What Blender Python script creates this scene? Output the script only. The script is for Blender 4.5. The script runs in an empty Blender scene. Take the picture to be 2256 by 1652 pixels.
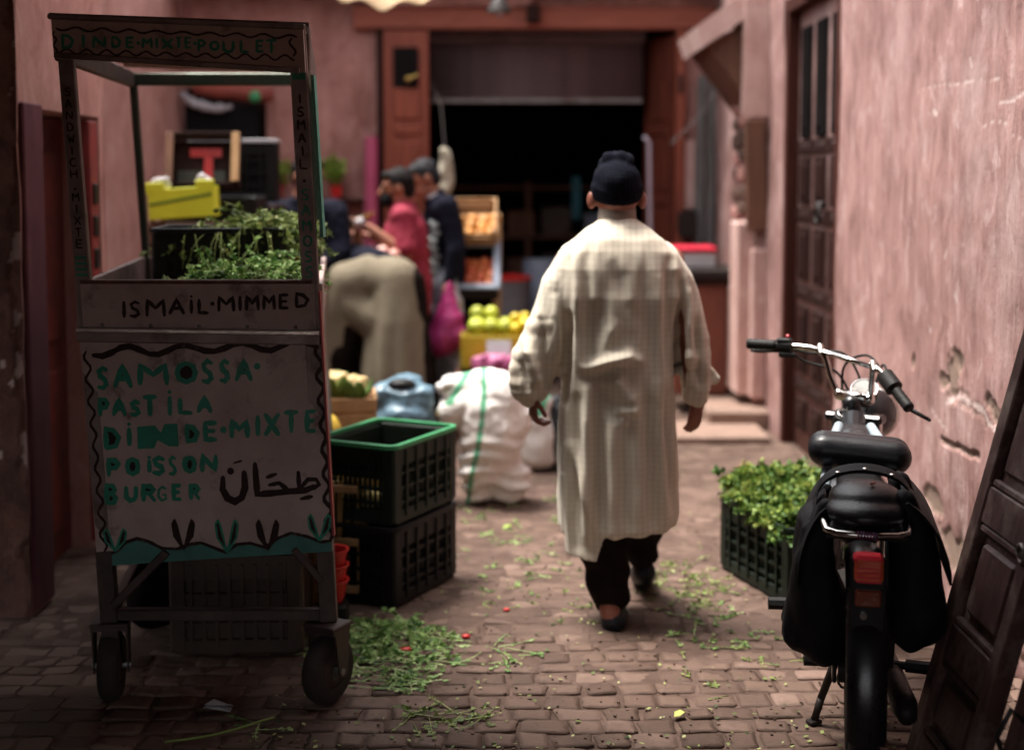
import bpy, bmesh, math, random
from mathutils import Vector as V, Matrix, noise, Euler

# ------------------------------------------------------------------ camera, sky, sun, exposure
scene = bpy.context.scene
COL = scene.collection
R = math.radians
cd = bpy.data.cameras.new('camera')
cam = bpy.data.objects.new('camera', cd)
COL.objects.link(cam)
cam.location = (0, 0, 1.6)
cam.rotation_euler = (R(90 - 4.5), 0, 0)
cd.sensor_width = 36
cd.lens = 3000 / 2256 * 36
cd.shift_y = -0.0886
cd.clip_start = 0.05
cd.clip_end = 500
cd.dof.use_dof = True
cd.dof.focus_distance = 3.85
cd.dof.aperture_fstop = 1.3
scene.camera = cam

SUN_EL, SUN_AZ = 72, -72          # soft sun above the alley, from the left
world = bpy.data.worlds.new('World')
scene.world = world
world.use_nodes = True
wn = world.node_tree
wn.nodes.clear()
sky = wn.nodes.new('ShaderNodeTexSky')
sky.sky_type = 'NISHITA'
sky.sun_disc = False
sky.sun_elevation = R(SUN_EL)
sky.sun_rotation = R(SUN_AZ)
sky.dust_density = 4
sky.ozone_density = 0.6
hs = wn.nodes.new('ShaderNodeHueSaturation')
hs.inputs['Saturation'].default_value = 0.12
bg = wn.nodes.new('ShaderNodeBackground')
bg.inputs['Strength'].default_value = 0.1
wo = wn.nodes.new('ShaderNodeOutputWorld')
wn.links.new(sky.outputs[0], hs.inputs['Color'])
wn.links.new(hs.outputs[0], bg.inputs['Color'])
wn.links.new(bg.outputs[0], wo.inputs['Surface'])

sd = bpy.data.lights.new('sun', 'SUN')
sd.energy = 1.5
sd.angle = R(18)
sd.color = (1.0, 0.93, 0.84)
sun = bpy.data.objects.new('sun', sd)
COL.objects.link(sun)
# direction towards the sun: azimuth measured from +Y towards +X
_az, _el = R(SUN_AZ), R(SUN_EL)
sun_dir = V((math.sin(_az) * math.cos(_el), math.cos(_az) * math.cos(_el), math.sin(_el)))
sun.rotation_euler = sun_dir.to_track_quat('Z', 'Y').to_euler()
sun.location = (0, 6, 12)

scene.view_settings.view_transform = 'Standard'
scene.view_settings.look = 'None'
scene.view_settings.exposure = 2.35
scene.view_settings.gamma = 1
scene.view_settings.use_curve_mapping = False
scene.render.engine = 'CYCLES'
scene.cycles.use_denoising = True
scene.cycles.max_bounces = 8
scene.cycles.diffuse_bounces = 5
scene.cycles.glossy_bounces = 3
scene.cycles.transmission_bounces = 3
scene.cycles.caustics_reflective = False
scene.cycles.caustics_refractive = False

# ------------------------------------------------------------------ helpers
def lerp(a, b, t):
    return a + (b - a) * t

class MB:
    """collects shapes; build() links them as ONE mesh object (world coordinates in, local out)"""
    def __init__(s):
        s.v = []; s.f = []; s.t = []; s.tint = 0.5; s.m = []; s.mi = 0
    def add(s, vs, fs):
        o = len(s.v)
        s.v.extend(V(p) for p in vs)
        s.t.extend([s.tint] * len(vs))
        s.f.extend([tuple(i + o for i in f) for f in fs])
        s.m.extend([s.mi] * len(fs))
        return s
    def box(s, c, sz, rot=None, b=0.0):
        hx, hy, hz = sz[0] / 2, sz[1] / 2, sz[2] / 2
        c = V(c)
        if b <= 0:
            vs = [V((x * hx, y * hy, z * hz)) for x in (-1, 1) for y in (-1, 1) for z in (-1, 1)]
            fs = [(0, 1, 3, 2), (4, 6, 7, 5), (0, 4, 5, 1), (2, 3, 7, 6), (0, 2, 6, 4), (1, 5, 7, 3)]
        else:
            b = min(b, hx * .9, hy * .9, hz * .9)
            vs = []; idx = {}
            for x in (-1, 1):
                for y in (-1, 1):
                    for z in (-1, 1):
                        idx[x, y, z] = len(vs)
                        vs += [V((x * hx, y * (hy - b), z * (hz - b))), V((x * (hx - b), y * hy, z * (hz - b))), V((x * (hx - b), y * (hy - b), z * hz))]
            fs = []
            q = ((-1, -1), (1, -1), (1, 1), (-1, 1))
            for sgn in (-1, 1):
                fs.append(tuple(idx[sgn, a, d] for a, d in q))
                fs.append(tuple(idx[a, sgn, d] + 1 for a, d in q))
                fs.append(tuple(idx[a, d, sgn] + 2 for a, d in q))
            for a in (-1, 1):
                for d in (-1, 1):
                    fs.append((idx[a, d, -1], idx[a, d, 1], idx[a, d, 1] + 1, idx[a, d, -1] + 1))
                    fs.append((idx[a, -1, d], idx[a, 1, d], idx[a, 1, d] + 2, idx[a, -1, d] + 2))
                    fs.append((idx[-1, a, d] + 1, idx[1, a, d] + 1, idx[1, a, d] + 2, idx[-1, a, d] + 2))
            for k in idx.values():
                fs.append((k, k + 1, k + 2))
        if rot is not None:
            vs = [rot @ p for p in vs]
        return s.add([p + c for p in vs], fs)
    def bar(s, p0, p1, w, h, up=(0, 0, 1), b=0.0):
        p0, p1 = V(p0), V(p1)
        d = p1 - p0
        L = d.length
        y = d.normalized()
        x = y.cross(V(up))
        if x.length < 1e-4:
            x = y.cross(V((0, 1, 0)))
        x.normalize()
        z = x.cross(y)
        rot = Matrix((x, y, z)).transposed()
        return s.box((p0 + p1) / 2, (w, L, h), rot, b)
    def tube(s, pts, r, n=8, caps=True):
        pts = [V(p) for p in pts]
        k = len(pts)
        rs = r if isinstance(r, (list, tuple)) else [r] * k
        t0 = (pts[1] - pts[0]).normalized()
        a = t0.orthogonal().normalized()
        vs = []
        for i, p in enumerate(pts):
            t = (pts[min(i + 1, k - 1)] - pts[max(i - 1, 0)]).normalized()
            a = (a - t * a.dot(t))
            if a.length < 1e-5:
                a = t.orthogonal()
            a.normalize()
            bb = t.cross(a)
            for j in range(n):
                g = 2 * math.pi * j / n
                vs.append(p + (a * math.cos(g) + bb * math.sin(g)) * rs[i])
        fs = [(i * n + j, i * n + (j + 1) % n, (i + 1) * n + (j + 1) % n, (i + 1) * n + j) for i in range(k - 1) for j in range(n)]
        if caps:
            fs.append(tuple(range(n))[::-1]); fs.append(tuple(range((k - 1) * n, k * n)))
        return s.add(vs, fs)
    def ell(s, c, r, n=16, m=10, rot=None):
        if not isinstance(r, (list, tuple)):
            r = (r, r, r)
        c = V(c)
        vs = [V((0, 0, r[2]))]
        for i in range(1, m):
            a = math.pi * i / m
            for j in range(n):
                g = 2 * math.pi * j / n
                vs.append(V((r[0] * math.sin(a) * math.cos(g), r[1] * math.sin(a) * math.sin(g), r[2] * math.cos(a))))
        vs.append(V((0, 0, -r[2])))
        e = len(vs) - 1
        fs = [(0, 1 + j, 1 + (j + 1) % n) for j in range(n)]
        for i in range(m - 2):
            for j in range(n):
                fs.append((1 + i * n + j, 1 + (i + 1) * n + j, 1 + (i + 1) * n + (j + 1) % n, 1 + i * n + (j + 1) % n))
        fs += [(e, e - n + (j + 1) % n, e - n + j) for j in range(n)]
        if rot is not None:
            vs = [rot @ p for p in vs]
        return s.add([p + c for p in vs], fs)
    def cap(s, a, b, ra, rb, n=12):
        a, b = V(a), V(b)
        s.tube([a, b], [ra, rb], n)
        s.ell(a, ra, n, 8); s.ell(b, rb, n, 8)
        return s
    def chain(s, pts, rs, n=12):
        for i in range(len(pts) - 1):
            s.cap(pts[i], pts[i + 1], rs[i], rs[i + 1], n)
        return s
    def lathe(s, prof, c, n=24, rot=None, caps=True):
        c = V(c); vs = []
        for r, z in prof:
            for j in range(n):
                g = 2 * math.pi * j / n
                p = V((r * math.cos(g), r * math.sin(g), z))
                vs.append((rot @ p if rot is not None else p) + c)
        k = len(prof)
        fs = [(i * n + j, i * n + (j + 1) % n, (i + 1) * n + (j + 1) % n, (i + 1) * n + j) for i in range(k - 1) for j in range(n)]
        if caps:
            fs.append(tuple(range(n))[::-1]); fs.append(tuple(range((k - 1) * n, k * n)))
        return s.add(vs, fs)
    def loft(s, rings, caps=True):
        n = len(rings[0]); vs = [p for r in rings for p in r]; k = len(rings)
        fs = [(i * n + j, i * n + (j + 1) % n, (i + 1) * n + (j + 1) % n, (i + 1) * n + j) for i in range(k - 1) for j in range(n)]
        if caps:
            fs.append(tuple(range(n))[::-1]); fs.append(tuple(range((k - 1) * n, k * n)))
        return s.add(vs, fs)
    def prism(s, pts, off):
        pts = [V(p) for p in pts]; off = V(off); n = len(pts)
        fs = [tuple(range(n)), tuple(range(2 * n - 1, n - 1, -1))] + [(i, (i + 1) % n, n + (i + 1) % n, n + i) for i in range(n)]
        return s.add(pts + [p + off for p in pts], fs)
    def mesh(s, name, origin=(0, 0, 0), recalc=True, smooth=False):
        me = bpy.data.meshes.new(name)
        o = V(origin)
        me.from_pydata([p - o for p in s.v], [], s.f)
        at = me.attributes.new('tint', 'FLOAT', 'POINT')
        at.data.foreach_set('value', s.t)
        if any(s.m):
            me.polygons.foreach_set('material_index', s.m)
        if recalc:
            bm = bmesh.new(); bm.from_mesh(me)
            bmesh.ops.recalc_face_normals(bm, faces=bm.faces)
            bm.to_mesh(me); bm.free()
        if smooth:
            if smooth is True:
                me.polygons.foreach_set('use_smooth', [True] * len(me.polygons))
            else:
                me.polygons.foreach_set('use_smooth', [True] * len(me.polygons))
                me.set_sharp_from_angle(angle=R(smooth))
        me.update()
        return me
    def build(s, name, mat, parent=None, smooth=False, recalc=True, origin=None):
        org = origin if origin is not None else root_loc(parent)
        me = s.mesh(name, org, recalc, smooth)
        return link(name, me, mat, parent, origin)

def root_loc(o):
    p = V((0, 0, 0))
    while o is not None:
        p = p + o.location; o = o.parent
    return p

def link(name, me, mat, parent=None, origin=None):
    for m in (mat if isinstance(mat, (list, tuple)) else [mat]):
        if len(me.materials) < 8:
            me.materials.append(m)
    ob = bpy.data.objects.new(name, me)
    COL.objects.link(ob)
    if origin is not None:
        ob.location = V(origin) - root_loc(parent)
    ob.parent = parent
    return ob

def tag(o, label=None, cat=None, group=None, kind=None):
    if label: o['label'] = label
    if cat: o['category'] = cat
    if group: o['group'] = group
    if kind: o['kind'] = kind
    return o

def thing(name, loc, label, cat, group=None):
    o = bpy.data.objects.new(name, None)
    o.empty_display_size = .1
    COL.objects.link(o)
    o.location = loc
    return tag(o, label, cat, group)

def copy_tree(o, parent=None):
    c = o.copy(); COL.objects.link(c); c.parent = parent
    for ch in list(o.children):
        copy_tree(ch, c)
    return c

def remeshed(mb, voxel=.012, smooth=3, disp=None):
    """one continuous surface from overlapping closed shapes"""
    me = mb.mesh('tmp_shape')
    ob = bpy.data.objects.new('tmp_shape', me); COL.objects.link(ob)
    m = ob.modifiers.new('r', 'REMESH'); m.mode = 'VOXEL'; m.voxel_size = voxel
    if smooth:
        q = ob.modifiers.new('s', 'SMOOTH'); q.iterations = smooth; q.factor = .5
    dg = bpy.context.evaluated_depsgraph_get()
    out = bpy.data.meshes.new_from_object(ob.evaluated_get(dg))
    bpy.data.objects.remove(ob); bpy.data.meshes.remove(me)
    if disp:
        nr = [v.normal.copy() for v in out.vertices]
        for v, n in zip(out.vertices, nr):
            v.co = v.co + disp(v.co, n)
    out.polygons.foreach_set('use_smooth', [True] * len(out.polygons))
    return out

def organic(name, mb, mat, parent, voxel=.012, smooth=3, disp=None, attr=None):
    me = remeshed(mb, voxel, smooth, disp)
    me.name = name
    at = me.attributes.new('tint', 'FLOAT', 'POINT')
    if attr:
        at.data.foreach_set('value', [attr(v.co) for v in me.vertices])
    o = root_loc(parent)
    for v in me.vertices:
        v.co -= o
    me.update()
    return link(name, me, mat, parent)

def rotz(a): return Matrix.Rotation(a, 3, 'Z')
def rotx(a): return Matrix.Rotation(a, 3, 'X')
def roty(a): return Matrix.Rotation(a, 3, 'Y')

# ------------------------------------------------------------------ materials
def mat(name, c1, c2=None, scale=6.0, stretch=(1, 1, 1), rough=.75, metal=0.0, bump=.25, bscale=60.0, bdist=.004, c3=None, scale3=1.5,
        r3=(.5, .7), spec=.4, coat=0.0, tint=None, detail=6, sheen=0, emit=None, bstretch=None, rvar=.15, r1=(.3, .7), translucent=0, vary=0, world=False):
    m = bpy.data.materials.new(name); m.use_nodes = True
    nt = m.node_tree; N = nt.nodes; L = nt.links
    b = N['Principled BSDF']
    b.inputs['Roughness'].default_value = rough
    b.inputs['Metallic'].default_value = metal
    b.inputs['Specular IOR Level'].default_value = spec
    if coat: b.inputs['Coat Weight'].default_value = coat; b.inputs['Coat Roughness'].default_value = .25
    if sheen: b.inputs['Sheen Weight'].default_value = sheen
    tc = N.new('ShaderNodeTexCoord')
    src = N.new('ShaderNodeNewGeometry').outputs['Position'] if world else tc.outputs['Object']
    mp = N.new('ShaderNodeMapping'); mp.inputs['Scale'].default_value = stretch
    L.new(src, mp.inputs['Vector'])
    n1 = N.new('ShaderNodeTexNoise'); n1.inputs['Scale'].default_value = scale; n1.inputs['Detail'].default_value = detail; n1.inputs['Roughness'].default_value = .6
    L.new(mp.outputs[0], n1.inputs['Vector'])
    r = N.new('ShaderNodeMapRange'); r.inputs[1].default_value = r1[0]; r.inputs[2].default_value = r1[1]
    L.new(n1.outputs['Fac'], r.inputs[0])
    mx = N.new('ShaderNodeMix'); mx.data_type = 'RGBA'
    L.new(r.outputs[0], mx.inputs[0])
    mx.inputs[6].default_value = (*c1, 1); mx.inputs[7].default_value = (*(c2 or [x * .7 for x in c1]), 1)
    out = mx.outputs[2]
    if tint:                                   # list of (position, colour) read from the 'tint' attribute
        at = N.new('ShaderNodeAttribute'); at.attribute_name = 'tint'
        cr = N.new('ShaderNodeValToRGB'); e = cr.color_ramp.elements
        while len(e) < len(tint): e.new(.5)
        for k, (p, c) in enumerate(tint):
            e[k].position = p; e[k].color = (*c, 1)
        L.new(at.outputs['Fac'], cr.inputs[0])
        mt = N.new('ShaderNodeMix'); mt.data_type = 'RGBA'; mt.blend_type = 'MULTIPLY'; mt.inputs[0].default_value = .6
        L.new(cr.outputs[0], mt.inputs[6])
        dv = N.new('ShaderNodeMapRange'); dv.inputs[3].default_value = .55; dv.inputs[4].default_value = 1.3
        L.new(n1.outputs['Fac'], dv.inputs[0]); L.new(dv.outputs[0], mt.inputs[7])
        out = mt.outputs[2]
    if c3:
        n3 = N.new('ShaderNodeTexNoise'); n3.inputs['Scale'].default_value = scale3; n3.inputs['Detail'].default_value = 8; n3.inputs['Roughness'].default_value = .65
        L.new(src, n3.inputs['Vector'])
        r_ = N.new('ShaderNodeMapRange'); r_.inputs[1].default_value = r3[0]; r_.inputs[2].default_value = r3[1]
        L.new(n3.outputs['Fac'], r_.inputs[0])
        m3 = N.new('ShaderNodeMix'); m3.data_type = 'RGBA'
        L.new(r_.outputs[0], m3.inputs[0]); L.new(out, m3.inputs[6]); m3.inputs[7].default_value = (*c3, 1)
        out = m3.outputs[2]
    if vary:
        oi = N.new('ShaderNodeObjectInfo')
        vr = N.new('ShaderNodeMapRange'); vr.inputs[3].default_value = 1 - vary; vr.inputs[4].default_value = 1 + vary
        L.new(oi.outputs['Random'], vr.inputs[0])
        mv = N.new('ShaderNodeMix'); mv.data_type = 'RGBA'; mv.blend_type = 'MULTIPLY'; mv.inputs[0].default_value = 1
        L.new(out, mv.inputs[6]); L.new(vr.outputs[0], mv.inputs[7])
        out = mv.outputs[2]
    L.new(out, b.inputs['Base Color'])
    if bump:
        mp2 = N.new('ShaderNodeMapping'); mp2.inputs['Scale'].default_value = bstretch or stretch
        L.new(src, mp2.inputs['Vector'])
        n2 = N.new('ShaderNodeTexNoise'); n2.inputs['Scale'].default_value = bscale; n2.inputs['Detail'].default_value = 5
        L.new(mp2.outputs[0], n2.inputs['Vector'])
        bp = N.new('ShaderNodeBump'); bp.inputs['Strength'].default_value = bump; bp.inputs['Distance'].default_value = bdist
        L.new(n2.outputs['Fac'], bp.inputs['Height']); L.new(bp.outputs[0], b.inputs['Normal'])
        rr = N.new('ShaderNodeMapRange'); rr.inputs[3].default_value = max(0, rough - rvar); rr.inputs[4].default_value = min(1, rough + rvar)
        L.new(n1.outputs['Fac'], rr.inputs[0]); L.new(rr.outputs[0], b.inputs['Roughness'])
    if translucent:
        tr = N.new('ShaderNodeBsdfTranslucent'); ms = N.new('ShaderNodeMixShader'); ms.inputs[0].default_value = translucent
        L.new(out, tr.inputs['Color']); L.new(b.outputs[0], ms.inputs[1]); L.new(tr.outputs[0], ms.inputs[2])
        L.new(ms.outputs[0], N['Material Output'].inputs['Surface'])
    if emit:
        b.inputs['Emission Color'].default_value = (*emit[:3], 1); b.inputs['Emission Strength'].default_value = emit[3]
    return m

def plaster(name, c1, c2, dark, streak=True, light=None):
    """hand-trowelled pink lime plaster: vertical brush streaks, stains, pits, bare patches from the 'tint' attribute"""
    m = bpy.data.materials.new(name); m.use_nodes = True
    nt = m.node_tree; N = nt.nodes; L = nt.links
    b = N['Principled BSDF']; b.inputs['Roughness'].default_value = .85; b.inputs['Specular IOR Level'].default_value = .25
    tc = N.new('ShaderNodeTexCoord')
    def noise_(scale, st, detail=6, rough=.6, dist=0):
        mp = N.new('ShaderNodeMapping'); mp.inputs['Scale'].default_value = st
        L.new(tc.outputs['Object'], mp.inputs['Vector'])
        n = N.new('ShaderNodeTexNoise'); n.inputs['Scale'].default_value = scale; n.inputs['Detail'].default_value = detail
        n.inputs['Roughness'].default_value = rough; n.inputs['Distortion'].default_value = dist
        L.new(mp.outputs[0], n.inputs['Vector'])
        return n.outputs['Fac']
    def rng(s, a, bb, c=0., d=1.):
        r = N.new('ShaderNodeMapRange'); r.inputs[1].default_value = a; r.inputs[2].default_value = bb; r.inputs[3].default_value = c; r.inputs[4].default_value = d
        L.new(s, r.inputs[0]); return r.outputs[0]
    def mix(f, a, c):
        x = N.new('ShaderNodeMix'); x.data_type = 'RGBA'
        L.new(f, x.inputs[0])
        for i, q in ((6, a), (7, c)):
            if isinstance(q, tuple): x.inputs[i].default_value = (*q, 1)
            else: L.new(q, x.inputs[i])
        return x.outputs[2]
    st = (1, 1, .13) if streak else (1, 1, 1)
    s1 = noise_(16, st, 8, .65, .4)
    s2 = noise_(3.0, (1, 1, .5), 5)
    s3 = noise_(70, st, 4)
    s4 = noise_(1.1, (1, 1, 1), 6, .7)
    pits = noise_(120, (1, 1, .45), 3)
    s6 = noise_(7.5, (1, 1, .55), 9, .72, .8)
    col = mix(rng(s1, .3, .72), c1, c2)
    col = mix(rng(s2, .42, .72, 0, .75), col, dark)
    s5 = noise_(.55, (1, 1, .8), 7, .7, .6)
    col = mix(rng(s5, .5, .66, 0, .6), col, tuple(x * .8 + y * .2 for x, y in zip(dark, c2)))
    col = mix(rng(s6, .52, .66, 0, .7), col, dark)
    if light:
        col = mix(rng(s4, .5, .68, 0, .7), col, light)
        col = mix(rng(s6, .46, .34, 0, .8), col, light)
    col = mix(rng(s3, .58, .72, 0, .45), col, dark)
    col = mix(rng(pits, .66, .74, 0, .5), col, tuple(x * .55 for x in dark))
    at = N.new('ShaderNodeAttribute'); at.attribute_name = 'tint'
    col = mix(rng(at.outputs['Fac'], .5, 0., 0, 1), col, (.24, .17, .13))        # bare render where plaster has come away
    col = mix(rng(at.outputs['Fac'], .52, 1., 0, 1), col, (.55, .43, .40))        # fresh white scratches
    L.new(col, b.inputs['Base Color'])
    bp = N.new('ShaderNodeBump'); bp.inputs['Strength'].default_value = .75; bp.inputs['Distance'].default_value = .008
    ad = N.new('ShaderNodeMath'); ad.operation = 'ADD'
    L.new(s1, ad.inputs[0]); L.new(rng(pits, .3, .75, .25, 0), ad.inputs[1])
    L.new(ad.outputs[0], bp.inputs['Height']); L.new(bp.outputs[0], b.inputs['Normal'])
    return m

def leafmat(name, stops):
    return mat(name, (.1, .2, .03), scale=30, rough=.55, bump=.1, bscale=90, tint=stops, translucent=.22, spec=.35)
# ------------------------------------------------------------------ palette
M_right = plaster('plaster_rose', (.42, .245, .222), (.28, .152, .136), (.15, .075, .065), light=(.51, .36, .34))
M_left = plaster('plaster_pale_rose', (.56, .31, .27), (.46, .235, .2), (.3, .14, .115), light=(.58, .36, .32))
M_back = plaster('plaster_salmon', (.46, .235, .205), (.36, .17, .145), (.21, .088, .075), light=(.5, .28, .25))
M_dark = plaster('plaster_shaded_grimy', (.17, .075, .055), (.09, .045, .035), (.03, .02, .018), streak=False, light=(.22, .11, .085))  # dark tone puts shade into the plaster colour, along with grime
M_stone = mat('paving_stone', (.3, .205, .17), (.18, .125, .11), scale=14, rough=.72, bump=.6, bscale=70, bdist=.004, detail=10, spec=.15,
              tint=[(0, (.075, .047, .036)), (.3, (.115, .073, .056)), (.7, (.142, .092, .072)), (1, (.185, .122, .097))], c3=(.055, .036, .028), scale3=2.2, r3=(.5, .74), rvar=.2, world=True)
M_dirt = mat('joint_dirt', (.10, .064, .05), (.06, .038, .03), scale=14, rough=.95, bump=.5, bscale=90, spec=.15, c3=(.135, .088, .07), scale3=3, r3=(.48, .62))
M_wood_red = mat('red_stained_wood', (.27, .062, .03), (.15, .034, .02), scale=5, stretch=(6, 6, .5), rough=.6, bump=.35, bscale=30, bstretch=(8, 8, .6))
M_wood_dark = mat('dark_cedar_wood', (.03, .0105, .008), (.015, .006, .005), scale=5, stretch=(6, 6, .5), rough=.65, bump=.4, bscale=30, bstretch=(8, 8, .6), spec=.12)
M_wood_brown = mat('brown_old_wood', (.16, .07, .04), (.08, .035, .022), scale=5, stretch=(5, 5, .5), rough=.7, bump=.4, bscale=30, bstretch=(6, 6, .6))
M_iron = mat('black_iron', (.02, .019, .02), (.035, .025, .02), rough=.5, metal=.6, bump=.2)
M_black = mat('black_void_shade', (.008, .007, .007), (.014, .011, .011), rough=.95, bump=.1, spec=.02)  # near-black colour stands for shade inside openings and the shop room
M_metal_grey = mat('grey_metal', (.28, .27, .27), (.18, .16, .15), rough=.45, metal=.7, bump=.2, c3=(.12, .06, .04), scale3=5)

rng = random.Random(7)

def seg_dist(p, a, b):
    ax, ay = a; bx, by = b; px, py = p
    dx, dy = bx - ax, by - ay
    t = max(0, min(1, ((px - ax) * dx + (py - ay) * dy) / (dx * dx + dy * dy + 1e-9)))
    return math.hypot(px - ax - dx * t, py - ay - dy * t)

def poly_dist(p, pts):
    return min(seg_dist(p, pts[i], pts[i + 1]) for i in range(len(pts) - 1))

def wall_face(mb, o, u, v, nu, nv, amp=.006, fn=None):
    """a trowelled wall surface: grid o + u*s + v*t pushed along u x v"""
    o, u, v = V(o), V(u), V(v)
    n = u.cross(v).normalized()
    base = len(mb.v)
    for j in range(nv + 1):
        for i in range(nu + 1):
            p = o + u * (i / nu) + v * (j / nv)
            d = amp * (noise.noise(p * 1.3) * 1.6 + noise.noise(p * 5) * .6)
            t = .5
            if fn:
                dd, t = fn(p)
                d += dd
            mb.v.append(p + n * d); mb.t.append(t)
    for j in range(nv):
        for i in range(nu):
            a = base + j * (nu + 1) + i
            mb.f.append((a, a + 1, a + nu + 2, a + nu + 1)); mb.m.append(mb.mi)

# ------------------------------------------------------------------ ground and paving
def gz(x, y):
    """dirt level between and over the stones: joints are deeper near the camera, trodden full further on"""
    w = max(0., min(1., (y - 3.95) / .9))
    d = noise.noise(V((x * 2.3, y * 2.3, 1.7))) * .5 + noise.noise(V((x * 7, y * 7, 4))) * .25
    return -.0058 + .006 * w + d * (.0045 + .0065 * w)

gm = MB()
nx, ny = 150, 300
for j in range(ny + 1):
    for i in range(nx + 1):
        x = -2.6 + 4.4 * i / nx; y = 1.5 + 9.5 * j / ny
        gm.v.append(V((x, y, gz(x, y)))); gm.t.append(.5)
for j in range(ny):
    for i in range(nx):
        a = j * (nx + 1) + i
        gm.f.append((a, a + 1, a + nx + 2, a + nx + 1)); gm.m.append(0)
gm.add([(-60, -60, -.06), (60, -60, -.06), (60, 60, -.06), (-60, 60, -.06)], [(0, 1, 2, 3)])
ground = tag(gm.build('ground', M_dirt, recalc=False, smooth=True), kind='structure')

def stone_shape(k):
    r = random.Random(900 + k)
    hx, hy = .5, .5
    cut = .1
    pts = []
    for (cx, cy) in ((-1, -1), (1, -1), (1, 1), (-1, 1)):
        jx, jy = r.uniform(-.07, .05), r.uniform(-.07, .05)
        X, Y = cx * (hx + jx), cy * (hy + jy)
        c1, c2 = cut * r.uniform(.5, 1.6), cut * r.uniform(.5, 1.6)
        a = (X - cx * c1, Y); b = (X, Y - cy * c2)
        pts += ([a, b] if (cx * cy) < 0 else [b, a])
    # mid-edge points make the outline uneven
    out = []
    for i in range(len(pts)):
        out.append(pts[i])
        if i % 2 == 1:
            q = pts[(i + 1) % len(pts)]
            mx, my = (pts[i][0] + q[0]) / 2, (pts[i][1] + q[1]) / 2
            s = 1 + r.uniform(-.07, .03)
            out.append((mx * s, my * s))
    tilt = (r.uniform(-.006, .006), r.uniform(-.006, .006))
    rings = [(1.0, -.03), (.995, -.0036), (.972, -.001), (.6, .0003)]
    vs = []
    for s, z in rings:
        for (x, y) in out:
            zz = z + (tilt[0] * x + tilt[1] * y if z > -.01 else 0) + (r.uniform(-.0012, .0012) if z > -.004 else 0)
            vs.append((x * s, y * s, zz))
    n = len(out)
    vs.append((r.uniform(-.1, .1), r.uniform(-.1, .1), .001))
    fs = [(i * n + j, i * n + (j + 1) % n, (i + 1) * n + (j + 1) % n, (i + 1) * n + j) for i in range(3) for j in range(n)]
    fs += [(3 * n + j, 3 * n + (j + 1) % n, 4 * n) for j in range(n)]
    return vs, fs

SHAPES = [stone_shape(k) for k in range(20)]
STONE_ME = []
for k, (vs, fs) in enumerate(SHAPES):
    b_ = MB(); b_.tint = random.Random(k).random(); b_.add(vs, fs)
    me = b_.mesh('cobblestone', recalc=False, smooth=40); me.materials.append(M_stone)
    STONE_ME.append(me)
stones = []
y = 2.95; row = 0
while y < 10.4:
    dy = rng.uniform(.08, .112)
    x = -2.3 + rng.uniform(0, .1)
    while x < 1.66:
        dx = rng.uniform(.085, .15)
        cy = y + .012 * math.sin(x * 2.1 + row * .4) + .02 * x
        stones.append((x + dx / 2, cy + dy / 2, dx, dy, rng.randrange(20), rng.uniform(-.05, .05), rng.uniform(-.002, .0018)))
        x += dx
    y += dy; row += 1
def in_view(x, y):
    return y > 3.6 and abs(x) < y * 1128 / 3000 + .05 and x > -1.3
near = sorted([s for s in stones if in_view(s[0], s[1])], key=lambda s: s[1])[:300]
nearset = set(id(s) for s in near)
for s in near:
    ob = bpy.data.objects.new('cobblestone', STONE_ME[s[4]])
    COL.objects.link(ob)
    ob.location = (s[0], s[1], s[6]); ob.rotation_euler = (rng.uniform(-.018, .018), rng.uniform(-.018, .018), s[5])
    ob.scale = (s[2] - .007, s[3] - .007, 1)
    ob.parent = ground
fb = MB()
for s in stones:
    if id(s) in nearset: continue
    vs, fs = SHAPES[s[4]]
    c, q = math.cos(s[5]), math.sin(s[5])
    fb.tint = rng.random()
    fb.add([(s[0] + (c * p[0] - q * p[1]) * (s[2] - .007), s[1] + (q * p[0] + c * p[1]) * (s[3] - .007), p[2] + s[6]) for p in vs], fs)
tag(fb.build('cobblestone_paving', M_stone, ground, recalc=False, smooth=40), kind='stuff')

# ------------------------------------------------------------------ house on the right: rose wall, studded door, hood, step
rh = thing('rose_house', (1.63, 6, 0), 'rose plaster house along the right side with a studded wooden door', 'house')
CRACK = [(5.06, .759), (4.93, .806), (4.76, .794), (4.66, .797), (4.62, .763), (4.53, .746), (4.42, .70), (4.3, .68)]
SCR = [([(5.5, 1.943), (5.16, 1.945), (4.59, 1.928)], .005), ([(4.58, 1.845), (4.45, 1.851), (4.36, 1.866)], .008), ([(4.46, 1.731), (4.36, 1.727)], .005),
       ([(5.29, 1.852), (5.25, 1.84)], .013), ([(4.75, 1.77), (4.6, 1.79), (4.5, 1.77)], .004), ([(5.25, .70), (5.05, .655)], .006),
       ([(5.0, 1.18), (4.98, 1.15)], .008), ([(5.3, 1.02), (5.28, 1.0)], .008), ([(4.9, 2.02), (4.88, 1.99)], .01), ([(5.6, 1.52), (5.57, 1.5)], .006),
       ([(4.72, 1.45), (4.71, 1.41)], .005), ([(5.12, 1.3), (5.1, 1.33)], .005)]
CUT = [(5.1, .609), (4.9, .613), (4.7, .626)]
BARE = [((5.0, .86), .085, .10), ((4.93, .93), .05, .05), ((5.1, .83), .05, .03), ((4.55, .80), .05, .04), ((5.5, .86), .03, .03), ((5.2, .35), .12, .06),
        ((4.95, .22), .2, .08), ((5.55, .18), .25, .1), ((4.62, .835), .035, .03), ((4.45, .1), .3, .09), ((5.95, .1), .3, .08)]
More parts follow.
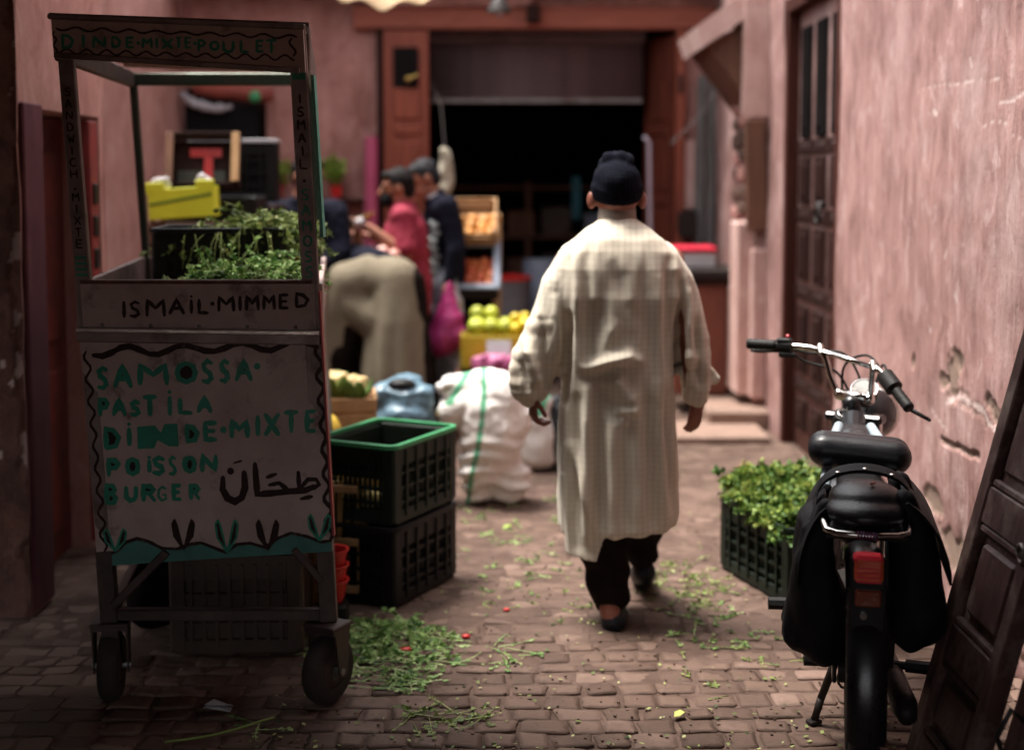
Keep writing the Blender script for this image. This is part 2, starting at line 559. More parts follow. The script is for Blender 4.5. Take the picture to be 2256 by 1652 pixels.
def right_fn(p):
    q = (p.y, p.z)
    d = .0035 * noise.noise(V((p.y * 16, 3, p.z * 2.2))) + .0025 * noise.noise(V((p.y * 45, 9, p.z * 8)))
    t = .5
    if p.z < 1.1:
        for (c, ry, rz) in BARE:
            e = math.hypot((p.y - c[0]) / ry, (p.z - c[1]) / rz) + .55 * noise.noise(V((p.y * 13, p.z * 13, 0))) + .3 * noise.noise(V((p.y * 38, p.z * 38, 5)))
            if e < 1:
                k = min(1, (1 - e) * 5); d -= .009 * k; t = min(t, .5 - .42 * k)
        e = poly_dist(q, CRACK) + .012 * noise.noise(V((p.y * 30, p.z * 30, 2)))
        if e < .011: t = .93; d -= .002
        elif e < .03 and p.z < 1 and noise.noise(V((p.y * 9, p.z * 9, 1))) > -.1: d -= .004; t = min(t, .3)
        e = poly_dist(q, CUT)
        if e < .010: d -= .014; t = .12
    for pts, wd in SCR:
        e = poly_dist(q, pts) + .006 * noise.noise(V((p.y * 40, p.z * 40, 7)))
        if e < wd: t = max(t, .5 + .42 * min(1, (wd - e) / .004)); d -= .001
    return d, t
wb = MB()
wall_face(wb, (1.63, 6.82, 0), (0, -2.72, 0), (0, 0, 2.55), 270, 250, .008, right_fn)
wall_face(wb, (1.63, 4.1, 0), (0, -4.6, 0), (0, 0, 2.55), 60, 40, .008)
wall_face(wb, (1.63, 6.82, 2.55), (0, -7.32, 0), (0, 0, 1.95), 60, 30, .008)
wall_face(wb, (1.63, 8.25, 2.64), (0, -1.43, 0), (0, 0, 1.86), 20, 20, .006)
wall_face(wb, (1.63, 8.72, 0), (0, -.53, 0), (0, 0, 4.5), 16, 80, .012)
wall_face(wb, (1.75, 8.19, 0), (-.12, 0, 0), (0, 0, 2.64), 4, 40, .002)
wall_face(wb, (1.63, 6.82, 0), (.12, 0, 0), (0, 0, 2.64), 4, 40, .002)
wall_face(wb, (1.56, 10.6, 0), (0, -1.88, 0), (0, 0, 4.5), 40, 90, .02)
wall_face(wb, (1.63, 8.72, 0), (-.07, 0, 0), (0, 0, 4.5), 3, 30, .0)
wb.box((3.2, 4.0, 2.25), (3.0, 12, 4.5))
wb.box((2.4, 4.0, 4.56), (1.62, 13.4, .12))
wb.build('wall', M_right, rh, recalc=False, smooth=True)
# big studded door: frame, boards in three columns, bands, studs
DX = 1.70
door = MB().box((DX + .03, 7.505, 1.32), (.05, 1.36, 2.64)).build('door', M_wood_dark, rh)
fr = MB()
fr.box((DX - .03, 6.86, 1.32), (.09, .07, 2.64), b=.006); fr.box((DX - .03, 8.15, 1.32), (.09, .07, 2.64), b=.006); fr.box((DX - .03, 7.505, 2.6), (.09, 1.22, .08), b=.006)
fr.build('door_frame', mat('dark_red_frame', (.075, .022, .015), (.045, .014, .01), stretch=(6, 6, .5), rough=.65, bump=.3, spec=.12), door)
M_stud = mat('worn_stud_iron', (.07, .04, .038), (.035, .022, .02), rough=.5, metal=.4)
stud_me = MB().ell((0, 0, 0), (.014, .03, .03), 12, 6).mesh('stud', smooth=True); stud_me.materials.append(M_stud)
cols = [7.06, 7.44, 7.82]
ZB = [(.12, .32), (.46, .86), (1.0, 1.32), (1.44, 1.72), (1.82, 2.46)]
for ci, cy in enumerate(cols):
    for (z0, z1) in ZB:
        pb = MB(); pb.box((DX - .004, cy + .06, (z0 + z1) / 2), (.03, .24, z1 - z0), b=.012)
        if z0 > 1.8:
            pb.box((DX - .022, cy + .06, (z0 + z1) / 2), (.012, .13, z1 - z0 - .1), b=.004)
            pb.build('panel', M_black, door)  # black slabs stand for the shade in the door's top openings
        else:
            pb.box((DX - .022, cy + .06, (z0 + z1) / 2), (.014, .15, z1 - z0 - .09), b=.006)
            pb.build('panel', M_wood_dark, door)
    for z in (.39, .93, 1.38, 1.77):
        for dy in (-.0, .12):
            st = bpy.data.objects.new('stud', stud_me); COL.objects.link(st)
            st.parent = door; st.location = V((DX - .006, cy + dy, z)) - rh.location
for z in (.39, .93, 1.38, 1.77):
    MB().box((DX - .0005, 7.505, z), (.022, 1.2, .085), b=.005).build('band', M_wood_dark, door)
kn = MB(); kn.tube([(DX - .02, 7.3, 1.45), (DX - .07, 7.3, 1.45)], .018, 10); kn.tube([(DX - .065 + .0 * i, 7.3 + .05 * math.sin(a), 1.40 + .05 * math.cos(a)) for i, a in enumerate([k * math.pi / 8 for k in range(17)])], .009, 8)
kn.build('door_knocker', M_iron, door, smooth=True)
# door hood beam, plaster hood with timber bracket, pilaster, plank, lower pier
MB().bar((1.02, 8.1, 2.78), (1.66, 7.5, 2.6), .07, .09, b=.008).build('hood_beam', M_wood_dark, rh)
hd = MB()
hd.prism([(1.21, 8.75, 2.42), (1.17, 8.75, 2.55), (1.60, 8.75, 2.86), (1.60, 8.75, 2.68)], (0, .95, 0))
M_pale = plaster('plaster_paler', (.62, .42, .37), (.54, .34, .3), (.4, .23, .2), light=(.66, .48, .44))  # paler plaster for hood, pilaster and pier
hd.build('hood', M_pale, rh)
MB().prism([(1.25, 8.83, 2.44), (1.60, 8.83, 2.66), (1.60, 8.83, 1.98)], (0, .8, 0)).build('hood_bracket', M_wood_brown, rh)
pl = MB()
wall_face(pl, (1.47, 8.70, 1.98), (.16, 0, 0), (0, 0, .85), 8, 24, .012)
pl.box((1.55, 8.79, 2.42), (.15, .14, .86), b=.02)
pl.build('pilaster', M_pale, rh, smooth=40)
MB().box((1.55, 8.68, 1.61), (.13, .06, .7), roty(-.03), b=.004).build('wall_box', M_wood_brown, rh)
pr = MB(); pr.box((1.52, 8.9, .75), (.14, .3, 1.12), b=.012); pr.box((1.58, 8.78, .66), (.1, .24, .96), b=.012)
pr.build('pier', M_pale, rh)
rs = random.Random(3)
for k in range(16):      # rubble showing where the plaster has fallen beside the hood
    z = 1.25 + .12 * (k // 2) + rs.uniform(-.02, .02); yy = 9.15 + .22 * (k % 2) + rs.uniform(-.04, .04)
    MB().box((1.545, yy, z), (.05, rs.uniform(.13, .2), rs.uniform(.07, .11)), rotx(rs.uniform(-.1, .1)), b=.02).build('stone', M_stone if k % 3 else M_left, rh)
M_step = mat('worn_step_stone', (.26, .17, .13), (.18, .115, .088), scale=9, rough=.7, bump=.4, bscale=50)
sp = MB(); sp.box((1.44, 9.2, .062), (.40, 1.35, .135), b=.02); sp.build('step', M_step, rh)
sp = MB(); sp.box((1.16, 8.35, .02), (.78, .55, .05), b=.008); sp.build('drain_slab', M_step, rh)

# ------------------------------------------------------------------ house on the left: front wall coloured dark for shade, low red door
lh = thing('corner_house', (-1.75, 5, 0), 'grimy corner house on the left, front darkened for shade, with a low red door', 'house')
fb_ = MB()
def left_fn(p):
    d = 0; t = .5
    e = abs(p.x + 1.75) + .05 * noise.noise(V((p.x * 6, p.z * 6, 1))) + .02 * noise.noise(V((p.x * 25, p.z * 25, 1)))
    if p.z < 2.3 and e < .02: d = -.006; t = .78 if noise.noise(V((p.x * 9, p.z * 7, 4))) > .18 else .5
    for (x, z) in ((-1.86, .96), (-1.83, .93), (-1.9, .94), (-1.8, .86), (-1.85, .6)):
        if math.hypot(p.x - x, p.z - z) < .012: t = .95
    return d, t
wall_face(fb_, (-2.6, 4.85, 0), (.85, 0, 0), (0, 0, 2.7), 90, 270, .012, left_fn)
wall_face(fb_, (-4.0, 4.85, 0), (1.4, 0, 0), (0, 0, 3.2), 10, 20, .01)
wall_face(fb_, (-2.6, 4.85, 2.7), (.85, 0, 0), (0, 0, .5), 20, 12, .01)
fb_.box((-3.4, 5.35, 1.6), (2.8, .9, 3.2))
fb_.box((-2.75, 5.37, 3.25), (2.06, 1.1, .1))
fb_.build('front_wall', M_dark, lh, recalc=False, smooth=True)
sb = MB()
wall_face(sb, (-1.75, 4.85, 0), (0, .22, 0), (0, 0, 3.2), 8, 90, .01)
wall_face(sb, (-1.75, 5.07, 1.85), (0, .80, 0), (0, 0, 1.35), 24, 40, .01)
wall_face(sb, (-1.75, 5.80, 0), (0, .07, 0), (0, 0, 1.85), 3, 60, .006)
wall_face(sb, (-1.75, 5.87, 0), (-.9, 0, 0), (0, 0, 3.2), 10, 30, .01)
wall_face(sb, (-1.75, 5.07, 0), (-.18, 0, 0), (0, 0, 1.85), 4, 30, .0)
sb.add([(-1.75, 5.07, 1.85), (-1.75, 5.80, 1.85), (-1.95, 5.80, 1.85), (-1.95, 5.07, 1.85)], [(0, 1, 2, 3)])
wall_face(sb, (-1.95, 5.80, 0), (.2, 0, 0), (0, 0, 1.85), 4, 30, .0)
sb.build('side_wall', M_left, lh, recalc=False, smooth=True)
M_mag = mat('magenta_dado_paint', (.14, .036, .05), (.09, .024, .033), scale=12, stretch=(1, 1, .3), rough=.8, bump=.4, bscale=50, c3=(.16, .05, .05), scale3=4, r3=(.5, .66))
MB().box((-1.744, 4.965, .94), (.02, .2, 1.85), b=.006).build('painted_jamb', M_mag, lh)
M_reddoor = mat('red_metal_door_paint', (.15, .03, .024), (.09, .02, .018), scale=8, rough=.5, bump=.15, c3=(.05, .016, .014), scale3=5)
dr = MB().box((-1.93, 5.44, .92), (.04, .73, 1.84)).build('low_door', M_reddoor, lh)
for (y0, y1, z0, z1) in ((5.12, 5.42, .12, .8), (5.46, 5.74, .12, .8), (5.12, 5.42, .92, 1.7), (5.46, 5.74, .92, 1.7)):
    MB().box((-1.905, (y0 + y1) / 2, (z0 + z1) / 2), (.02, y1 - y0, z1 - z0), b=.008).build('panel', M_reddoor, dr)
lf = MB(); lf.box((-1.76, 5.70, .95), (.035, .10, 1.76), b=.004); lf.build('door_post', mat('bright_red_post', (.3, .045, .04), (.18, .03, .028), rough=.55, bump=.2), dr)
for k in range(9):
    MB().box((-1.738, 5.695, .45 + .135 * k), (.012, .055, .085), b=.004).build('latch_plate', M_iron, dr)

# ------------------------------------------------------------------ shop building across the end
sh = thing('shop_building', (0, 10.5, 0), 'salmon shop building across the end of the alley with open red shutters', 'shop')
bb = MB()
def back(x0, x1, z0, z1, nu, nv): wall_face(bb, (x0, 10.5, z0), (x1 - x0, 0, 0), (0, 0, z1 - z0), nu, nv, .012)
back(-2.9, -2.51, 0, 3.6, 10, 50); back(-2.51, -1.88, 0, 1.1, 12, 20); back(-2.51, -1.88, 2.28, 3.6, 12, 30)
back(-1.88, -.98, 0, 3.6, 24, 70); back(-.98, 1.30, 2.72, 3.6, 40, 24); back(1.30, 1.8, 0, 3.6, 12, 70)
wall_face(bb, (-.98, 10.5, 0), (0, .4, 0), (0, 0, 2.72), 4, 20, 0); wall_face(bb, (1.30, 10.9, 0), (0, -.4, 0), (0, 0, 2.72), 4, 20, 0)
wall_face(bb, (-2.51, 10.5, 1.1), (0, .3, 0), (0, 0, 1.18), 3, 8, 0); wall_face(bb, (-1.88, 10.8, 1.1), (0, -.3, 0), (0, 0, 1.18), 3, 8, 0)
bb.build('front_wall', M_back, sh, recalc=False, smooth=True)
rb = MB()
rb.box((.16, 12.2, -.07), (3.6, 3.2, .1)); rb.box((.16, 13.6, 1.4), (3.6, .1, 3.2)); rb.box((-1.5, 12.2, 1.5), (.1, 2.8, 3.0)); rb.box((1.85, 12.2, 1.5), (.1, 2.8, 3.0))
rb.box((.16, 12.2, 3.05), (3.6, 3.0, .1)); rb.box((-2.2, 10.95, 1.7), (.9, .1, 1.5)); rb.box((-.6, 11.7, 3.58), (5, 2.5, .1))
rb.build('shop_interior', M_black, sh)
left_wall = MB()
wall_face(left_wall, (-2.53, 5.9, 0), (0, 4.7, 0), (0, 0, 3.3), 90, 70, .014)
left_wall.box((-3.05, 8.2, 1.65), (.9, 4.8, 3.3))
left_wall.build('return_wall', M_left, sh, recalc=False, smooth=True)
ev = MB()
ev.box((-.4, 10.3, 3.12), (4.2, .45, .1), b=.02)
for k in range(12):
    ev.box((-2.3 + .36 * k, 10.3, 3.01), (.1, .46, .1), b=.01)
ev.build('eave', M_wood_dark, sh)
lb = MB(); lb.box((.17, 10.47, 2.80), (2.75, .10, .17), b=.012); lb.build('lintel', mat('ochre_red_beam', (.33, .1, .062), (.22, .065, .045), scale=6, stretch=(.6, 4, 4), rough=.75, bump=.3), sh)
MB().box((-.45, 10.43, 2.93), (1.2, .12, .1), b=.01).build('ledge', M_back, sh)
# left leaf folded flat against the wall, right leaf opened inwards
def leaf(p0, p1, z0, z1, m, th=.04):
    p0, p1 = V((*p0, 0)), V((*p1, 0)); d = p1 - p0; L_ = d.length; d.normalize(); nrm = V((d.y, -d.x, 0)); ang = math.atan2(d.y, d.x)
    c = (p0 + p1) / 2
    lf_ = MB().box((c.x, c.y, (z0 + z1) / 2), (L_, th, z1 - z0), rotz(ang), b=.005).build('shutter_leaf', m, sh)
    k = 0; z = z0 + .12
    for h in (.5, .12, .55, .12, .42, .12, .34):
        if z + h > z1: break
        q = c + nrm * (th / 2 + .004)
        o = MB().box((q.x, q.y, z + h / 2), (L_ * .62, .022, h - .05), rotz(ang), b=.009)
        o.build('panel', m, lf_); z += h
    return lf_
l1 = leaf((-.97, 10.38), (-.63, 10.40), .06, 2.70, M_wood_red)
MB().box((-.80, 10.352, 2.42), (.19, .02, .30), b=.004).build('peep_opening', M_black, l1)
M_brass = mat('brass_knob', (.6, .4, .12), rough=.3, metal=1, bump=0)
MB().ell((-.78, 10.31, 2.33), .025).build('knob', M_brass, l1, smooth=True)
MB().tube([(-.78, 10.31, 2.33), (-.71, 10.30, 2.36)], .01).build('latch', M_brass, l1)
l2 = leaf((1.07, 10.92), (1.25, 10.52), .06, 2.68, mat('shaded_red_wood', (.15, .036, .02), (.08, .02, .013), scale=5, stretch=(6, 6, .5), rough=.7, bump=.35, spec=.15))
MB().box((1.28, 10.44, 1.36), (.07, .09, 2.7), b=.006).build('door_frame', M_wood_red, sh)
MB().box((-1.0, 10.44, 1.36), (.05, .09, 2.7), b=.006).build('door_frame', M_wood_dark, sh)
for z in (.5, 1.25, 2.3):
    MB().box((1.275, 10.388, z), (.03, .015, .14), b=.003).build('hinge', M_iron, sh)
# roller shutter, half lowered, one slat at a time
M_slat = mat('dusty_shutter_metal', (.13, .08, .08), (.07, .045, .045), scale=7, stretch=(1, 1, 3), rough=.6, metal=.2, bump=.3)
rsn = MB().box((.19, 10.78, 2.70), (1.7, .16, .14), b=.02).build('roller_shutter', M_slat, sh)
sl = MB(); sl.tube([(-.83, 0, 0), (.83, 0, 0)], .029, 10); slme = sl.mesh('slat', smooth=True); slme.materials.append(M_slat)
for k in range(9):
    o = bpy.data.objects.new('slat', slme); COL.objects.link(o); o.parent = rsn
    o.location = V((.19, 10.74 + rng.uniform(-.004, .004), 2.23 + .052 * k)) - sh.location
MB().box((.19, 10.735, 2.192), (1.66, .05, .035), b=.006).build('bottom_rail', M_metal_grey, rsn)
# window: dark glass, frame; rolled cloth awning over it with a pale fringe
shf = MB().box((-1.6, 10.42, 1.42), (.9, .16, .03), b=.004).build('wall_shelf', M_wood_dark, sh)
wf = MB().box((-2.195, 10.62, 1.69), (.62, .03, 1.16)).build('window', mat('dark_window_glass', (.015, .014, .018), rough=.12, bump=0, spec=.6), sh)
w2 = MB()
for x in (-2.48, -2.2, -1.91): w2.box((x, 10.58, 1.69), (.045, .05, 1.16), b=.004)
for z in (1.13, 1.7, 2.25): w2.box((-2.195, 10.575, z), (.6, .045, .045), b=.004)
w2.build('window_frame', M_wood_dark, wf)
# unseen passage vault; left overhangs and rear walls added to shade the foreground
pv = thing('passage_shade_vault', (0, 1, 2.7), 'unseen passage vault with added blocks, shaped to shade the foreground', 'vault')
vb = MB()
vb.box((0, 1.55, 2.95), (7.0, 4.9, .6)); vb.box((-2.25, 3.8, 2.5), (3.4, .9, .5)); vb.box((-2.65, 4.55, 2.42), (2.5, .56, .3)); vb.box((1.75, -.9, 1.4), (1.5, .3, 2.8)); vb.box((-.55, -.9, 2.35), (3.1, .3, .9)); vb.box((-2.35, 1.2, 1.4), (.5, 6.0, 2.8)); vb.box((2.1, .6, 1.4), (.3, 5.0, 2.8))
vb.build('shade_vault_shell', M_dark, pv)
# ------------------------------------------------------------------ food cart, racked to the left, seen from its painted end
M_board = mat('painted_grey_board', (.52, .39, .355), (.38, .275, .245), scale=7, rough=.6, bump=.2, bscale=60, c3=(.085, .05, .038), scale3=9, r3=(.56, .72))
M_green = mat('green_sign_paint', (.01, .25, .16), (.014, .17, .11), scale=18, rough=.5, bump=.15, c3=(.2, .17, .145), scale3=26, r3=(.6, .72))
M_maroon = mat('dark_maroon_paint', (.035, .012, .012), (.022, .01, .01), scale=18, rough=.5, bump=.15, spec=.15, c3=(.17, .12, .1), scale3=26, r3=(.62, .74))
M_hill = mat('faded_teal_paint', (.06, .2, .17), (.035, .12, .1), scale=12, rough=.6, bump=.1)
M_tin = mat('weathered_tin', (.26, .2, .185), (.15, .11, .1), scale=9, rough=.45, metal=.35, bump=.25, c3=(.07, .04, .03), scale3=7, r3=(.52, .7))
M_mint = mat('mint_green_paint', (.16, .52, .4), (.1, .35, .28), scale=20, rough=.5, bump=.1)
M_rod = mat('dark_green_steel', (.03, .05, .035), (.05, .04, .03), rough=.4, metal=.5, bump=.15)
M_rubber = mat('dusty_rubber', (.035, .024, .019), (.018, .013, .012), scale=14, rough=.85, bump=.3)
M_steel = mat('scuffed_black_steel', (.045, .035, .033), (.09, .06, .05), scale=18, rough=.5, metal=.5, bump=.2)

CY = 4.05
cart = thing('food_cart', (-.95, 4.7, 0), 'rickety hand-painted sandwich cart with a flat roof and green lettering', 'cart')
def XL(z): return -1.344 + (2.06 - z) * .0534
def XR(z): return -.611 + (2.03 - z) * .042
BX, BY = -.178, 1.40                     # from a front corner to its back corner
def fr_(u, z, y=0.): return V((lerp(XL(z), XR(z), u), CY + y, z))
def bk_(u, z): return V((lerp(XL(z), XR(z), u) + BX, CY + BY, z))
FT = lambda u: lerp(2.062, 2.032, u)
FB = lambda u: lerp(1.946, 1.905, u)

# posts
def post(top, bot, w, d, m, name='post'):
    return MB().bar(bot, top, w, d, up=(0, 1, 0), b=.003).build(name, m, cart)
pL = post(fr_(.03, FT(0), .015), fr_(.03, .1, .015), .045, .03, M_tin)
pR = post(fr_(.968, FT(1), .015), fr_(.968, .23, .015), .05, .03, M_tin)
pBL = post(bk_(.02, 1.99), bk_(.02, .23), .028, .028, M_rod)
pBR = post(bk_(.98, 1.99), bk_(.98, .23), .028, .028, M_rod)
# roof: top sheet, fascia boards, side rails
_q = .18
MB().add([fr_(-.02, 2.068), fr_(1.02, 2.04), fr_(1.02, 2.04).lerp(bk_(1.02, 2.03), _q), fr_(-.02, 2.068).lerp(bk_(-.02, 2.06), _q), fr_(-.02, 2.08), fr_(1.02, 2.052), fr_(1.02, 2.052).lerp(bk_(1.02, 2.042), _q), fr_(-.02, 2.08).lerp(bk_(-.02, 2.072), _q)],
         [(0, 1, 2, 3), (4, 5, 6, 7), (0, 1, 5, 4), (1, 2, 6, 5), (2, 3, 7, 6), (3, 0, 4, 7)]).build('roof_sheet', M_tin, cart)
fa = MB(); n = 24
fa.add([fr_(u, FB(u), y) for u in (-.005, 1.0) for y in (-.004, -.022)] + [fr_(u, FT(u), y) for u in (-.005, 1.0) for y in (-.004, -.022)],
       [(0, 2, 6, 4), (1, 5, 7, 3), (0, 4, 5, 1), (2, 3, 7, 6), (0, 1, 3, 2), (4, 6, 7, 5)])
fascia = fa.build('fascia', M_board, cart)
MB().bar(fr_(-.012, FT(0) + .004, -.028), fr_(1.01, FT(1) + .004, -.028), .022, .016, b=.003).build('fascia_trim', M_tin, fascia)
MB().bar(fr_(0, FB(0) + .008, -.028), fr_(.98, FB(1) + .004, -.028), .012, .016, b=.002).build('fascia_trim', M_tin, fascia)
MB().bar(bk_(0, 1.985), bk_(1, 1.985), .03, .05, b=.004).build('back_rail', M_rod, cart)
MB().bar(fr_(.01, 1.97), bk_(.01, 1.985), .03, .06, b=.004).build('side_rail', M_steel, cart)
MB().bar(fr_(1.0, 1.97, .03), bk_(1.0, 1.985), .02, .11, b=.004).build('side_rail', M_tin, cart)
rr_ = random.Random(5)
for k in range(6):
    q = (.30 + .2 * k) / BY
    MB().bar(fr_(0, 2.035).lerp(bk_(0, 2.035), q), fr_(1, 2.015).lerp(bk_(1, 2.015), q), .05, .018, b=.002).build('roof_slat', M_wood_brown, cart)
MB().bar(fr_(1.02, 1.9, .035), fr_(1.025, 1.42, .035), .01, .05, up=(0, 1, 0)).build('painted_edge', M_mint, pR)
MB().bar(fr_(1.006, 1.26, .0), fr_(1.012, .52, .0), .006, .03, up=(0, 1, 0)).build('painted_edge', mat('red_edge_paint', (.4, .05, .05), rough=.5, bump=.1), pR)

# tray: front board with name, side boards, floor, rail
tr = MB()
tr.add([fr_(.02, 1.147, -.003), fr_(.985, 1.137, -.003), fr_(.985, 1.283, -.003), fr_(.02, 1.283, -.003), fr_(.02, 1.147, .018), fr_(.985, 1.137, .018), fr_(.985, 1.283, .018), fr_(.02, 1.283, .018)],
       [(0, 1, 2, 3), (7, 6, 5, 4), (0, 4, 5, 1), (3, 2, 6, 7), (0, 3, 7, 4), (1, 5, 6, 2)])
trayb = tr.build('tray_front', M_board, cart)
MB().bar(fr_(.02, 1.288, .008), fr_(.98, 1.288, .008), .03, .012, b=.003).build('tray_lip', M_wood_brown, trayb)
MB().bar(fr_(0, 1.212, .02), bk_(0, 1.212), .018, .14, b=.003).build('tray_side', M_tin, cart)
MB().bar(fr_(1.0, 1.212, .02), bk_(1.0, 1.212), .018, .14, b=.003).build('tray_side', M_board, cart)
MB().bar(bk_(0, 1.212), bk_(1, 1.212), .018, .14, b=.003).build('tray_back', M_tin, cart)
MB().add([fr_(0, 1.17, .02), fr_(1, 1.17, .02), bk_(1, 1.17), bk_(0, 1.17), fr_(0, 1.155, .02), fr_(1, 1.155, .02), bk_(1, 1.155), bk_(0, 1.155)],
         [(0, 1, 2, 3), (4, 7, 6, 5), (0, 4, 5, 1), (1, 5, 6, 2), (2, 6, 7, 3), (3, 7, 4, 0)]).build('tray_floor', M_wood_brown, cart)
MB().bar(fr_(.0, 1.147, -.016), fr_(1.0, 1.137, -.016), .03, .014, b=.003).build('tray_rail', mat('highlight_rail_metal', (.7, .66, .62), (.3, .25, .22), scale=14, stretch=(1, 4, 4), rough=.3, metal=.6, bump=.2), cart)  # rail metal lightened so its colour carries the highlight
MB().bar(fr_(-.005, 1.126, -.009), fr_(1.0, 1.116, -.009), .022, .032, b=.003).build('tray_rail', M_tin, cart)

# front panel
PT = lambda u: lerp(1.108, 1.098, u)
PB = lambda u: lerp(.434, .504, u)
pb_ = MB(); K = 12
vsf = [fr_(u, lerp(PB(u), PT(u), v), -.002 + .004 * math.sin(5 * u + 3 * v)) for v in [j / K for j in range(K + 1)] for u in [i / K for i in range(K + 1)]]
vsb = [p + V((0, .016, 0)) for p in vsf]
W_ = K + 1
fs = [(j * W_ + i, j * W_ + i + 1, (j + 1) * W_ + i + 1, (j + 1) * W_ + i) for j in range(K) for i in range(K)]
o_ = len(vsf)
fs += [tuple(q + o_ for q in f[::-1]) for f in fs]
for i in range(K):
    fs += [(i, o_ + i, o_ + i + 1, i + 1), (K * W_ + i, K * W_ + i + 1, o_ + K * W_ + i + 1, o_ + K * W_ + i), (i * W_, (i + 1) * W_, o_ + (i + 1) * W_, o_ + i * W_), (i * W_ + K, o_ + i * W_ + K, o_ + (i + 1) * W_ + K, (i + 1) * W_ + K)]
pb_.add(vsf + vsb, fs)
panel = pb_.build('front_panel', M_board, cart, smooth=30)
MB().add([bk_(0, .5), bk_(1, .5), bk_(1, 1.1), bk_(0, 1.1), bk_(0, .5) + V((0, .015, 0)), bk_(1, .5) + V((0, .015, 0)), bk_(1, 1.1) + V((0, .015, 0)), bk_(0, 1.1) + V((0, .015, 0))],
         [(0, 1, 2, 3), (7, 6, 5, 4), (0, 4, 5, 1), (3, 2, 6, 7), (0, 3, 7, 4), (1, 5, 6, 2)]).build('back_panel', M_tin, cart)
for u in (.004, .994):
    q0, q1 = fr_(u, .5, .03), fr_(u, 1.1, .03); q2, q3 = bk_(u, 1.1), bk_(u, .5)
    t_ = V((.012 if u < .5 else -.012, 0, 0))
    MB().add([q0, q3, q2, q1, q0 + t_, q3 + t_, q2 + t_, q1 + t_], [(0, 1, 2, 3), (7, 6, 5, 4), (0, 4, 5, 1), (3, 2, 6, 7), (0, 3, 7, 4), (1, 5, 6, 2)]).build('side_panel', M_tin, cart)

# undercarriage
def rod(a, b, w=.03, name='brace'): return MB().bar(a, b, w, w, b=.003).build(name, M_steel, cart)
rod(fr_(.03, .27, .02), fr_(.97, .27, .02), .034, 'lower_rail'); rod(bk_(.03, .27), bk_(.97, .27), .034, 'lower_rail')
rod(fr_(.03, .27, .03), bk_(.03, .27), .03, 'lower_rail'); rod(fr_(.97, .27, .03), bk_(.97, .27), .03, 'lower_rail')
rod(fr_(.05, .30, .0), fr_(.30, .47, .0), .026); rod(fr_(.95, .38, .0), fr_(.84, .48, .0), .022)
rod(fr_(.04, .44, .02), fr_(.96, .49, .02), .03, 'under_rail')

def caster(c, yaw):
    c = V(c); rt = rotz(yaw)
    MB().box(c + V((0, 0, .245)), (.115, .1, .012), rt, b=.003).build('caster_plate', M_steel, cart)
    fk = MB()
    for s in (-1, 1):
        fk.prism([c + rt @ V((s * .048, -.035, .24)), c + rt @ V((s * .048, .04, .24)), c + rt @ V((s * .048, .03, .09)), c + rt @ V((s * .048, -.01, .085))], rt @ V((s * .006, 0, 0)))
    fk.box(c + V((0, 0, .232)), (.11, .085, .012), rt)
    fk.build('caster_fork', M_steel, cart)
    tilt = rt @ roty(math.pi / 2)
    wh = MB().lathe([(.055, -.028), (.09, -.032), (.101, -.024), (.106, -.008), (.106, .008), (.101, .024), (.09, .032), (.055, .028)], c + V((0, 0, .106)), 32, tilt, caps=False)
    wo_ = wh.build('wheel', M_rubber, cart, smooth=50)
    MB().lathe([(.0, -.02), (.03, -.034), (.057, -.024), (.057, .024), (.03, .034), (.0, .02)], c + V((0, 0, .106)), 24, tilt, caps=False).build('rim', M_steel, wo_, smooth=40)
    MB().tube([c + rt @ V((-.058, 0, .106)), c + rt @ V((.058, 0, .106))], .011).build('axle', M_metal_grey, wo_)
caster((-.562, 4.05, 0), R(-28)); caster((-1.23, 4.08, 0), R(8)); caster((-.72, 5.43, 0), R(15)); caster((-1.4, 5.43, 0), R(-10))

for u in (.03, .968):
    MB().bar(fr_(u, .12 if u < .5 else .25, .015), fr_(u, .47, .015), .052, .037, up=(0, 1, 0), b=.003).build('leg', M_steel, cart)
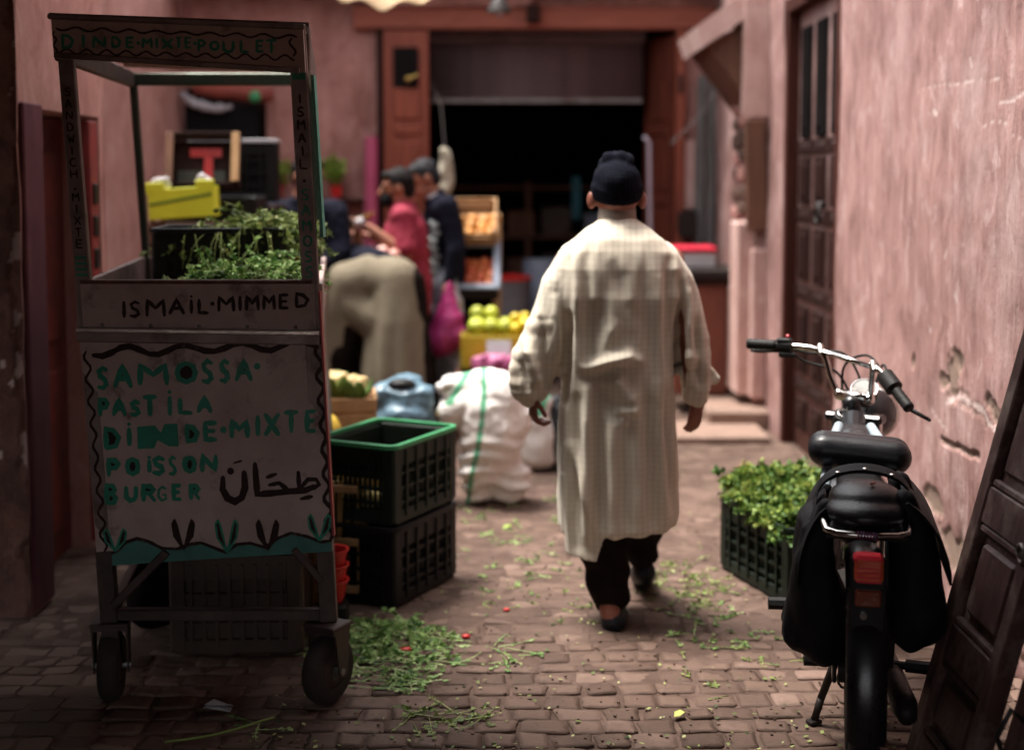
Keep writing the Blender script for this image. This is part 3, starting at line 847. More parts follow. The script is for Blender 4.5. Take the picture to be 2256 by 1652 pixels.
# ---- hand lettering: strokes laid on the boards as paint a millimetre or two thick
GL = {
 'A': [[(0, 0), (.5, 1), (1, 0)], [(.2, .38), (.8, .38)]], 'B': [[(0, 0), (0, 1), (.7, .95), (.85, .75), (.6, .53), (0, .52)], [(.6, .53), (.95, .3), (.75, .04), (0, 0)]],
 'C': [[(.95, .85), (.6, 1), (.15, .8), (0, .45), (.2, .1), (.6, 0), (.95, .15)]], 'D': [[(.05, 0), (.05, 1), (.6, .92), (1, .55), (.75, .12), (.05, 0)]],
 'E': [[(.95, 1), (.05, .97), (.05, .02), (.95, 0)], [(.05, .5), (.8, .52)]], 'G': [[(.9, .85), (.5, 1), (.1, .75), (.05, .3), (.4, 0), (.9, .12), (.9, .42), (.55, .42)]],
 'H': [[(0, 0), (0, 1)], [(1, 0), (1, 1)], [(0, .5), (1, .5)]], 'I': [[(.5, 0), (.5, 1)]], 'i': [[(.5, 0), (.5, .74)], [(.5, .93), (.52, .99)]],
 'L': [[(.05, 1), (.05, .04), (1, 0)]], 'M': [[(0, 0), (.03, 1), (.5, .5), (.95, 1), (1, 0)]], 'N': [[(0, 0), (.02, 1), (.95, .05), (1, 1)]],
 'O': [[(.5, 1), (.12, .82), (0, .5), (.12, .16), (.5, 0), (.88, .16), (1, .5), (.88, .84), (.5, 1)]], 'P': [[(.05, 0), (.05, 1), (.7, .97), (.98, .75), (.75, .5), (.05, .45)]],
 'R': [[(.05, 0), (.05, 1), (.7, .97), (.95, .75), (.7, .52), (.05, .48)], [(.5, .5), (1, 0)]],
 'S': [[(.95, .88), (.55, 1), (.12, .82), (.25, .58), (.75, .42), (.9, .18), (.5, 0), (.02, .06)]], 'T': [[(0, .97), (1, 1)], [(.5, .98), (.5, 0)]],
 'U': [[(.03, 1), (.03, .25), (.4, 0), (.8, .08), (.97, .35), (1, 1)]], 'W': [[(0, 1), (.25, 0), (.5, .7), (.75, 0), (1, 1)]], 'X': [[(0, 0), (1, 1)], [(0, 1), (1, 0)]],
}
FILL = {'A': [(.24, .42), (.5, .86), (.76, .42)], 'O': [(.5, .92), (.14, .75), (.08, .5), (.16, .22), (.5, .08), (.84, .22), (.92, .5), (.84, .78)],
        'D': [(.12, .1), (.12, .9), (.55, .85), (.88, .55), (.68, .2)], 'P': [(.12, .52), (.12, .92), (.65, .9), (.88, .75), (.7, .57)],
        'R': [(.12, .54), (.12, .92), (.65, .9), (.85, .75), (.65, .58)], 'B': [(.1, .08), (.1, .92), (.6, .88), (.75, .72), (.5, .53), (.85, .3), (.68, .1)]}

def ribbon(mb, pts, w, plane, lift=.0016, closed=False):
    """flat brush stroke with round ends; pts are 2-D board coordinates, plane() maps them to the board"""
    r_ = random.Random(int(pts[0][0] * 7919 + pts[0][1] * 104729))
    P = [V((p[0], p[1], 0)) for p in pts]
    # resample with a slight tremble of the hand
    Q = []
    for i in range(len(P) - 1):
        d = (P[i + 1] - P[i]).length; k = max(1, int(d / (w * .9)))
        for j in range(k):
            Q.append(P[i].lerp(P[i + 1], j / k))
    Q.append(P[-1])
    n = len(Q); Lv, Rv = [], []
    for i, p in enumerate(Q):
        t = Q[min(i + 1, n - 1)] - Q[max(i - 1, 0)]
        if t.length < 1e-9: t = V((1, 0, 0))
        t.normalize(); s = V((-t.y, t.x, 0))
        ww = w * .5 * r_.uniform(.85, 1.15)
        if i in (0, n - 1): ww *= .7
        Lv.append(p + s * ww); Rv.append(p - s * ww)
    e0 = Q[0] - (Q[1] - Q[0]).normalized() * w * .3; e1 = Q[-1] + (Q[-1] - Q[-2]).normalized() * w * .3
    allp = Lv + Rv + [e0, e1]
    vs = [plane(p.x, p.y, lift) for p in allp]
    fs = [(i, i + 1, n + i + 1, n + i) for i in range(n - 1)] + [(2 * n, 0, n), (2 * n + 1, 2 * n - 1, n - 1)]
    mb.add(vs, fs)

def flat(mb, pts, plane, lift):
    c = (sum(p[0] for p in pts) / len(pts), sum(p[1] for p in pts) / len(pts)); n = len(pts)
    mb.add([plane(p[0], p[1], lift) for p in pts] + [plane(c[0], c[1], lift)], [(i, (i + 1) % n, n) for i in range(n)])

def letter(mb, ch, x0, y0, x1, y1, w, plane, fillmb=None, lift=.0016):
    """board coordinates, y downwards as traced"""
    if ch == '.':
        flat(mb, [(x0 + w * .6 * math.cos(a), y0 + w * .6 * math.sin(a)) for a in [k * math.pi / 5 for k in range(10)]], plane, lift); return
    f = lambda p: (lerp(x0, x1, p[0]), lerp(y1, y0, p[1]))
    h = w * .5
    if x1 - x0 > 2.2 * w: x0 += h; x1 -= h
    y0 += h; y1 -= h
    if fillmb is not None and ch in FILL:
        flat(fillmb, [f(p) for p in FILL[ch]], plane, lift - .0007)
    for k, st in enumerate(GL[ch]):
        ribbon(mb, [f(p) for p in st], w, plane, lift + .00025 * k)

# front panel, board units (traced): 0..1829 across, 0..1652 down
def panel_plane(x, y, lift):
    X = -1.2795 + x * .000413; Z = 1.101 - y * .0004255
    u = (X - XL(Z)) / (XR(Z) - XL(Z)); v = (Z - PB(u)) / (PT(u) - PB(u))
    return V((X, CY - .002 + .004 * math.sin(5 * u + 3 * v) - lift - .001, Z))
LINES = [('S', 75, 145, 180, 330), ('A', 195, 130, 355, 320), ('M', 380, 125, 615, 300), ('O', 650, 110, 825, 285), ('S', 835, 95, 945, 285), ('S', 965, 95, 1062, 280), ('A', 1080, 95, 1225, 270), ('.', 1250, 155, 0, 0),
 ('P', 80, 370, 180, 525), ('A', 180, 370, 305, 520), ('S', 310, 385, 410, 520), ('T', 405, 350, 530, 520), ('i', 585, 310, 640, 515), ('L', 665, 365, 790, 505), ('A', 800, 355, 930, 495),
 ('D', 115, 580, 255, 760), ('i', 280, 540, 340, 735), ('D', 710, 560, 830, 710), ('E', 845, 535, 970, 695), ('.', 1000, 605, 0, 0), ('M', 1040, 525, 1195, 675), ('I', 1225, 490, 1275, 660), ('X', 1285, 475, 1420, 660), ('T', 1430, 460, 1555, 640), ('E', 1585, 455, 1685, 635),
 ('P', 130, 805, 245, 955), ('O', 268, 795, 390, 945), ('i', 430, 780, 475, 925), ('S', 480, 785, 560, 940), ('S', 585, 785, 660, 940), ('O', 690, 780, 805, 925), ('N', 820, 770, 960, 920),
 ('B', 115, 985, 225, 1155), ('U', 255, 1000, 370, 1135), ('R', 400, 990, 485, 1135), ('G', 500, 1005, 585, 1125), ('E', 605, 985, 695, 1125), ('R', 730, 985, 830, 1120)]
g_, m_ = MB(), MB()
for ch, a, b, c, d in LINES:
    thin = 28 if (ch == 'S' and b == 785 and a > 500) else 20 if ch in 'G' else 40
    letter(g_, ch, a, b, c, d, thin, panel_plane, m_ if ch in FILL else None)
flat(g_, [(370, 745), (370, 585), (500, 575), (570, 660), (570, 565), (665, 560), (672, 725), (600, 725), (490, 665), (490, 740)], panel_plane, .0016)   # blocky N
g_.build('lettering', M_green, panel, recalc=False)
# arabic word
for st, w in (([(990, 945), (985, 1030), (1020, 1095), (1075, 1120), (1125, 1090), (1150, 1020), (1145, 905)], 52), ([(1225, 845), (1232, 960), (1240, 1065), (1330, 1060), (1480, 1045), (1590, 1038), (1660, 1010)], 46),
              ([(1325, 1000), (1400, 985), (1470, 1040)], 34), ([(1310, 945), (1380, 920)], 30), ([(1540, 905), (1545, 1030)], 34), ([(1560, 1015), (1610, 960), (1670, 960), (1690, 995), (1650, 1030)], 34), ([(1555, 1100), (1640, 1082)], 30), ([(1070, 842), (1130, 826)], 16)):
    ribbon(m_, st, w, panel_plane, .0012 + .0001 * (w % 7))
letter(m_, '.', 1047, 900, 0, 0, 44, panel_plane)
# wavy border
def wave(p0, p1, amp, k, w, mb, plane, ph=0.):
    d = (p1[0] - p0[0], p1[1] - p0[1]); L_ = math.hypot(*d); nx_, ny_ = -d[1] / L_, d[0] / L_
    pts = []
    for i in range(k * 6 + 1):
        t = i / (k * 6); s = amp * math.sin(2 * math.pi * k * t + ph) * (1 + .2 * math.sin(9 * t))
        pts.append((p0[0] + d[0] * t + nx_ * s, p0[1] + d[1] * t + ny_ * s))
    ribbon(mb, pts, w, plane, .0011)
wave((12, 50), (110, 1480), 20, 9, 20, m_, panel_plane)
wave((1690, 10), (1765, 1400), 22, 8, 30, m_, panel_plane)
wave((60, 55), (1690, 0), 30, 4, 42, m_, panel_plane, .8)
# hills and sprouts along the bottom
hl = MB()
tops = [(120, 1510), (200, 1480), (270, 1415), (350, 1390), (430, 1410), (530, 1460), (640, 1465), (740, 1430), (820, 1420), (900, 1450), (1000, 1490), (1080, 1430), (1180, 1420), (1290, 1450), (1380, 1385), (1480, 1345), (1600, 1370), (1700, 1410), (1775, 1400)]
bots = [(120, 1580), (500, 1560), (900, 1545), (1300, 1515), (1775, 1480)]
for i in range(len(tops) - 1):
    a, b = tops[i], tops[i + 1]
    ba = 1588 - (a[0] - 120) * .066; bb_ = 1588 - (b[0] - 120) * .066
    hl.add([panel_plane(a[0], a[1], .0008), panel_plane(b[0], b[1], .0008), panel_plane(b[0], bb_, .0008), panel_plane(a[0], ba, .0008)], [(0, 1, 2, 3)])
hl.build('painted_hills', M_hill, panel, recalc=False)
ribbon(m_, tops, 24, panel_plane, .0014)
for (x, y, h, green) in ((190, 1480, 160, 1), (690, 1470, 220, 0), (1010, 1490, 240, 1), (1310, 1470, 220, 0), (1690, 1400, 190, 1)):
    gs = MB()
    for s in (-1, 1):
        leafp = [(x, y), (x + s * 20, y - h * .35), (x + s * 45, y - h * .8), (x + s * 62, y - h), (x + s * 82, y - h * .85), (x + s * 70, y - h * .45)]
        flat(m_, leafp, panel_plane, .0019)
        if green: ribbon(gs, leafp + [leafp[0]], 15, panel_plane, .0023)
        else: ribbon(gs, leafp + [leafp[0]], 12, panel_plane, .0023)
    gs.build('painted_sprout', M_green if green else M_maroon, panel, recalc=False)
m_.build('outlines', M_maroon, panel, recalc=False)
# name on the tray board (units of the first tracing: 1.835 per photo pixel)
def tray_plane(x, y, lift):
    return V((-1.528 + x / 1.8356 * .9024 * .001355, CY - .003 - lift - .0008, 1.2835 - (y - 1272) / 1.8356 * .9024 * .001362))
t_ = MB()
for ch, a, b, c, d in [('I', 540, 1345, 572, 1430), ('S', 574, 1345, 634, 1428), ('M', 650, 1338, 745, 1425), ('A', 752, 1335, 832, 1415), ('i', 842, 1318, 874, 1412), ('L', 882, 1335, 940, 1412), ('.', 952, 1362, 0, 0), ('M', 972, 1325, 1056, 1402),
                       ('I', 1062, 1322, 1090, 1400), ('M', 1096, 1320, 1166, 1398), ('M', 1174, 1318, 1238, 1394), ('E', 1246, 1314, 1300, 1390), ('D', 1318, 1310, 1388, 1385)]:
    letter(t_, ch, a, b, c, d, 17, tray_plane)
t_.build('lettering', M_maroon, trayb, recalc=False)
# fascia sign
def fascia_plane(x, y, lift):
    px = (120 + x / 3.418) * .9024; py = (30 + y / 3.418) * .9024
    return V(((px - 1128) * .001338, CY - .022 - lift - .0006, 2.063 - (py - 42) * .00134))
f_ = MB(); fm = MB()
for ch, a, b, c, d in [('D', 125, 185, 240, 318), ('i', 292, 150, 335, 312), ('N', 385, 200, 505, 312), ('D', 538, 202, 630, 312), ('E', 658, 206, 742, 312), ('.', 768, 264, 0, 0), ('M', 792, 215, 890, 312), ('I', 905, 212, 938, 312), ('X', 952, 218, 1062, 322),
                       ('T', 1072, 206, 1132, 312), ('E', 1146, 206, 1216, 314), ('.', 1238, 266, 0, 0), ('P', 1252, 228, 1332, 344), ('O', 1352, 240, 1444, 332), ('U', 1458, 238, 1568, 350), ('L', 1602, 232, 1692, 350), ('E', 1734, 232, 1816, 346), ('T', 1818, 228, 1922, 354)]:
    letter(f_, ch, a, b, c, d, 26, fascia_plane)
f_.build('lettering', M_green, fascia, recalc=False)
wave((90, 145), (2080, 215), 14, 9, 17, fm, fascia_plane); wave((90, 330), (2060, 385), 20, 12, 15, fm, fascia_plane, 1.5)
wave((75, 170), (80, 350), 14, 2, 15, fm, fascia_plane); wave((2040, 225), (2050, 370), 22, 1, 17, fm, fascia_plane)
fm.build('border', M_maroon, fascia, recalc=False)
# words running down the posts
def post_word(word, u, z0, dz, w, size, m, par, dy):
    mb = MB()
    z = z0
    for ch in word:
        p = fr_(u, z, 0)
        def pl_(x, y, lift, p=p, z=z): return V((p.x + x + (-y) * -.05, CY + .0145 - dy - lift, z - y))
        if ch == ' ': z -= dz; continue
        if ch == '.': letter(mb, '.', 0, size * .3, 0, 0, w * 1.3, pl_)
        else: letter(mb, ch, -size * .36, -size * .45, size * .36, size * .45, w, pl_)
        z -= dz
    mb.build('lettering', m, par, recalc=False)
post_word('SANDWICH.MIXTE', .03, 1.85, .0345, .005, .032, M_maroon, pL, .0155)
post_word('ISMAIL.', .968, 1.83, .0385, .006, .036, M_maroon, pR, .0155)
post_word('SAMOSSAE', .968, 1.548, .046, .007, .042, M_green, pR, .0155)
for k in range(4):
    MB().box(fr_(.03, 1.36 - .017 * k, -.0012), (.034, .002, .008)).build('painted_stripe', M_green, pL)
MB().box(fr_(.968, 1.90, -.0012), (.04, .002, .03)).build('painted_stripe', M_green, pR)

for u in (.1, .3, .5, .7, .9):
    MB().ell(fr_(u, 1.16 - .008 * u, -.004), (.006, .004, .006), 8, 6).build('rivet', M_metal_grey, trayb, smooth=True)
# ------------------------------------------------------------------ walking man in a long robe, seen from behind
M_skin = mat('tanned_skin', (.36, .16, .1), (.28, .11, .07), scale=14, rough=.5, bump=.15, bscale=140)
M_skin_red = mat('weathered_skin', (.3, .105, .065), (.2, .065, .045), scale=14, rough=.5, bump=.2, bscale=140)
M_knit = mat('navy_knit_wool', (.003, .0036, .008), (.006, .007, .014), scale=40, rough=.95, bump=.9, bscale=160, bdist=.006, spec=.08)
M_trous = mat('dark_brown_cloth', (.014, .009, .007), (.008, .0055, .005), scale=20, rough=.95, bump=.4, bscale=120, spec=.08)
M_shoe = mat('worn_black_leather', (.006, .006, .009), (.012, .012, .016), scale=18, rough=.5, bump=.2, spec=.25)

def robe_material():
    m = bpy.data.materials.new('cream_checked_cotton'); m.use_nodes = True
    nt = m.node_tree; N = nt.nodes; L = nt.links; b = N['Principled BSDF']
    b.inputs['Roughness'].default_value = .9; b.inputs['Specular IOR Level'].default_value = .2; b.inputs['Sheen Weight'].default_value = .15
    tc = N.new('ShaderNodeTexCoord')
    nz = N.new('ShaderNodeTexNoise'); nz.inputs['Scale'].default_value = 5; nz.inputs['Detail'].default_value = 3
    L.new(tc.outputs['Object'], nz.inputs['Vector'])
    ds = N.new('ShaderNodeVectorMath'); ds.operation = 'MULTIPLY_ADD'; ds.inputs[1].default_value = (.03, .03, .03)
    L.new(nz.outputs['Color'], ds.inputs[0]); L.new(tc.outputs['Object'], ds.inputs[2])
    sep = N.new('ShaderNodeSeparateXYZ'); L.new(ds.outputs[0], sep.inputs[0])
    def stripe(src, period, width):
        a = N.new('ShaderNodeMath'); a.operation = 'MULTIPLY'; a.inputs[1].default_value = 1 / period; L.new(src, a.inputs[0])
        f = N.new('ShaderNodeMath'); f.operation = 'FRACT'; L.new(a.outputs[0], f.inputs[0])
        s_ = N.new('ShaderNodeMath'); s_.operation = 'SUBTRACT'; s_.inputs[1].default_value = .5; L.new(f.outputs[0], s_.inputs[0])
        ab = N.new('ShaderNodeMath'); ab.operation = 'ABSOLUTE'; L.new(s_.outputs[0], ab.inputs[0])
        r = N.new('ShaderNodeMapRange'); r.inputs[1].default_value = width; r.inputs[2].default_value = width * .35; r.inputs[3].default_value = 0; r.inputs[4].default_value = 1
        L.new(ab.outputs[0], r.inputs[0]); return r.outputs[0]
    sx = stripe(sep.outputs['X'], .021, .2); sz = stripe(sep.outputs['Z'], .021, .2)
    hz_ = N.new('ShaderNodeMath'); hz_.operation = 'MULTIPLY'; hz_.inputs[1].default_value = .6; L.new(sz, hz_.inputs[0])
    mx = N.new('ShaderNodeMath'); mx.operation = 'ADD'; L.new(sx, mx.inputs[0]); L.new(hz_.outputs[0], mx.inputs[1])
    sc = N.new('ShaderNodeMath'); sc.operation = 'MULTIPLY'; sc.inputs[1].default_value = .18; L.new(mx.outputs[0], sc.inputs[0])
    col = N.new('ShaderNodeMix'); col.data_type = 'RGBA'
    L.new(sc.outputs[0], col.inputs[0]); col.inputs[6].default_value = (.70, .63, .515, 1); col.inputs[7].default_value = (.3, .22, .16, 1)
    n2 = N.new('ShaderNodeTexNoise'); n2.inputs['Scale'].default_value = 4; n2.inputs['Detail'].default_value = 6
    L.new(tc.outputs['Object'], n2.inputs['Vector'])
    r2 = N.new('ShaderNodeMapRange'); r2.inputs[1].default_value = .45; r2.inputs[2].default_value = .72; r2.inputs[4].default_value = .35; L.new(n2.outputs['Fac'], r2.inputs[0])
    c2 = N.new('ShaderNodeMix'); c2.data_type = 'RGBA'; L.new(r2.outputs[0], c2.inputs[0]); L.new(col.outputs[2], c2.inputs[6]); c2.inputs[7].default_value = (.44, .35, .26, 1)
    L.new(c2.outputs[2], b.inputs['Base Color'])
    n3 = N.new('ShaderNodeTexNoise'); n3.inputs['Scale'].default_value = 300; L.new(tc.outputs['Object'], n3.inputs['Vector'])
    bp = N.new('ShaderNodeBump'); bp.inputs['Strength'].default_value = .25; bp.inputs['Distance'].default_value = .002
    L.new(n3.outputs['Fac'], bp.inputs['Height']); L.new(bp.outputs[0], b.inputs['Normal'])
    return m
M_robe = robe_material()

def hand(mb, wrist, d, pn, side, size=.085, curl=.5, r=.0085):
    """palm with four unequal fingers and a thumb; d = from wrist to fingers, pn = palm side, side = +1 when the thumb lies along d x pn"""
    d = V(d).normalized(); pn = V(pn); pn = (pn - d * pn.dot(d)).normalized(); s = d.cross(pn) * side
    w = V(wrist)
    for k in (-.6, -.1, .4, .8):
        mb.cap(w + s * .012 * k, w + d * size + s * .028 * k, .014, .012, 8)
    for i, (k, ln) in enumerate(((-.95, .06), (-.32, .074), (.32, .08), (.95, .072))):
        p = w + d * size + s * .028 * k
        q = p; ang = curl * .6
        for f in (.42, .32, .26):
            dd = (d * math.cos(ang) + pn * math.sin(ang)).normalized()
            nx = q + dd * ln * f
            mb.cap(q, nx, r, r * .92, 8); q = nx; ang += curl
    t0 = w + d * size * .3 + s * .022
    t1 = t0 + (d * .6 + s * .75 + pn * .35).normalized() * .036
    t2 = t1 + (d * .9 + s * .15 + pn * .5).normalized() * .034
    mb.chain([t0, t1, t2], [.012, .0105, .009], 8)

man = thing('person', (.375, 4.85, 0), 'man in a cream checked robe and navy knit cap walking away', 'person')
mb_ = MB()
# skin: head, neck, arms, hands, legs, feet in one surface
HC = V((.373, 4.86, 1.525))
mb_.ell(HC + V((0, 0, .02)), (.078, .098, .105), 20, 14); mb_.ell(HC + V((0, .045, -.06)), (.055, .06, .065), 16, 10)
mb_.ell(HC + V((0, .105, -.02)), (.014, .02, .022), 10, 8); mb_.ell(HC + V((0, .095, -.075)), (.025, .015, .01), 10, 6)
for s in (-1, 1):
    mb_.ell(HC + V((s * .091, -.012, -.008)), (.013, .021, .033), 12, 8, rotz(-s * .7)); mb_.ell(HC + V((s * .03, .085, .01)), (.016, .014, .012), 10, 6)
mb_.cap(HC + V((0, -.01, -.03)), (.375, 4.86, 1.40), .056, .05)
mb_.chain([(.375, 4.85, 1.34), (.375, 4.84, 1.0), (.375, 4.84, .88)], [.07, .09, .1])
mb_.chain([(.375, 4.85, 1.34), (.2, 4.83, 1.3), (.11, 4.83, 1.06), (.075, 4.80, .82)], [.05, .05, .04, .028])
mb_.chain([(.375, 4.85, 1.34), (.56, 4.83, 1.3), (.63, 4.83, 1.05), (.655, 4.83, .81)], [.08, .055, .042, .028])
hand(mb_, (.075, 4.80, .83), (.0, -.05, -1), (1, .3, 0), 1, .07, .75)
hand(mb_, (.655, 4.83, .825), (.03, .0, -1), (-.55, .75, -.1), 1, .075, .38)
mb_.chain([(.31, 4.82, .88), (.34, 4.80, .5), (.345, 4.77, .11), (.35, 4.74, .055)], [.09, .065, .042, .036])
mb_.chain([(.45, 4.84, .88), (.49, 5.02, .52), (.50, 5.12, .18), (.505, 5.11, .12)], [.09, .065, .042, .036])
mb_.chain([(.355, 4.735, .045), (.36, 4.83, .035), (.37, 4.93, .03)], [.034, .036, .03])
mb_.chain([(.505, 5.10, .11), (.505, 5.2, .06), (.51, 5.28, .035)], [.034, .036, .03])
organic('body', mb_, M_skin_red, man, .0055, 2)

# robe: shoulders to hem, sleeves, loose sleeve flap, drawn into one cloth surface and creased
RB = MB()
def robe_ring(z, cx, cy, rx, ry, zl=0, n=72, pw=2.3):
    out = []
    for j in range(n):
        a = 2 * math.pi * j / n; c, s = math.cos(a), math.sin(a)
        q = (abs(c) ** pw + abs(s) ** pw) ** (-1 / pw)
        out.append(V((cx + rx * q * c, cy + ry * q * s, z + zl * (-c))))
    return out
prof = [(1.452, .374, 4.845, .062, .058), (1.445, .374, 4.84, .072, .066), (1.43, .374, 4.83, .09, .078), (1.41, .374, 4.82, .12, .086), (1.38, .374, 4.81, .16, .10), (1.34, .374, 4.81, .2, .115), (1.28, .374, 4.81, .228, .13),
        (1.18, .374, 4.81, .226, .14), (1.05, .374, 4.82, .21, .14), (.92, .376, 4.82, .204, .14), (.8, .378, 4.83, .208, .145), (.66, .38, 4.84, .215, .155), (.52, .382, 4.85, .217, .165), (.42, .382, 4.855, .215, .17), (.36, .381, 4.86, .212, .175)]
rings = []
for k in range(len(prof) - 1):
    A, B = prof[k], prof[k + 1]
    for t in (0, .5):
        q = [lerp(a, b, t) for a, b in zip(A, B)]
        rings.append(robe_ring(q[0], *q[1:]))
rings.append(robe_ring(.35, .38, 4.86, .21, .178, -.008)); rings.append(robe_ring(.338, .38, 4.862, .205, .175, -.008))
RB.loft(rings)
# sleeves
RB.chain([(.235, 4.81, 1.30), (.185, 4.81, 1.21), (.158, 4.815, 1.12), (.118, 4.82, 1.02), (.078, 4.82, .93), (.068, 4.815, .87), (.068, 4.80, .825)], [.078, .082, .08, .085, .09, .08, .045], 18)
RB.chain([(.52, 4.81, 1.30), (.57, 4.81, 1.22), (.608, 4.82, 1.12), (.636, 4.825, 1.01), (.652, 4.83, .92), (.655, 4.83, .86), (.656, 4.83, .825)], [.078, .078, .074, .07, .066, .056, .047], 18)
RB.prism([(.68, 4.84, 1.02), (.702, 4.85, .95), (.748, 4.86, .876), (.738, 4.86, .862), (.70, 4.86, .855), (.66, 4.85, .85)], (0, .035, 0))
# front-left tail of the hem hanging lower, with its slit edge
RB.prism([(.172, 4.77, .55), (.188, 4.74, .40), (.20, 4.73, .262), (.25, 4.71, .254), (.298, 4.69, .25), (.325, 4.685, .335), (.31, 4.69, .52)], (0, .1, 0))
CREASE = [  # (x,z) to (x,z), width, height on the back of the robe: ridges positive, valleys negative
 ((.255, .935), (.41, .985), .024, .018), ((.39, .985), (.46, .955), .022, .012), ((.25, .90), (.38, .935), .022, -.016), ((.28, .97), (.36, 1.10), .03, .010), ((.275, .94), (.29, 1.16), .024, -.010),
 ((.34, .935), (.43, .80), .026, .011), ((.29, .89), (.37, .76), .026, -.012), ((.35, 1.30), (.42, 1.1), .024, -.008), ((.395, 1.24), (.44, .97), .026, .007), ((.45, 1.28), (.47, .95), .026, -.007), ((.33, 1.28), (.295, .97), .026, -.008),
 ((.225, 1.33), (.232, .86), .02, .009), ((.255, 1.33), (.262, .96), .02, -.012), ((.545, 1.31), (.542, .92), .02, -.011), ((.51, 1.25), (.525, .82), .024, .008), ((.57, 1.33), (.575, 1.1), .018, .010),
 ((.20, 1.12), (.178, .80), .014, -.034), ((.588, 1.16), (.598, .84), .013, -.034), ((.265, .88), (.262, .33), .024, .016), ((.30, .86), (.312, .34), .022, -.016), ((.345, .8), (.352, .36), .022, .008), ((.385, .72), (.395, .34), .024, -.007),
 ((.228, .82), (.232, .3), .022, -.012), ((.43, .9), (.445, .36), .028, .007), ((.50, .88), (.535, .38), .024, .012), ((.47, .82), (.495, .38), .022, -.010), ((.545, .84), (.572, .42), .018, -.012), ((.212, .66), (.31, .34), .018, .014),
 ((.355, .785), (.44, .79), .014, .010), ((.38, .765), (.405, .75), .012, .006),
 ((.05, 1.02), (.10, .86), .018, .013), ((.10, 1.1), (.135, .86), .018, -.013), ((.03, .95), (.06, .85), .014, -.008), ((.15, 1.18), (.165, .92), .016, .012),
 ((.615, 1.2), (.63, .88), .016, .012), ((.648, 1.1), (.665, .86), .014, -.012), ((.605, .985), (.67, .955), .016, .008), ((.6, .925), (.665, .905), .014, -.008), ((.58, 1.26), (.61, 1.1), .014, -.010)]
def robe_disp(p, n):
    q = (p.x, p.z); h = 0
    f = max(0., min(1., (-n.y + .35) / .8))
    if f > 0:
        for a, b, w, k in CREASE:
            if min(a[1], b[1]) - .08 < p.z < max(a[1], b[1]) + .08:
                d = seg_dist(q, a, b)
                if d < w * 3:
                    ux, uz = b[0] - a[0], b[1] - a[1]
                    tt = ((q[0] - a[0]) * ux + (q[1] - a[1]) * uz) / (ux * ux + uz * uz)
                    fade = max(0., min(1., min(tt + .12, 1.12 - tt) / .35))
                    h += k * math.exp(-(d / w) ** 2) * fade * (.6 if min(a[1], b[1]) > .94 and .2 < a[0] < .58 else 1)
    lo = max(0., min(1., (1.0 - p.z) / .5))
    ang = math.atan2(p.y - 4.84, p.x - .38)
    fold = math.sin(ang * 11 + 1.3 * math.sin(p.z * 5)) * .006 * lo * (1 - .6 * f)
    g = noise.noise(V((p.x * 9, p.y * 9, p.z * 3.2))) * .006 + noise.noise(V((p.x * 26, p.y * 26, p.z * 9))) * .0045
    sl = .006 * noise.noise(V((p.x * 6, p.y * 6, p.z * 30))) if (p.x < .14 or p.x > .62) and p.z < 1.1 else 0
    return n * (h * f * 1.9 + fold + g + sl)
organic('robe', RB, M_robe, man, .0062, 2, robe_disp)
# shirt collar standing above the robe
cl = MB().lathe([(.07, -.02), (.066, .03), (.06, .034), (.062, -.015)], (.374, 4.852, 1.46), 28, rotx(.12), caps=False)
cl.build('collar', mat('grey_linen_collar', (.36, .3, .25), (.28, .22, .18), rough=.9, bump=.3, bscale=150), man, smooth=True)
# knitted cap with rolled brim and gathered crown
CP = MB()
CP.ell(HC + V((0, -.01, .052)), (.086, .104, .09), 24, 16); CP.lathe([(.06, -.022), (.086, -.026), (.093, -.014), (.092, .026), (.086, .036), (.05, .036)], HC + V((0, -.012, .024)), 28, rotx(.32))
for (dx, dy, dz, r_) in ((-.028, -.02, .135, .03), (.01, -.03, .14, .028), (.035, 0, .135, .026), (-.005, .02, .138, .03), (.028, -.03, .125, .03), (-.04, .01, .122, .028)):
    CP.ell(HC + V((dx, dy, dz)), r_, 12, 8)
organic('knit_cap', CP, M_knit, man, .006, 2, lambda p, n: n * (.0012 * math.sin(math.atan2(p.y - HC.y, p.x - HC.x) * 44) + .004 * noise.noise(p * 22)))
# trousers and slippers
TR = MB()
TR.chain([(.33, 4.87, .7), (.335, 4.85, .45), (.33, 4.80, .28), (.345, 4.79, .13), (.352, 4.78, .10)], [.08, .08, .092, .078, .066], 18)
TR.chain([(.44, 4.9, .7), (.47, 4.95, .45), (.485, 5.06, .3), (.497, 5.11, .17)], [.08, .08, .085, .066], 18)
organic('trousers', TR, M_trous, man, .009, 2, lambda p, n: n * (.012 * noise.noise(V((p.x * 10, p.y * 10, p.z * 7))) + .006 * math.sin(p.z * 60 + p.x * 20)))
def slipper(p0, p1, lift0, lift1):
    s_ = MB()
    a, b = V(p0), V(p1)
    s_.chain([a + V((0, 0, lift0 + .012)), a.lerp(b, .5) + V((0, 0, lerp(lift0, lift1, .5) + .014)), b + V((0, 0, lift1 + .014))], [.046, .052, .04], 14)
    me = remeshed(s_, .008, 2)
    for v in me.vertices:
        gz0 = min(lift0, lift1)
        v.co.z = max(v.co.z, .0 + gz0 * 0 - .002)
    at = me.attributes.new('tint', 'FLOAT', 'POINT')
    for v in me.vertices: v.co -= man.location
    link('slipper', me, M_shoe, man)
slipper((.362, 4.74, 0), (.376, 4.93, 0), .012, .012)
slipper((.505, 5.10, 0), (.512, 5.29, 0), .085, .012)
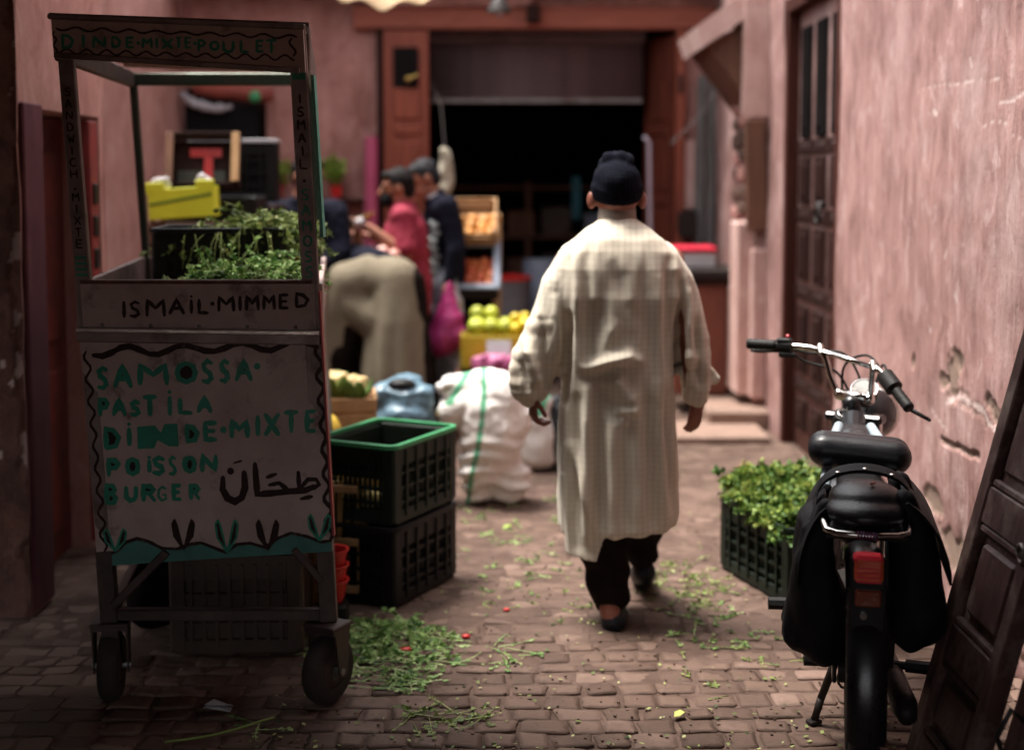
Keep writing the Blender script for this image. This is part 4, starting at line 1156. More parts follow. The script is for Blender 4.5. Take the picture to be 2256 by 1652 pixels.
# ------------------------------------------------------------------ people at the stalls behind
M_hair = mat('black_hair', (.005, .004, .004), (.009, .007, .007), scale=40, stretch=(1, 1, .3), rough=.7, bump=.6, bscale=120, spec=.15)
M_hair_grey = mat('greying_hair', (.012, .012, .015), (.024, .024, .028), scale=40, rough=.65, bump=.6, bscale=120, spec=.15)
M_eye = mat('dark_eye', (.01, .008, .008), rough=.15, bump=0)
M_maroon_cl = mat('maroon_jersey', (.30, .022, .05), (.22, .015, .035), scale=10, rough=.85, bump=.3, bscale=90)
M_navy_cl = mat('navy_jersey', (.006, .0065, .014), (.01, .011, .02), scale=10, rough=.9, bump=.3, bscale=90, spec=.08)
M_greyjean = mat('grey_jeans', (.24, .25, .29), (.17, .18, .21), scale=12, rough=.85, bump=.3, bscale=90)
M_khaki = mat('khaki_cotton', (.225, .19, .13), (.16, .13, .088), scale=7, rough=.9, bump=.35, bscale=80)
M_mask = mat('black_mask_cloth', (.006, .0055, .007), (.009, .009, .01), rough=.85, bump=.2, spec=.1)
M_white_print = mat('white_print', (.42, .45, .45), (.34, .36, .36), rough=.7, bump=.1)
M_white_cl = mat('pale_shirt', (.5, .5, .52), (.4, .4, .42), rough=.85, bump=.2)

def basis(f, up=(0, 0, 1)):
    y = V(f).normalized(); x = y.cross(V(up)).normalized(); z = x.cross(y)
    return Matrix((x, y, z)).transposed()
def head_shapes(mb, c, f, up=(0, 0, 1), s=1.0):
    B = basis(f, up); c = V(c); q = lambda x, y, z: c + B @ (V((x, y, z)) * s)
    mb.ell(q(0, -.01, .02), (.076 * s, .096 * s, .1 * s), 18, 12, B); mb.ell(q(0, .035, -.06), (.055 * s, .06 * s, .06 * s), 14, 10, B)
    mb.cap(q(0, .088, .012), q(0, .112, -.022), .01 * s, .015 * s, 8)
    mb.ell(q(0, .09, -.065), (.024 * s, .012 * s, .009 * s), 10, 6, B); mb.ell(q(0, .078, -.1), (.022 * s, .02 * s, .018 * s), 10, 6, B)
    for k in (-1, 1):
        mb.ell(q(k * .078, -.01, -.005), (.012 * s, .02 * s, .032 * s), 10, 8, B); mb.ell(q(k * .032, .078, .032), (.022 * s, .012 * s, .008 * s), 10, 6, B)
    return B, q

def person(label, base, J, f, hair, top, top_m, legs_m, long_sleeve=True, head_up=(0, 0, 1), cap_r=None, voxel=.010, hands=(.5, .5), top_bulk=0.0, leg_r=(.095, .075, .06), hem=None, shoe=True):
    root = thing('person', base, label, 'person')
    J = {k: V(v) for k, v in J.items()}
    b = MB()
    B, q = head_shapes(b, J['head'], f, head_up)
    b.cap(J['head'] + (J['neck'] - J['head']) * .3, J['neck'], .055, .06)
    b.chain([J['neck'], J['chest'], J['pelvis']], [.06, .12, .12])
    for s in 'LR':
        b.chain([J['chest'].lerp(J['neck'], .6), J['sh' + s], J['el' + s], J['wr' + s]], [.06, .055, .042, .028])
        b.chain([J['pelvis'], J['hip' + s], J['kn' + s], J['an' + s]], [.1, .085, .058, .038])
        b.chain([J['an' + s] + V((0, 0, -.02)), J['to' + s]], [.036, .03])
        fd = (J['wr' + s] - J['el' + s]).normalized()
        hand(b, J['wr' + s], fd, V(f) * .4 + V((0, 0, -1)) * .6 + V((.3 if s == 'L' else -.3, 0, 0)), 1 if s == 'L' else -1, .075, hands[0 if s == 'L' else 1], .010)
    organic('body', b, M_skin, root, voxel * .8, 2)
    # eyes, brows
    for k in (-1, 1):
        MB().ell(q(k * .032, .086, .012), (.012, .008, .008), 10, 6, B).build('eye', M_eye, root, smooth=True)
    # hair cap
    if hair is not None:
        h = MB(); h.ell(q(0, -.022, .035), (.084, .096, .098), 18, 12, B); h.ell(q(0, -.06, -.01), (.07, .055, .07), 14, 10, B); h.ell(q(0, .05, .085), (.06, .04, .03), 12, 8, B)
        organic('hair', h, hair, root, .009, 2, lambda p, n: n * .006 * noise.noise(p * 40))
    # top
    t = MB(); e = top_bulk
    t.chain([J['neck'] + (J['chest'] - J['neck']) * .15, J['chest'], J['chest'].lerp(J['pelvis'], .55), J['pelvis']], [.085, .145 + e, .14 + e, .14 + e], 16)
    if hem: t.chain([J['pelvis'], V(hem)], [.14 + e, .135 + e], 16)
    for s in 'LR':
        c1 = J['chest'].lerp(J['neck'], .5)
        if long_sleeve:
            t.chain([c1, J['sh' + s], J['el' + s], J['el' + s].lerp(J['wr' + s], .95)], [.09, .078 + e, .062 + e * .6, .045], 14)
        else:
            t.chain([c1, J['sh' + s], J['sh' + s].lerp(J['el' + s], .85)], [.09, .078, .068], 14)
    organic(top, t, top_m, root, voxel, 3, lambda p, n: n * (.012 * noise.noise(V((p.x * 8, p.y * 8, p.z * 8))) + .006 * noise.noise(V((p.x * 20, p.y * 20, p.z * 20)))))
    # trousers
    l = MB()
    l.cap(J['pelvis'], J['hipL'].lerp(J['hipR'], .5), .125, .12, 16)
    for s in 'LR':
        l.chain([J['hip' + s], J['kn' + s], J['an' + s] + V((0, 0, .04))], list(leg_r), 16)
    organic('trousers', l, legs_m, root, voxel, 3, lambda p, n: n * (.012 * noise.noise(V((p.x * 8, p.y * 8, p.z * 5))) + .006 * noise.noise(V((p.x * 22, p.y * 22, p.z * 14)))))
    if shoe:
        for s in 'LR':
            m = MB(); m.chain([J['an' + s] + V((0, 0, -.03)), J['to' + s]], [.05, .042], 12)
            organic('shoe', m, M_shoe, root, .012, 2)
    return root, q, B

# man in maroon, masked, reaching to the left over the scale
p1, q1, B1 = person('man in a maroon short-sleeved jersey and black face mask at the scale', (-.6, 8.6, 0),
  dict(head=(-.725, 8.60, 1.53), neck=(-.69, 8.6, 1.41), chest=(-.675, 8.6, 1.24), pelvis=(-.65, 8.62, .92), shL=(-.685, 8.42, 1.35), elL=(-.65, 8.36, 1.13), wrL=(-.88, 8.36, 1.29), shR=(-.68, 8.78, 1.35), elR=(-.72, 8.84, 1.15), wrR=(-.92, 8.8, 1.22),
       hipL=(-.64, 8.54, .9), knL=(-.6, 8.52, .5), anL=(-.56, 8.52, .08), toL=(-.7, 8.5, .045), hipR=(-.62, 8.7, .9), knR=(-.56, 8.7, .5), anR=(-.52, 8.7, .08), toR=(-.66, 8.7, .045)),
  (-1, -.12, -.12), M_hair, 'jersey', M_maroon_cl, M_trous, long_sleeve=False, hem=(-.64, 8.62, .8))
mk = MB(); mk.ell(q1(0, .055, -.065), (.06, .062, .055), 16, 10, B1)
mo = organic('face_mask', mk, M_mask, p1, .008, 2)
for k in (-1, 1):
    MB().tube([q1(k * .05, .06, -.05), q1(k * .08, .0, -.01), q1(k * .08, -.02, .0)], .004, 6).build('ear_loop', M_mask, mo)

# man in navy jersey, head bowed, bag in hand
p2, q2_, B2 = person('man in a navy jersey and grey jeans with head bowed holding a bag', (-.46, 8.95, 0),
  dict(head=(-.575, 8.93, 1.585), neck=(-.50, 8.95, 1.47), chest=(-.45, 8.96, 1.28), pelvis=(-.44, 8.96, .95), shL=(-.42, 8.77, 1.41), elL=(-.36, 8.74, 1.15), wrL=(-.40, 8.72, .93), shR=(-.47, 9.14, 1.41), elR=(-.48, 9.18, 1.15), wrR=(-.56, 9.14, .95),
       hipL=(-.45, 8.88, .92), knL=(-.45, 8.86, .5), anL=(-.43, 8.86, .08), toL=(-.57, 8.83, .045), hipR=(-.45, 9.05, .92), knR=(-.45, 9.05, .5), anR=(-.43, 9.05, .08), toR=(-.57, 9.04, .045)),
  (-1, -.3, -.45), M_hair_grey, 'sweater', M_navy_cl, M_greyjean, head_up=(-.3, 0, 1), leg_r=(.1, .085, .065), hands=(1.0, .5))
cl_ = MB().lathe([(.075, -.02), (.07, .03), (.062, .034), (.066, -.015)], (-.50, 8.95, 1.462), 20, roty(-.35), caps=False)
cl_.build('shirt_collar', M_white_cl, p2, smooth=True)
swt = [c for c in p2.children if c.name.startswith('sweater')][0]
rp = random.Random(4)
for k in range(7):       # pale printed zig-zags down the front of the sweater
    z = 1.30 - .05 * k
    x = -.53 + .012 * math.sin(k * 1.9)
    mbp = MB(); pts = [(x + .05 * t, 8.825 - .02 * t, z - .025 * t + .012 * math.sin(9 * t)) for t in [i / 6 for i in range(7)]]
    mbp.tube([V(p) for p in pts], .013, 8); mbp.build('printed_stripe', M_white_print, swt, smooth=True)

# person in a dark jacket behind the greens
p3, q3, B3 = person('dark-haired person in a black jacket standing behind the cart of greens', (-1.28, 8.25, 0),
  dict(head=(-1.22, 8.15, 1.60), neck=(-1.27, 8.22, 1.46), chest=(-1.28, 8.25, 1.24), pelvis=(-1.3, 8.27, .92), shL=(-1.10, 8.3, 1.36), elL=(-1.04, 8.2, 1.14), wrL=(-1.12, 8.0, 1.10), shR=(-1.45, 8.18, 1.36), elR=(-1.52, 8.08, 1.12), wrR=(-1.3, 7.95, 1.10),
       hipL=(-1.3, 8.36, .9), knL=(-1.3, 8.36, .5), anL=(-1.3, 8.36, .08), toL=(-1.18, 8.36, .045), hipR=(-1.3, 8.18, .9), knR=(-1.3, 8.18, .5), anR=(-1.3, 8.18, .08), toR=(-1.18, 8.18, .045)),
  (.75, -.65, -.25), M_hair, 'jacket', M_navy_cl, M_trous, top_bulk=.035)

# shopper bent over at the waist in khaki
p4, q4, B4 = person('shopper in a loose khaki robe bent over the produce behind the sacks', (-.75, 8.0, 0),
  dict(head=(-1.12, 8.62, .98), neck=(-1.04, 8.5, 1.02), chest=(-.96, 8.36, 1.05), pelvis=(-.78, 8.03, 1.03), shL=(-1.12, 8.32, 1.02), elL=(-1.22, 8.4, .8), wrL=(-1.15, 8.55, .62), shR=(-.84, 8.52, 1.02), elR=(-.86, 8.66, .8), wrR=(-.98, 8.7, .62),
       hipL=(-.9, 8.0, .98), knL=(-1.04, 8.0, .55), anL=(-1.06, 8.05, .1), toL=(-1.12, 8.18, .045), hipR=(-.62, 7.96, .98), knR=(-.56, 7.93, .55), anR=(-.51, 7.95, .1), toR=(-.56, 8.08, .045)),
  (-.5, .75, -.6), M_hair, 'shirt', M_navy_cl, M_trous, head_up=(-.3, .6, .7), leg_r=(.11, .095, .085))
sk = MB(); sk.chain([(-1.06, 8.0, .5), (-1.03, 8.0, .8), (-.97, 8.01, .97), (-.82, 8.0, 1.01), (-.68, 7.97, .98), (-.675, 7.95, .75), (-.685, 7.94, .45), (-.69, 7.94, .12)], [.095, .12, .135, .14, .155, .18, .195, .205], 18).chain([(-.98, 8.0, .88), (-.85, 7.97, .8), (-.72, 7.95, .75)], [.12, .13, .16], 14)
def drape(p, n):
    return n * (.010 * math.sin(p.x * 52 + 2.5 * math.sin(p.z * 3)) * max(0, min(1, (.9 - p.z) * 2)) + .006 * noise.noise(V((p.x * 9, p.y * 9, p.z * 3))))
organic('robe_skirt', sk, M_khaki, p4, .012, 12, drape)
# ------------------------------------------------------------------ moped parked along the right wall
M_gloss = mat('black_gloss_paint', (.005, .005, .0065), (.009, .009, .011), scale=9, rough=.3, bump=.08, spec=.45, coat=.25)
M_leather = mat('black_vinyl', (.006, .006, .008), (.011, .011, .014), scale=14, rough=.38, bump=.3, bscale=130, bdist=.002, spec=.4)
M_cloth_bk = mat('black_canvas', (.005, .0045, .0055), (.01, .009, .01), scale=14, rough=.7, bump=.4, bscale=70, spec=.18)
M_chrome = mat('chrome', (.75, .73, .7), (.5, .48, .46), scale=12, rough=.14, metal=1, bump=.05, rvar=.08)
M_engine = mat('oily_alloy', (.03, .026, .024), (.014, .012, .01), scale=14, rough=.55, metal=.5, bump=.3)
M_redlens = mat('red_lens', (.75, .04, .06), (.65, .03, .04), rough=.2, bump=.05, spec=.6, coat=.4)
M_amber = mat('orange_ribbed_lens', (.75, .11, .035), (.6, .07, .025), rough=.25, bump=.8, bscale=60, bstretch=(.2, .2, 6), spec=.6)
M_gum = mat('black_rubber', (.006, .0055, .0055), (.012, .011, .01), scale=16, rough=.6, bump=.4, spec=.25)
M_frame = mat('pale_blue_frame_paint', (.42, .5, .56), (.3, .36, .4), scale=10, rough=.3, bump=.05, spec=.6)

bike = thing('moped', (.934, 3.55, 0), 'black moped with wide saddle and saddlebags parked beside the rose wall', 'moped')
HEAD = R(-12.2)
RB_ = rotz(HEAD)
O_ = V((.934, 3.55, 0))
def L_(x, s, z): return O_ + RB_ @ V((x, s, z))         # bike coordinates: right, forward, up
def rt_(m): return RB_ @ m

def wheel(c, rad, yaw=0., name='rear_wheel', wd=.037):
    rot = rt_(rotz(yaw) @ roty(math.pi / 2))
    tr_ = MB()
    prof = []
    for k in range(13):
        a = math.pi * (k / 12 - .5) * 1.25
        prof.append((rad - wd + wd * math.cos(a), wd * 1.0 * math.sin(a)))
    prof.append((rad - wd * 1.35, wd * .6)); prof.insert(0, (rad - wd * 1.35, -wd * .6))
    tr_.lathe(prof + [prof[0]], c, 64, rot, caps=False)
    # tread blocks
    for k in range(60):
        a = 2 * math.pi * k / 60
        for s in (-1, 0, 1):
            b_ = a + (.035 if s == 0 else 0)
            rr = rad - .001 if s == 0 else rad - .009
            p = V((rr * math.cos(b_), rr * math.sin(b_), s * wd * .55))
            tr_.box(V(c) + rot @ p, (.008, rad * .062, wd * .36), rot @ rotz(b_), b=.002)
    w_ = tr_.build(name, M_gum, bike, smooth=40)
    rim = MB().lathe([(rad - wd * 1.5, -.022), (rad - wd * 1.2, -.02), (rad - wd * 1.3, 0), (rad - wd * 1.2, .02), (rad - wd * 1.5, .022), (rad - wd * 1.6, 0), (rad - wd * 1.5, -.022)], c, 48, rot, caps=False)
    rim.build('rim', M_chrome, w_, smooth=True)
    sp_ = MB()
    for k in range(28):
        a = 2 * math.pi * k / 28; s = .03 if k % 2 else -.03; a2 = a + (.35 if k % 4 < 2 else -.35)
        sp_.tube([V(c) + rot @ V((.03 * math.cos(a), .03 * math.sin(a), s)), V(c) + rot @ V(((rad - wd * 1.5) * math.cos(a2), (rad - wd * 1.5) * math.sin(a2), 0))], .0016, 5)
    tag(sp_.build('spokes', M_chrome, w_), kind='stuff')
    MB().tube([V(c) + rot @ V((0, 0, -.06)), V(c) + rot @ V((0, 0, .06))], .035, 16).build('hub', M_engine, w_, smooth=40)
    return w_
wheel(L_(0, 0, .285), .285)
YAW = R(-22)
wheel(L_(.015, 1.2, .27), .27, YAW, 'front_wheel', .036)

def fender(c, rad, a0, a1, wd, name, yaw=0.):
    rot = rt_(rotz(yaw))
    rings = []
    for k in range(25):
        a = lerp(a0, a1, k / 24)
        rr = []
        for j in range(9):
            g = math.pi * j / 8
            r_ = rad + .028 * math.sin(g); rr.append(V(c) + rot @ V((-wd * math.cos(g), -r_ * math.cos(a), r_ * math.sin(a))))
        for j in range(8, -1, -1):
            g = math.pi * j / 8
            r_ = rad - .004 + .026 * math.sin(g); rr.append(V(c) + rot @ V((-(wd - .004) * math.cos(g), -r_ * math.cos(a), r_ * math.sin(a))))
        rings.append(rr)
    return MB().loft(rings).build(name, M_gloss, bike, smooth=40)
fender(L_(0, 0, .285), .315, R(-12), R(128), .05, 'rear_fender')
fender(L_(.015, 1.2, .27), .295, R(15), R(165), .05, 'front_fender', YAW)
# tail: plate carrying lamp, reflector and bolt
tl = MB(); tl.box(L_(0, -.262, .545), (.09, .018, .25), rt_(rotx(.05)), b=.006); tl.build('tail_plate', M_gloss, bike)
TLP = L_(.0, -.287, .645)
lamp = MB().box(TLP, (.068, .05, .064), RB_, b=.008).build('tail_lamp', M_amber, bike, smooth=30)
MB().box(TLP + V((0, .004, .024)), (.071, .054, .022), RB_, b=.007).build('lamp_top', M_redlens, lamp, smooth=30)
for k in range(4):
    MB().box(TLP + RB_ @ V((0, -.0255, .006 - .011 * k)), (.058, .003, .004), RB_).build('lens_rib', M_redlens, lamp)
MB().box(L_(.0, -.279, .568), (.062, .016, .042), RB_, b=.004).build('reflector', mat('dull_orange_reflector', (.25, .05, .02), (.15, .03, .014), rough=.3, bump=.6, bscale=80), bike)
MB().tube([L_(-.01, -.27, .522), L_(-.01, -.282, .522)], .009, 8).build('bolt', M_chrome, bike)
# grab rail in chrome with a cord wound round its middle
gr_ = [L_(-.105, -.02, .735), L_(-.107, -.12, .715), L_(-.1, -.165, .705), L_(-.075, -.182, .702), L_(0, -.188, .70), L_(.075, -.182, .702), L_(.1, -.165, .705), L_(.107, -.12, .715), L_(.105, -.02, .735)]
grab = MB().tube(gr_, .0085, 10).build('grab_rail', M_chrome, bike, smooth=True)
cdm = MB()
for k in range(7):
    x = -.022 + .0075 * k
    cdm.lathe([(.0095, -.003), (.0125, 0), (.0095, .003)], L_(x, -.188, .70), 10, rt_(roty(math.pi / 2)), caps=False)
cdm.build('wound_cord', mat('blue_red_cord', (.05, .05, .14), (.2, .04, .06), scale=120, rough=.9), grab)
# rear pad with a leather strap arched over its front edge
pd = MB()
pd.ell(L_(0, -.06, .735), (.108, .125, .05), 24, 12, RB_); pd.ell(L_(0, -.04, .765), (.095, .1, .045), 24, 12, RB_); pd.box(L_(0, -.05, .70), (.2, .2, .04), RB_, b=.02)
pad = organic('rear_pad', pd, M_leather, bike, .006, 3)
st_ = MB(); rg = []
for k in range(21):
    a = math.pi * k / 20
    x = -.125 * math.cos(a); z = .715 + .10 * math.sin(a) ** .7
    c0 = L_(x, .055, z)
    rg.append([c0 + RB_ @ V((0, -.018, -.004)), c0 + RB_ @ V((0, .03, .006)), c0 + RB_ @ V((0, .03, .014)), c0 + RB_ @ V((0, -.018, .005))])
st_.loft(rg); strap = st_.build('strap', M_cloth_bk, bike, smooth=30)
for x, z in ((-.07, .81), (.0, .823), (.07, .81)):
    MB().ell(L_(x, .04, z), (.007, .007, .004), 8, 6).build('rivet', M_chrome, strap)
MB().tube([L_(.012, -.09, .811), L_(.02, -.075, .813)], .004, 6).build('tear', M_skin_red, pad)
# rack under the pad
rk = MB()
for x in (-.06, 0, .06): rk.tube([L_(x, -.17, .69), L_(x, .2, .7)], .006, 8)
for s in (-.17, 0., .18): rk.tube([L_(-.1, s, .69), L_(.1, s, .69)], .006, 8)
rk.tube([L_(-.09, -.05, .69), L_(-.075, 0, .3)], .008, 8); rk.tube([L_(.09, -.05, .69), L_(.075, 0, .3)], .008, 8)
rk.build('luggage_rack', M_iron, bike)
# saddle
sdm = MB()
sdm.cap(L_(-.1, .40, .800), L_(.1, .40, .785), .05, .05, 20); sdm.cap(L_(-.1, .47, .795), L_(.1, .47, .782), .05, .05, 20)
sdm.box(L_(0, .44, .79), (.21, .1, .085), rt_(roty(.06)), b=.02); sdm.chain([L_(0, .5, .79), L_(0, .6, .785), L_(0, .66, .78)], [.05, .042, .032], 16)
organic('saddle', sdm, M_leather, bike, .006, 3)
un = MB(); un.chain([L_(0, .42, .73), L_(0, .36, .68), L_(0, .3, .62)], [.05, .07, .08], 14); un.box(L_(0, .33, .70), (.13, .16, .09), RB_, b=.02)
organic('saddle_mount', un, M_cloth_bk, bike, .01, 3)
# frame: pale painted tubes either side, spine, tank
for s in (-1, 1):
    MB().tube([L_(s * .095, .22, .55), L_(s * .10, .3, .70), L_(s * .085, .5, .78), L_(s * .05, .8, .80)], .016, 10).build('frame_tube', M_frame, bike, smooth=True)
MB().tube([L_(0, .12, .5), L_(0, .35, .55), L_(0, .7, .62), L_(0, .95, .8)], [.035, .045, .05, .04], 14).build('frame_spine', M_gloss, bike, smooth=True)
tk = MB(); tk.ell(L_(0, .78, .72), (.1, .17, .09), 20, 12, RB_); tk.ell(L_(0, .9, .73), (.07, .1, .07), 16, 10, RB_)
organic('fuel_tank', tk, M_gloss, bike, .01, 3)
# engine, chain guard, pedals, pegs, stand, exhaust
en = MB(); en.box(L_(0, .42, .3), (.16, .22, .17), RB_, b=.03)
for k in range(6): en.box(L_(0, .56, .25 + .025 * k), (.15, .12, .009), RB_)
en.tube([L_(.05, .45, .26), L_(.11, .45, .26)], .07, 18)
en.build('engine', M_engine, bike)
MB().box(L_(-.07, .2, .3), (.012, .44, .09), rt_(rotx(.02)), b=.004).build('chain_guard', M_gloss, bike)
MB().tube([L_(.09, .5, .2), L_(.1, .2, .2), L_(.105, -.1, .24), L_(.105, -.2, .25)], [.016, .03, .034, .026], 12).build('exhaust', M_engine, bike, smooth=True)
for (a, b) in ((L_(-.08, .38, .34), L_(-.255, .36, .34)), (L_(-.05, .25, .22), L_(-.15, .24, .22)), (L_(.06, .25, .222), L_(.22, .22, .226)), (L_(.08, .38, .34), L_(.24, .36, .34))):
    pg = MB().tube([a, b], .012, 8); pg.tube([a.lerp(b, .45), b], .019, 8); pg.build('foot_peg', M_gum, bike, smooth=40)
MB().chain([(.955, 3.86, .24), (.905, 3.88, .08), (.888, 3.885, .014)], [.013, .012, .011], 8).build('kickstand', M_iron, bike, smooth=True)
MB().bar((.868, 3.875, .008), (.905, 3.895, .008), .03, .012, b=.003).build('stand_foot', M_iron, bike)
MB().tube([V((.955 + .022 * math.cos(a), 3.80, .17 + .03 * math.sin(a))) for a in [k * math.pi / 6 for k in range(13)]], .004, 6).build('stand_spring', M_iron, bike)
# saddlebags: soft black canvas hanging both sides
def bag(sgn, top, bot, out, name='saddlebag'):
    b_ = MB()
    b_.chain([L_(sgn * .10, -.06, top), L_(sgn * .13, -.05, lerp(top, bot, .35)), L_(sgn * (out - .07), -.02, lerp(top, bot, .7)), L_(sgn * (out - .085), .0, bot + .075)], [.03, .055, .075, .075], 16)
    b_.chain([L_(sgn * .10, .16, top), L_(sgn * .13, .18, lerp(top, bot, .35)), L_(sgn * (out - .07), .2, lerp(top, bot, .7)), L_(sgn * (out - .085), .2, bot + .085)], [.03, .055, .075, .075], 16)
    b_.box(L_(sgn * .145, .07, (top + bot) / 2), (.09, .26, (top - bot) * .85), rt_(roty(-sgn * .12)), b=.03)
    return organic(name, b_, M_cloth_bk, bike, .009, 4, lambda p, n: n * (.018 * noise.noise(V((p.x * 9, p.y * 9, p.z * 5))) + .009 * noise.noise(V((p.x * 22, p.y * 20, p.z * 10)))))
bl = bag(-1, .735, .29, .178); br = bag(1, .76, .35, .21)
for sg, bg_, t0, o in ((-1, bl, .74, .178), (1, br, .765, .22)):
    fl = MB(); rg = []
    for k in range(9):
        t = k / 8; x = lerp(.098, o - .012, math.sin(t * math.pi / 2)); z = t0 - .20 * t ** 1.3
        rg.append([L_(sg * x, -.10 - .02 * t, z), L_(sg * x, .30, z), L_(sg * (x + .006), .30, z + .004), L_(sg * (x + .006), -.105 - .02 * t, z + .004)])
    fl.loft(rg); fl.build('flap', M_cloth_bk, bg_, smooth=40)
# steering: fork, headlamp, bars
PT_ = {k: V(v) for k, v in dict(g0=(.837, 4.78, 1.013), g1=(.961, 4.72, 1.013), b2=(1.064, 4.66, 1.0), b3=(1.093, 4.63, .917), b4=(1.118, 4.6, .862), c1=(1.197, 4.52, .857), c2=(1.201, 4.51, .904), c3=(1.205, 4.5, .964), c4=(1.232, 4.46, .945), r1=(1.275, 4.36, .868), lv=(1.342, 4.33, .822)).items()}
def smoothpath(pts, k=6):
    out = []
    n_ = len(pts)
    for i in range(n_ - 1):
        p0, p1, p2, p3 = pts[max(i - 1, 0)], pts[i], pts[i + 1], pts[min(i + 2, n_ - 1)]
        for j in range(k):
            t = j / k
            out.append(.5 * ((2 * p1) + (p2 - p0) * t + (2 * p0 - 5 * p1 + 4 * p2 - p3) * t * t + (3 * p1 - p0 - 3 * p2 + p3) * t ** 3))
    out.append(pts[-1]); return out
hb = MB().tube(smoothpath([PT_['g0'], PT_['g1'], PT_['b2'], PT_['b3'], PT_['b4'], PT_['b4'].lerp(PT_['c1'], .5), PT_['c1'], PT_['c2'], PT_['c3'], PT_['c4'], PT_['r1']]), .0105, 12).build('handlebar', M_chrome, bike, smooth=True)
MB().tube([PT_['b2'] + V((0, 0, .004)), PT_['c3'] + V((0, 0, .004))], .0095, 12).build('crossbar', M_chrome, hb, smooth=True)
for p in (PT_['b2'], PT_['c3']):
    MB().tube([p + V((0, -.012, -.006)), p + V((0, .012, .02))], .013, 10).build('bar_clamp', M_chrome, hb, smooth=40)
def grip(a, b):
    d = b - a; pts = [a + d * (k / 10) for k in range(11)]
    MB().tube(pts, [.0175 + (.0018 if k % 2 else 0) for k in range(11)], 14).build('grip', M_gum, hb, smooth=True)
grip(PT_['g0'] - (PT_['g1'] - PT_['g0']).normalized() * .005, PT_['g0'].lerp(PT_['g1'], .72))
grip(PT_['c4'].lerp(PT_['r1'], .5), PT_['r1'] + (PT_['r1'] - PT_['c4']).normalized() * .02)
q = PT_['g0'].lerp(PT_['g1'], .9)
sw = MB(); sw.tube([q - (PT_['g1'] - PT_['g0']).normalized() * .022, q + (PT_['g1'] - PT_['g0']).normalized() * .03], .026, 12); sw.box(q + V((0, -.01, .018)), (.05, .03, .02), rotz(-.4), b=.005); sw.box(q + V((.01, -.02, -.03)), (.06, .02, .018), rotz(-.4), b=.004)
swo = sw.build('switch_pod', M_gum, hb, smooth=30)
MB().ell(q + V((.012, -.012, .034)), .007, 8, 6).build('button', M_redlens, swo)
q2 = PT_['c4'].lerp(PT_['r1'], .22)
dv_ = (PT_['r1'] - PT_['c4']).normalized()
MB().tube([q2 - dv_ * .03, q2 + dv_ * .03], .03, 14).build('throttle_drum', M_gum, hb, smooth=30)
MB().chain([PT_['c4'].lerp(PT_['r1'], .35) + V((.01, .04, -.005)), PT_['r1'] + V((0, .035, -.01)), PT_['lv']], [.009, .008, .006], 8).build('brake_lever', M_gum, hb, smooth=True)
MB().chain([q + V((.0, .03, -.02)), PT_['g0'].lerp(PT_['g1'], .3) + V((0, .05, -.03)), PT_['g0'] + V((.02, .05, -.03))], [.008, .007, .006], 8).build('brake_lever', M_gum, hb, smooth=True)
MB().chain([PT_['b4'], PT_['c1']], [.02, .02], 12).build('bar_mount', M_chrome, hb, smooth=True)
for k, pts in enumerate(([q, V((1.02, 4.72, .96)), V((1.12, 4.68, .93)), V((1.17, 4.66, .85))], [q, V((1.04, 4.74, .985)), V((1.15, 4.7, .99)), V((1.2, 4.65, .9)), V((1.2, 4.66, .8))], [q2, V((1.25, 4.55, .97)), V((1.24, 4.62, .88)), V((1.22, 4.66, .78))], [PT_['c4'], V((1.20, 4.56, 1.0)), V((1.14, 4.64, .95)), V((1.15, 4.68, .8))])):
    MB().tube(smoothpath([V(p) for p in pts], 8), .0045, 8).build('cable', M_gum, bike, smooth=True)
# instrument, ignition, headlamp, fork
sr = rotz(R(-20)) @ rotx(R(38))
spd = MB().lathe([(.025, -.06), (.04, -.035), (.045, 0), (.045, .006), (.04, .008)], V((1.202, 4.6, .875)), 24, sr).build('speedometer', M_gum, bike, smooth=40)
MB().lathe([(.0, .0085), (.039, .0085), (.039, .0095), (.0, .0095)], V((1.202, 4.6, .875)), 24, sr, caps=False).build('dial', mat('dial_face', (.28, .26, .23), (.12, .11, .1), scale=40, rough=.25, bump=0), spd)
MB().lathe([(.041, .004), (.047, .004), (.047, .011), (.041, .011), (.041, .004)], V((1.202, 4.6, .875)), 24, sr, caps=False).build('bezel', M_chrome, spd, smooth=True)
ig = MB().lathe([(.028, -.05), (.03, 0), (.022, .004), (.012, .002)], V((1.106, 4.5, .81)), 18, rotx(R(35))).build('ignition_lock', M_gum, bike, smooth=40)
MB().lathe([(.014, .002), (.02, .002), (.02, .008), (.014, .008), (.014, .002)], V((1.106, 4.5, .81)), 18, rotx(R(35)), caps=False).build('lock_ring', M_chrome, ig, smooth=True)
hlm = MB().lathe([(.0, -.1), (.05, -.085), (.078, -.045), (.088, .0), (.09, .03), (.08, .035)], V((1.27, 4.78, .765)), 28, rotz(R(-33)) @ rotx(R(-90)), caps=False).build('headlamp', M_gloss, bike, smooth=40)
MB().lathe([(.089, .02), (.095, .025), (.095, .04), (.085, .045)], V((1.27, 4.78, .765)), 28, rotz(R(-33)) @ rotx(R(-90)), caps=False).build('lamp_rim', M_chrome, hlm, smooth=True)
MB().lathe([(.0, .05), (.05, .045), (.085, .036)], V((1.27, 4.78, .765)), 28, rotz(R(-33)) @ rotx(R(-90)), caps=False).build('lamp_glass', mat('lamp_glass', (.5, .5, .5), rough=.1, bump=0), hlm, smooth=True)
MB().chain([(1.14, 4.53, .84), (1.17, 4.57, .72)], [.03, .032], 12).build('steering_head', M_gloss, bike, smooth=True)
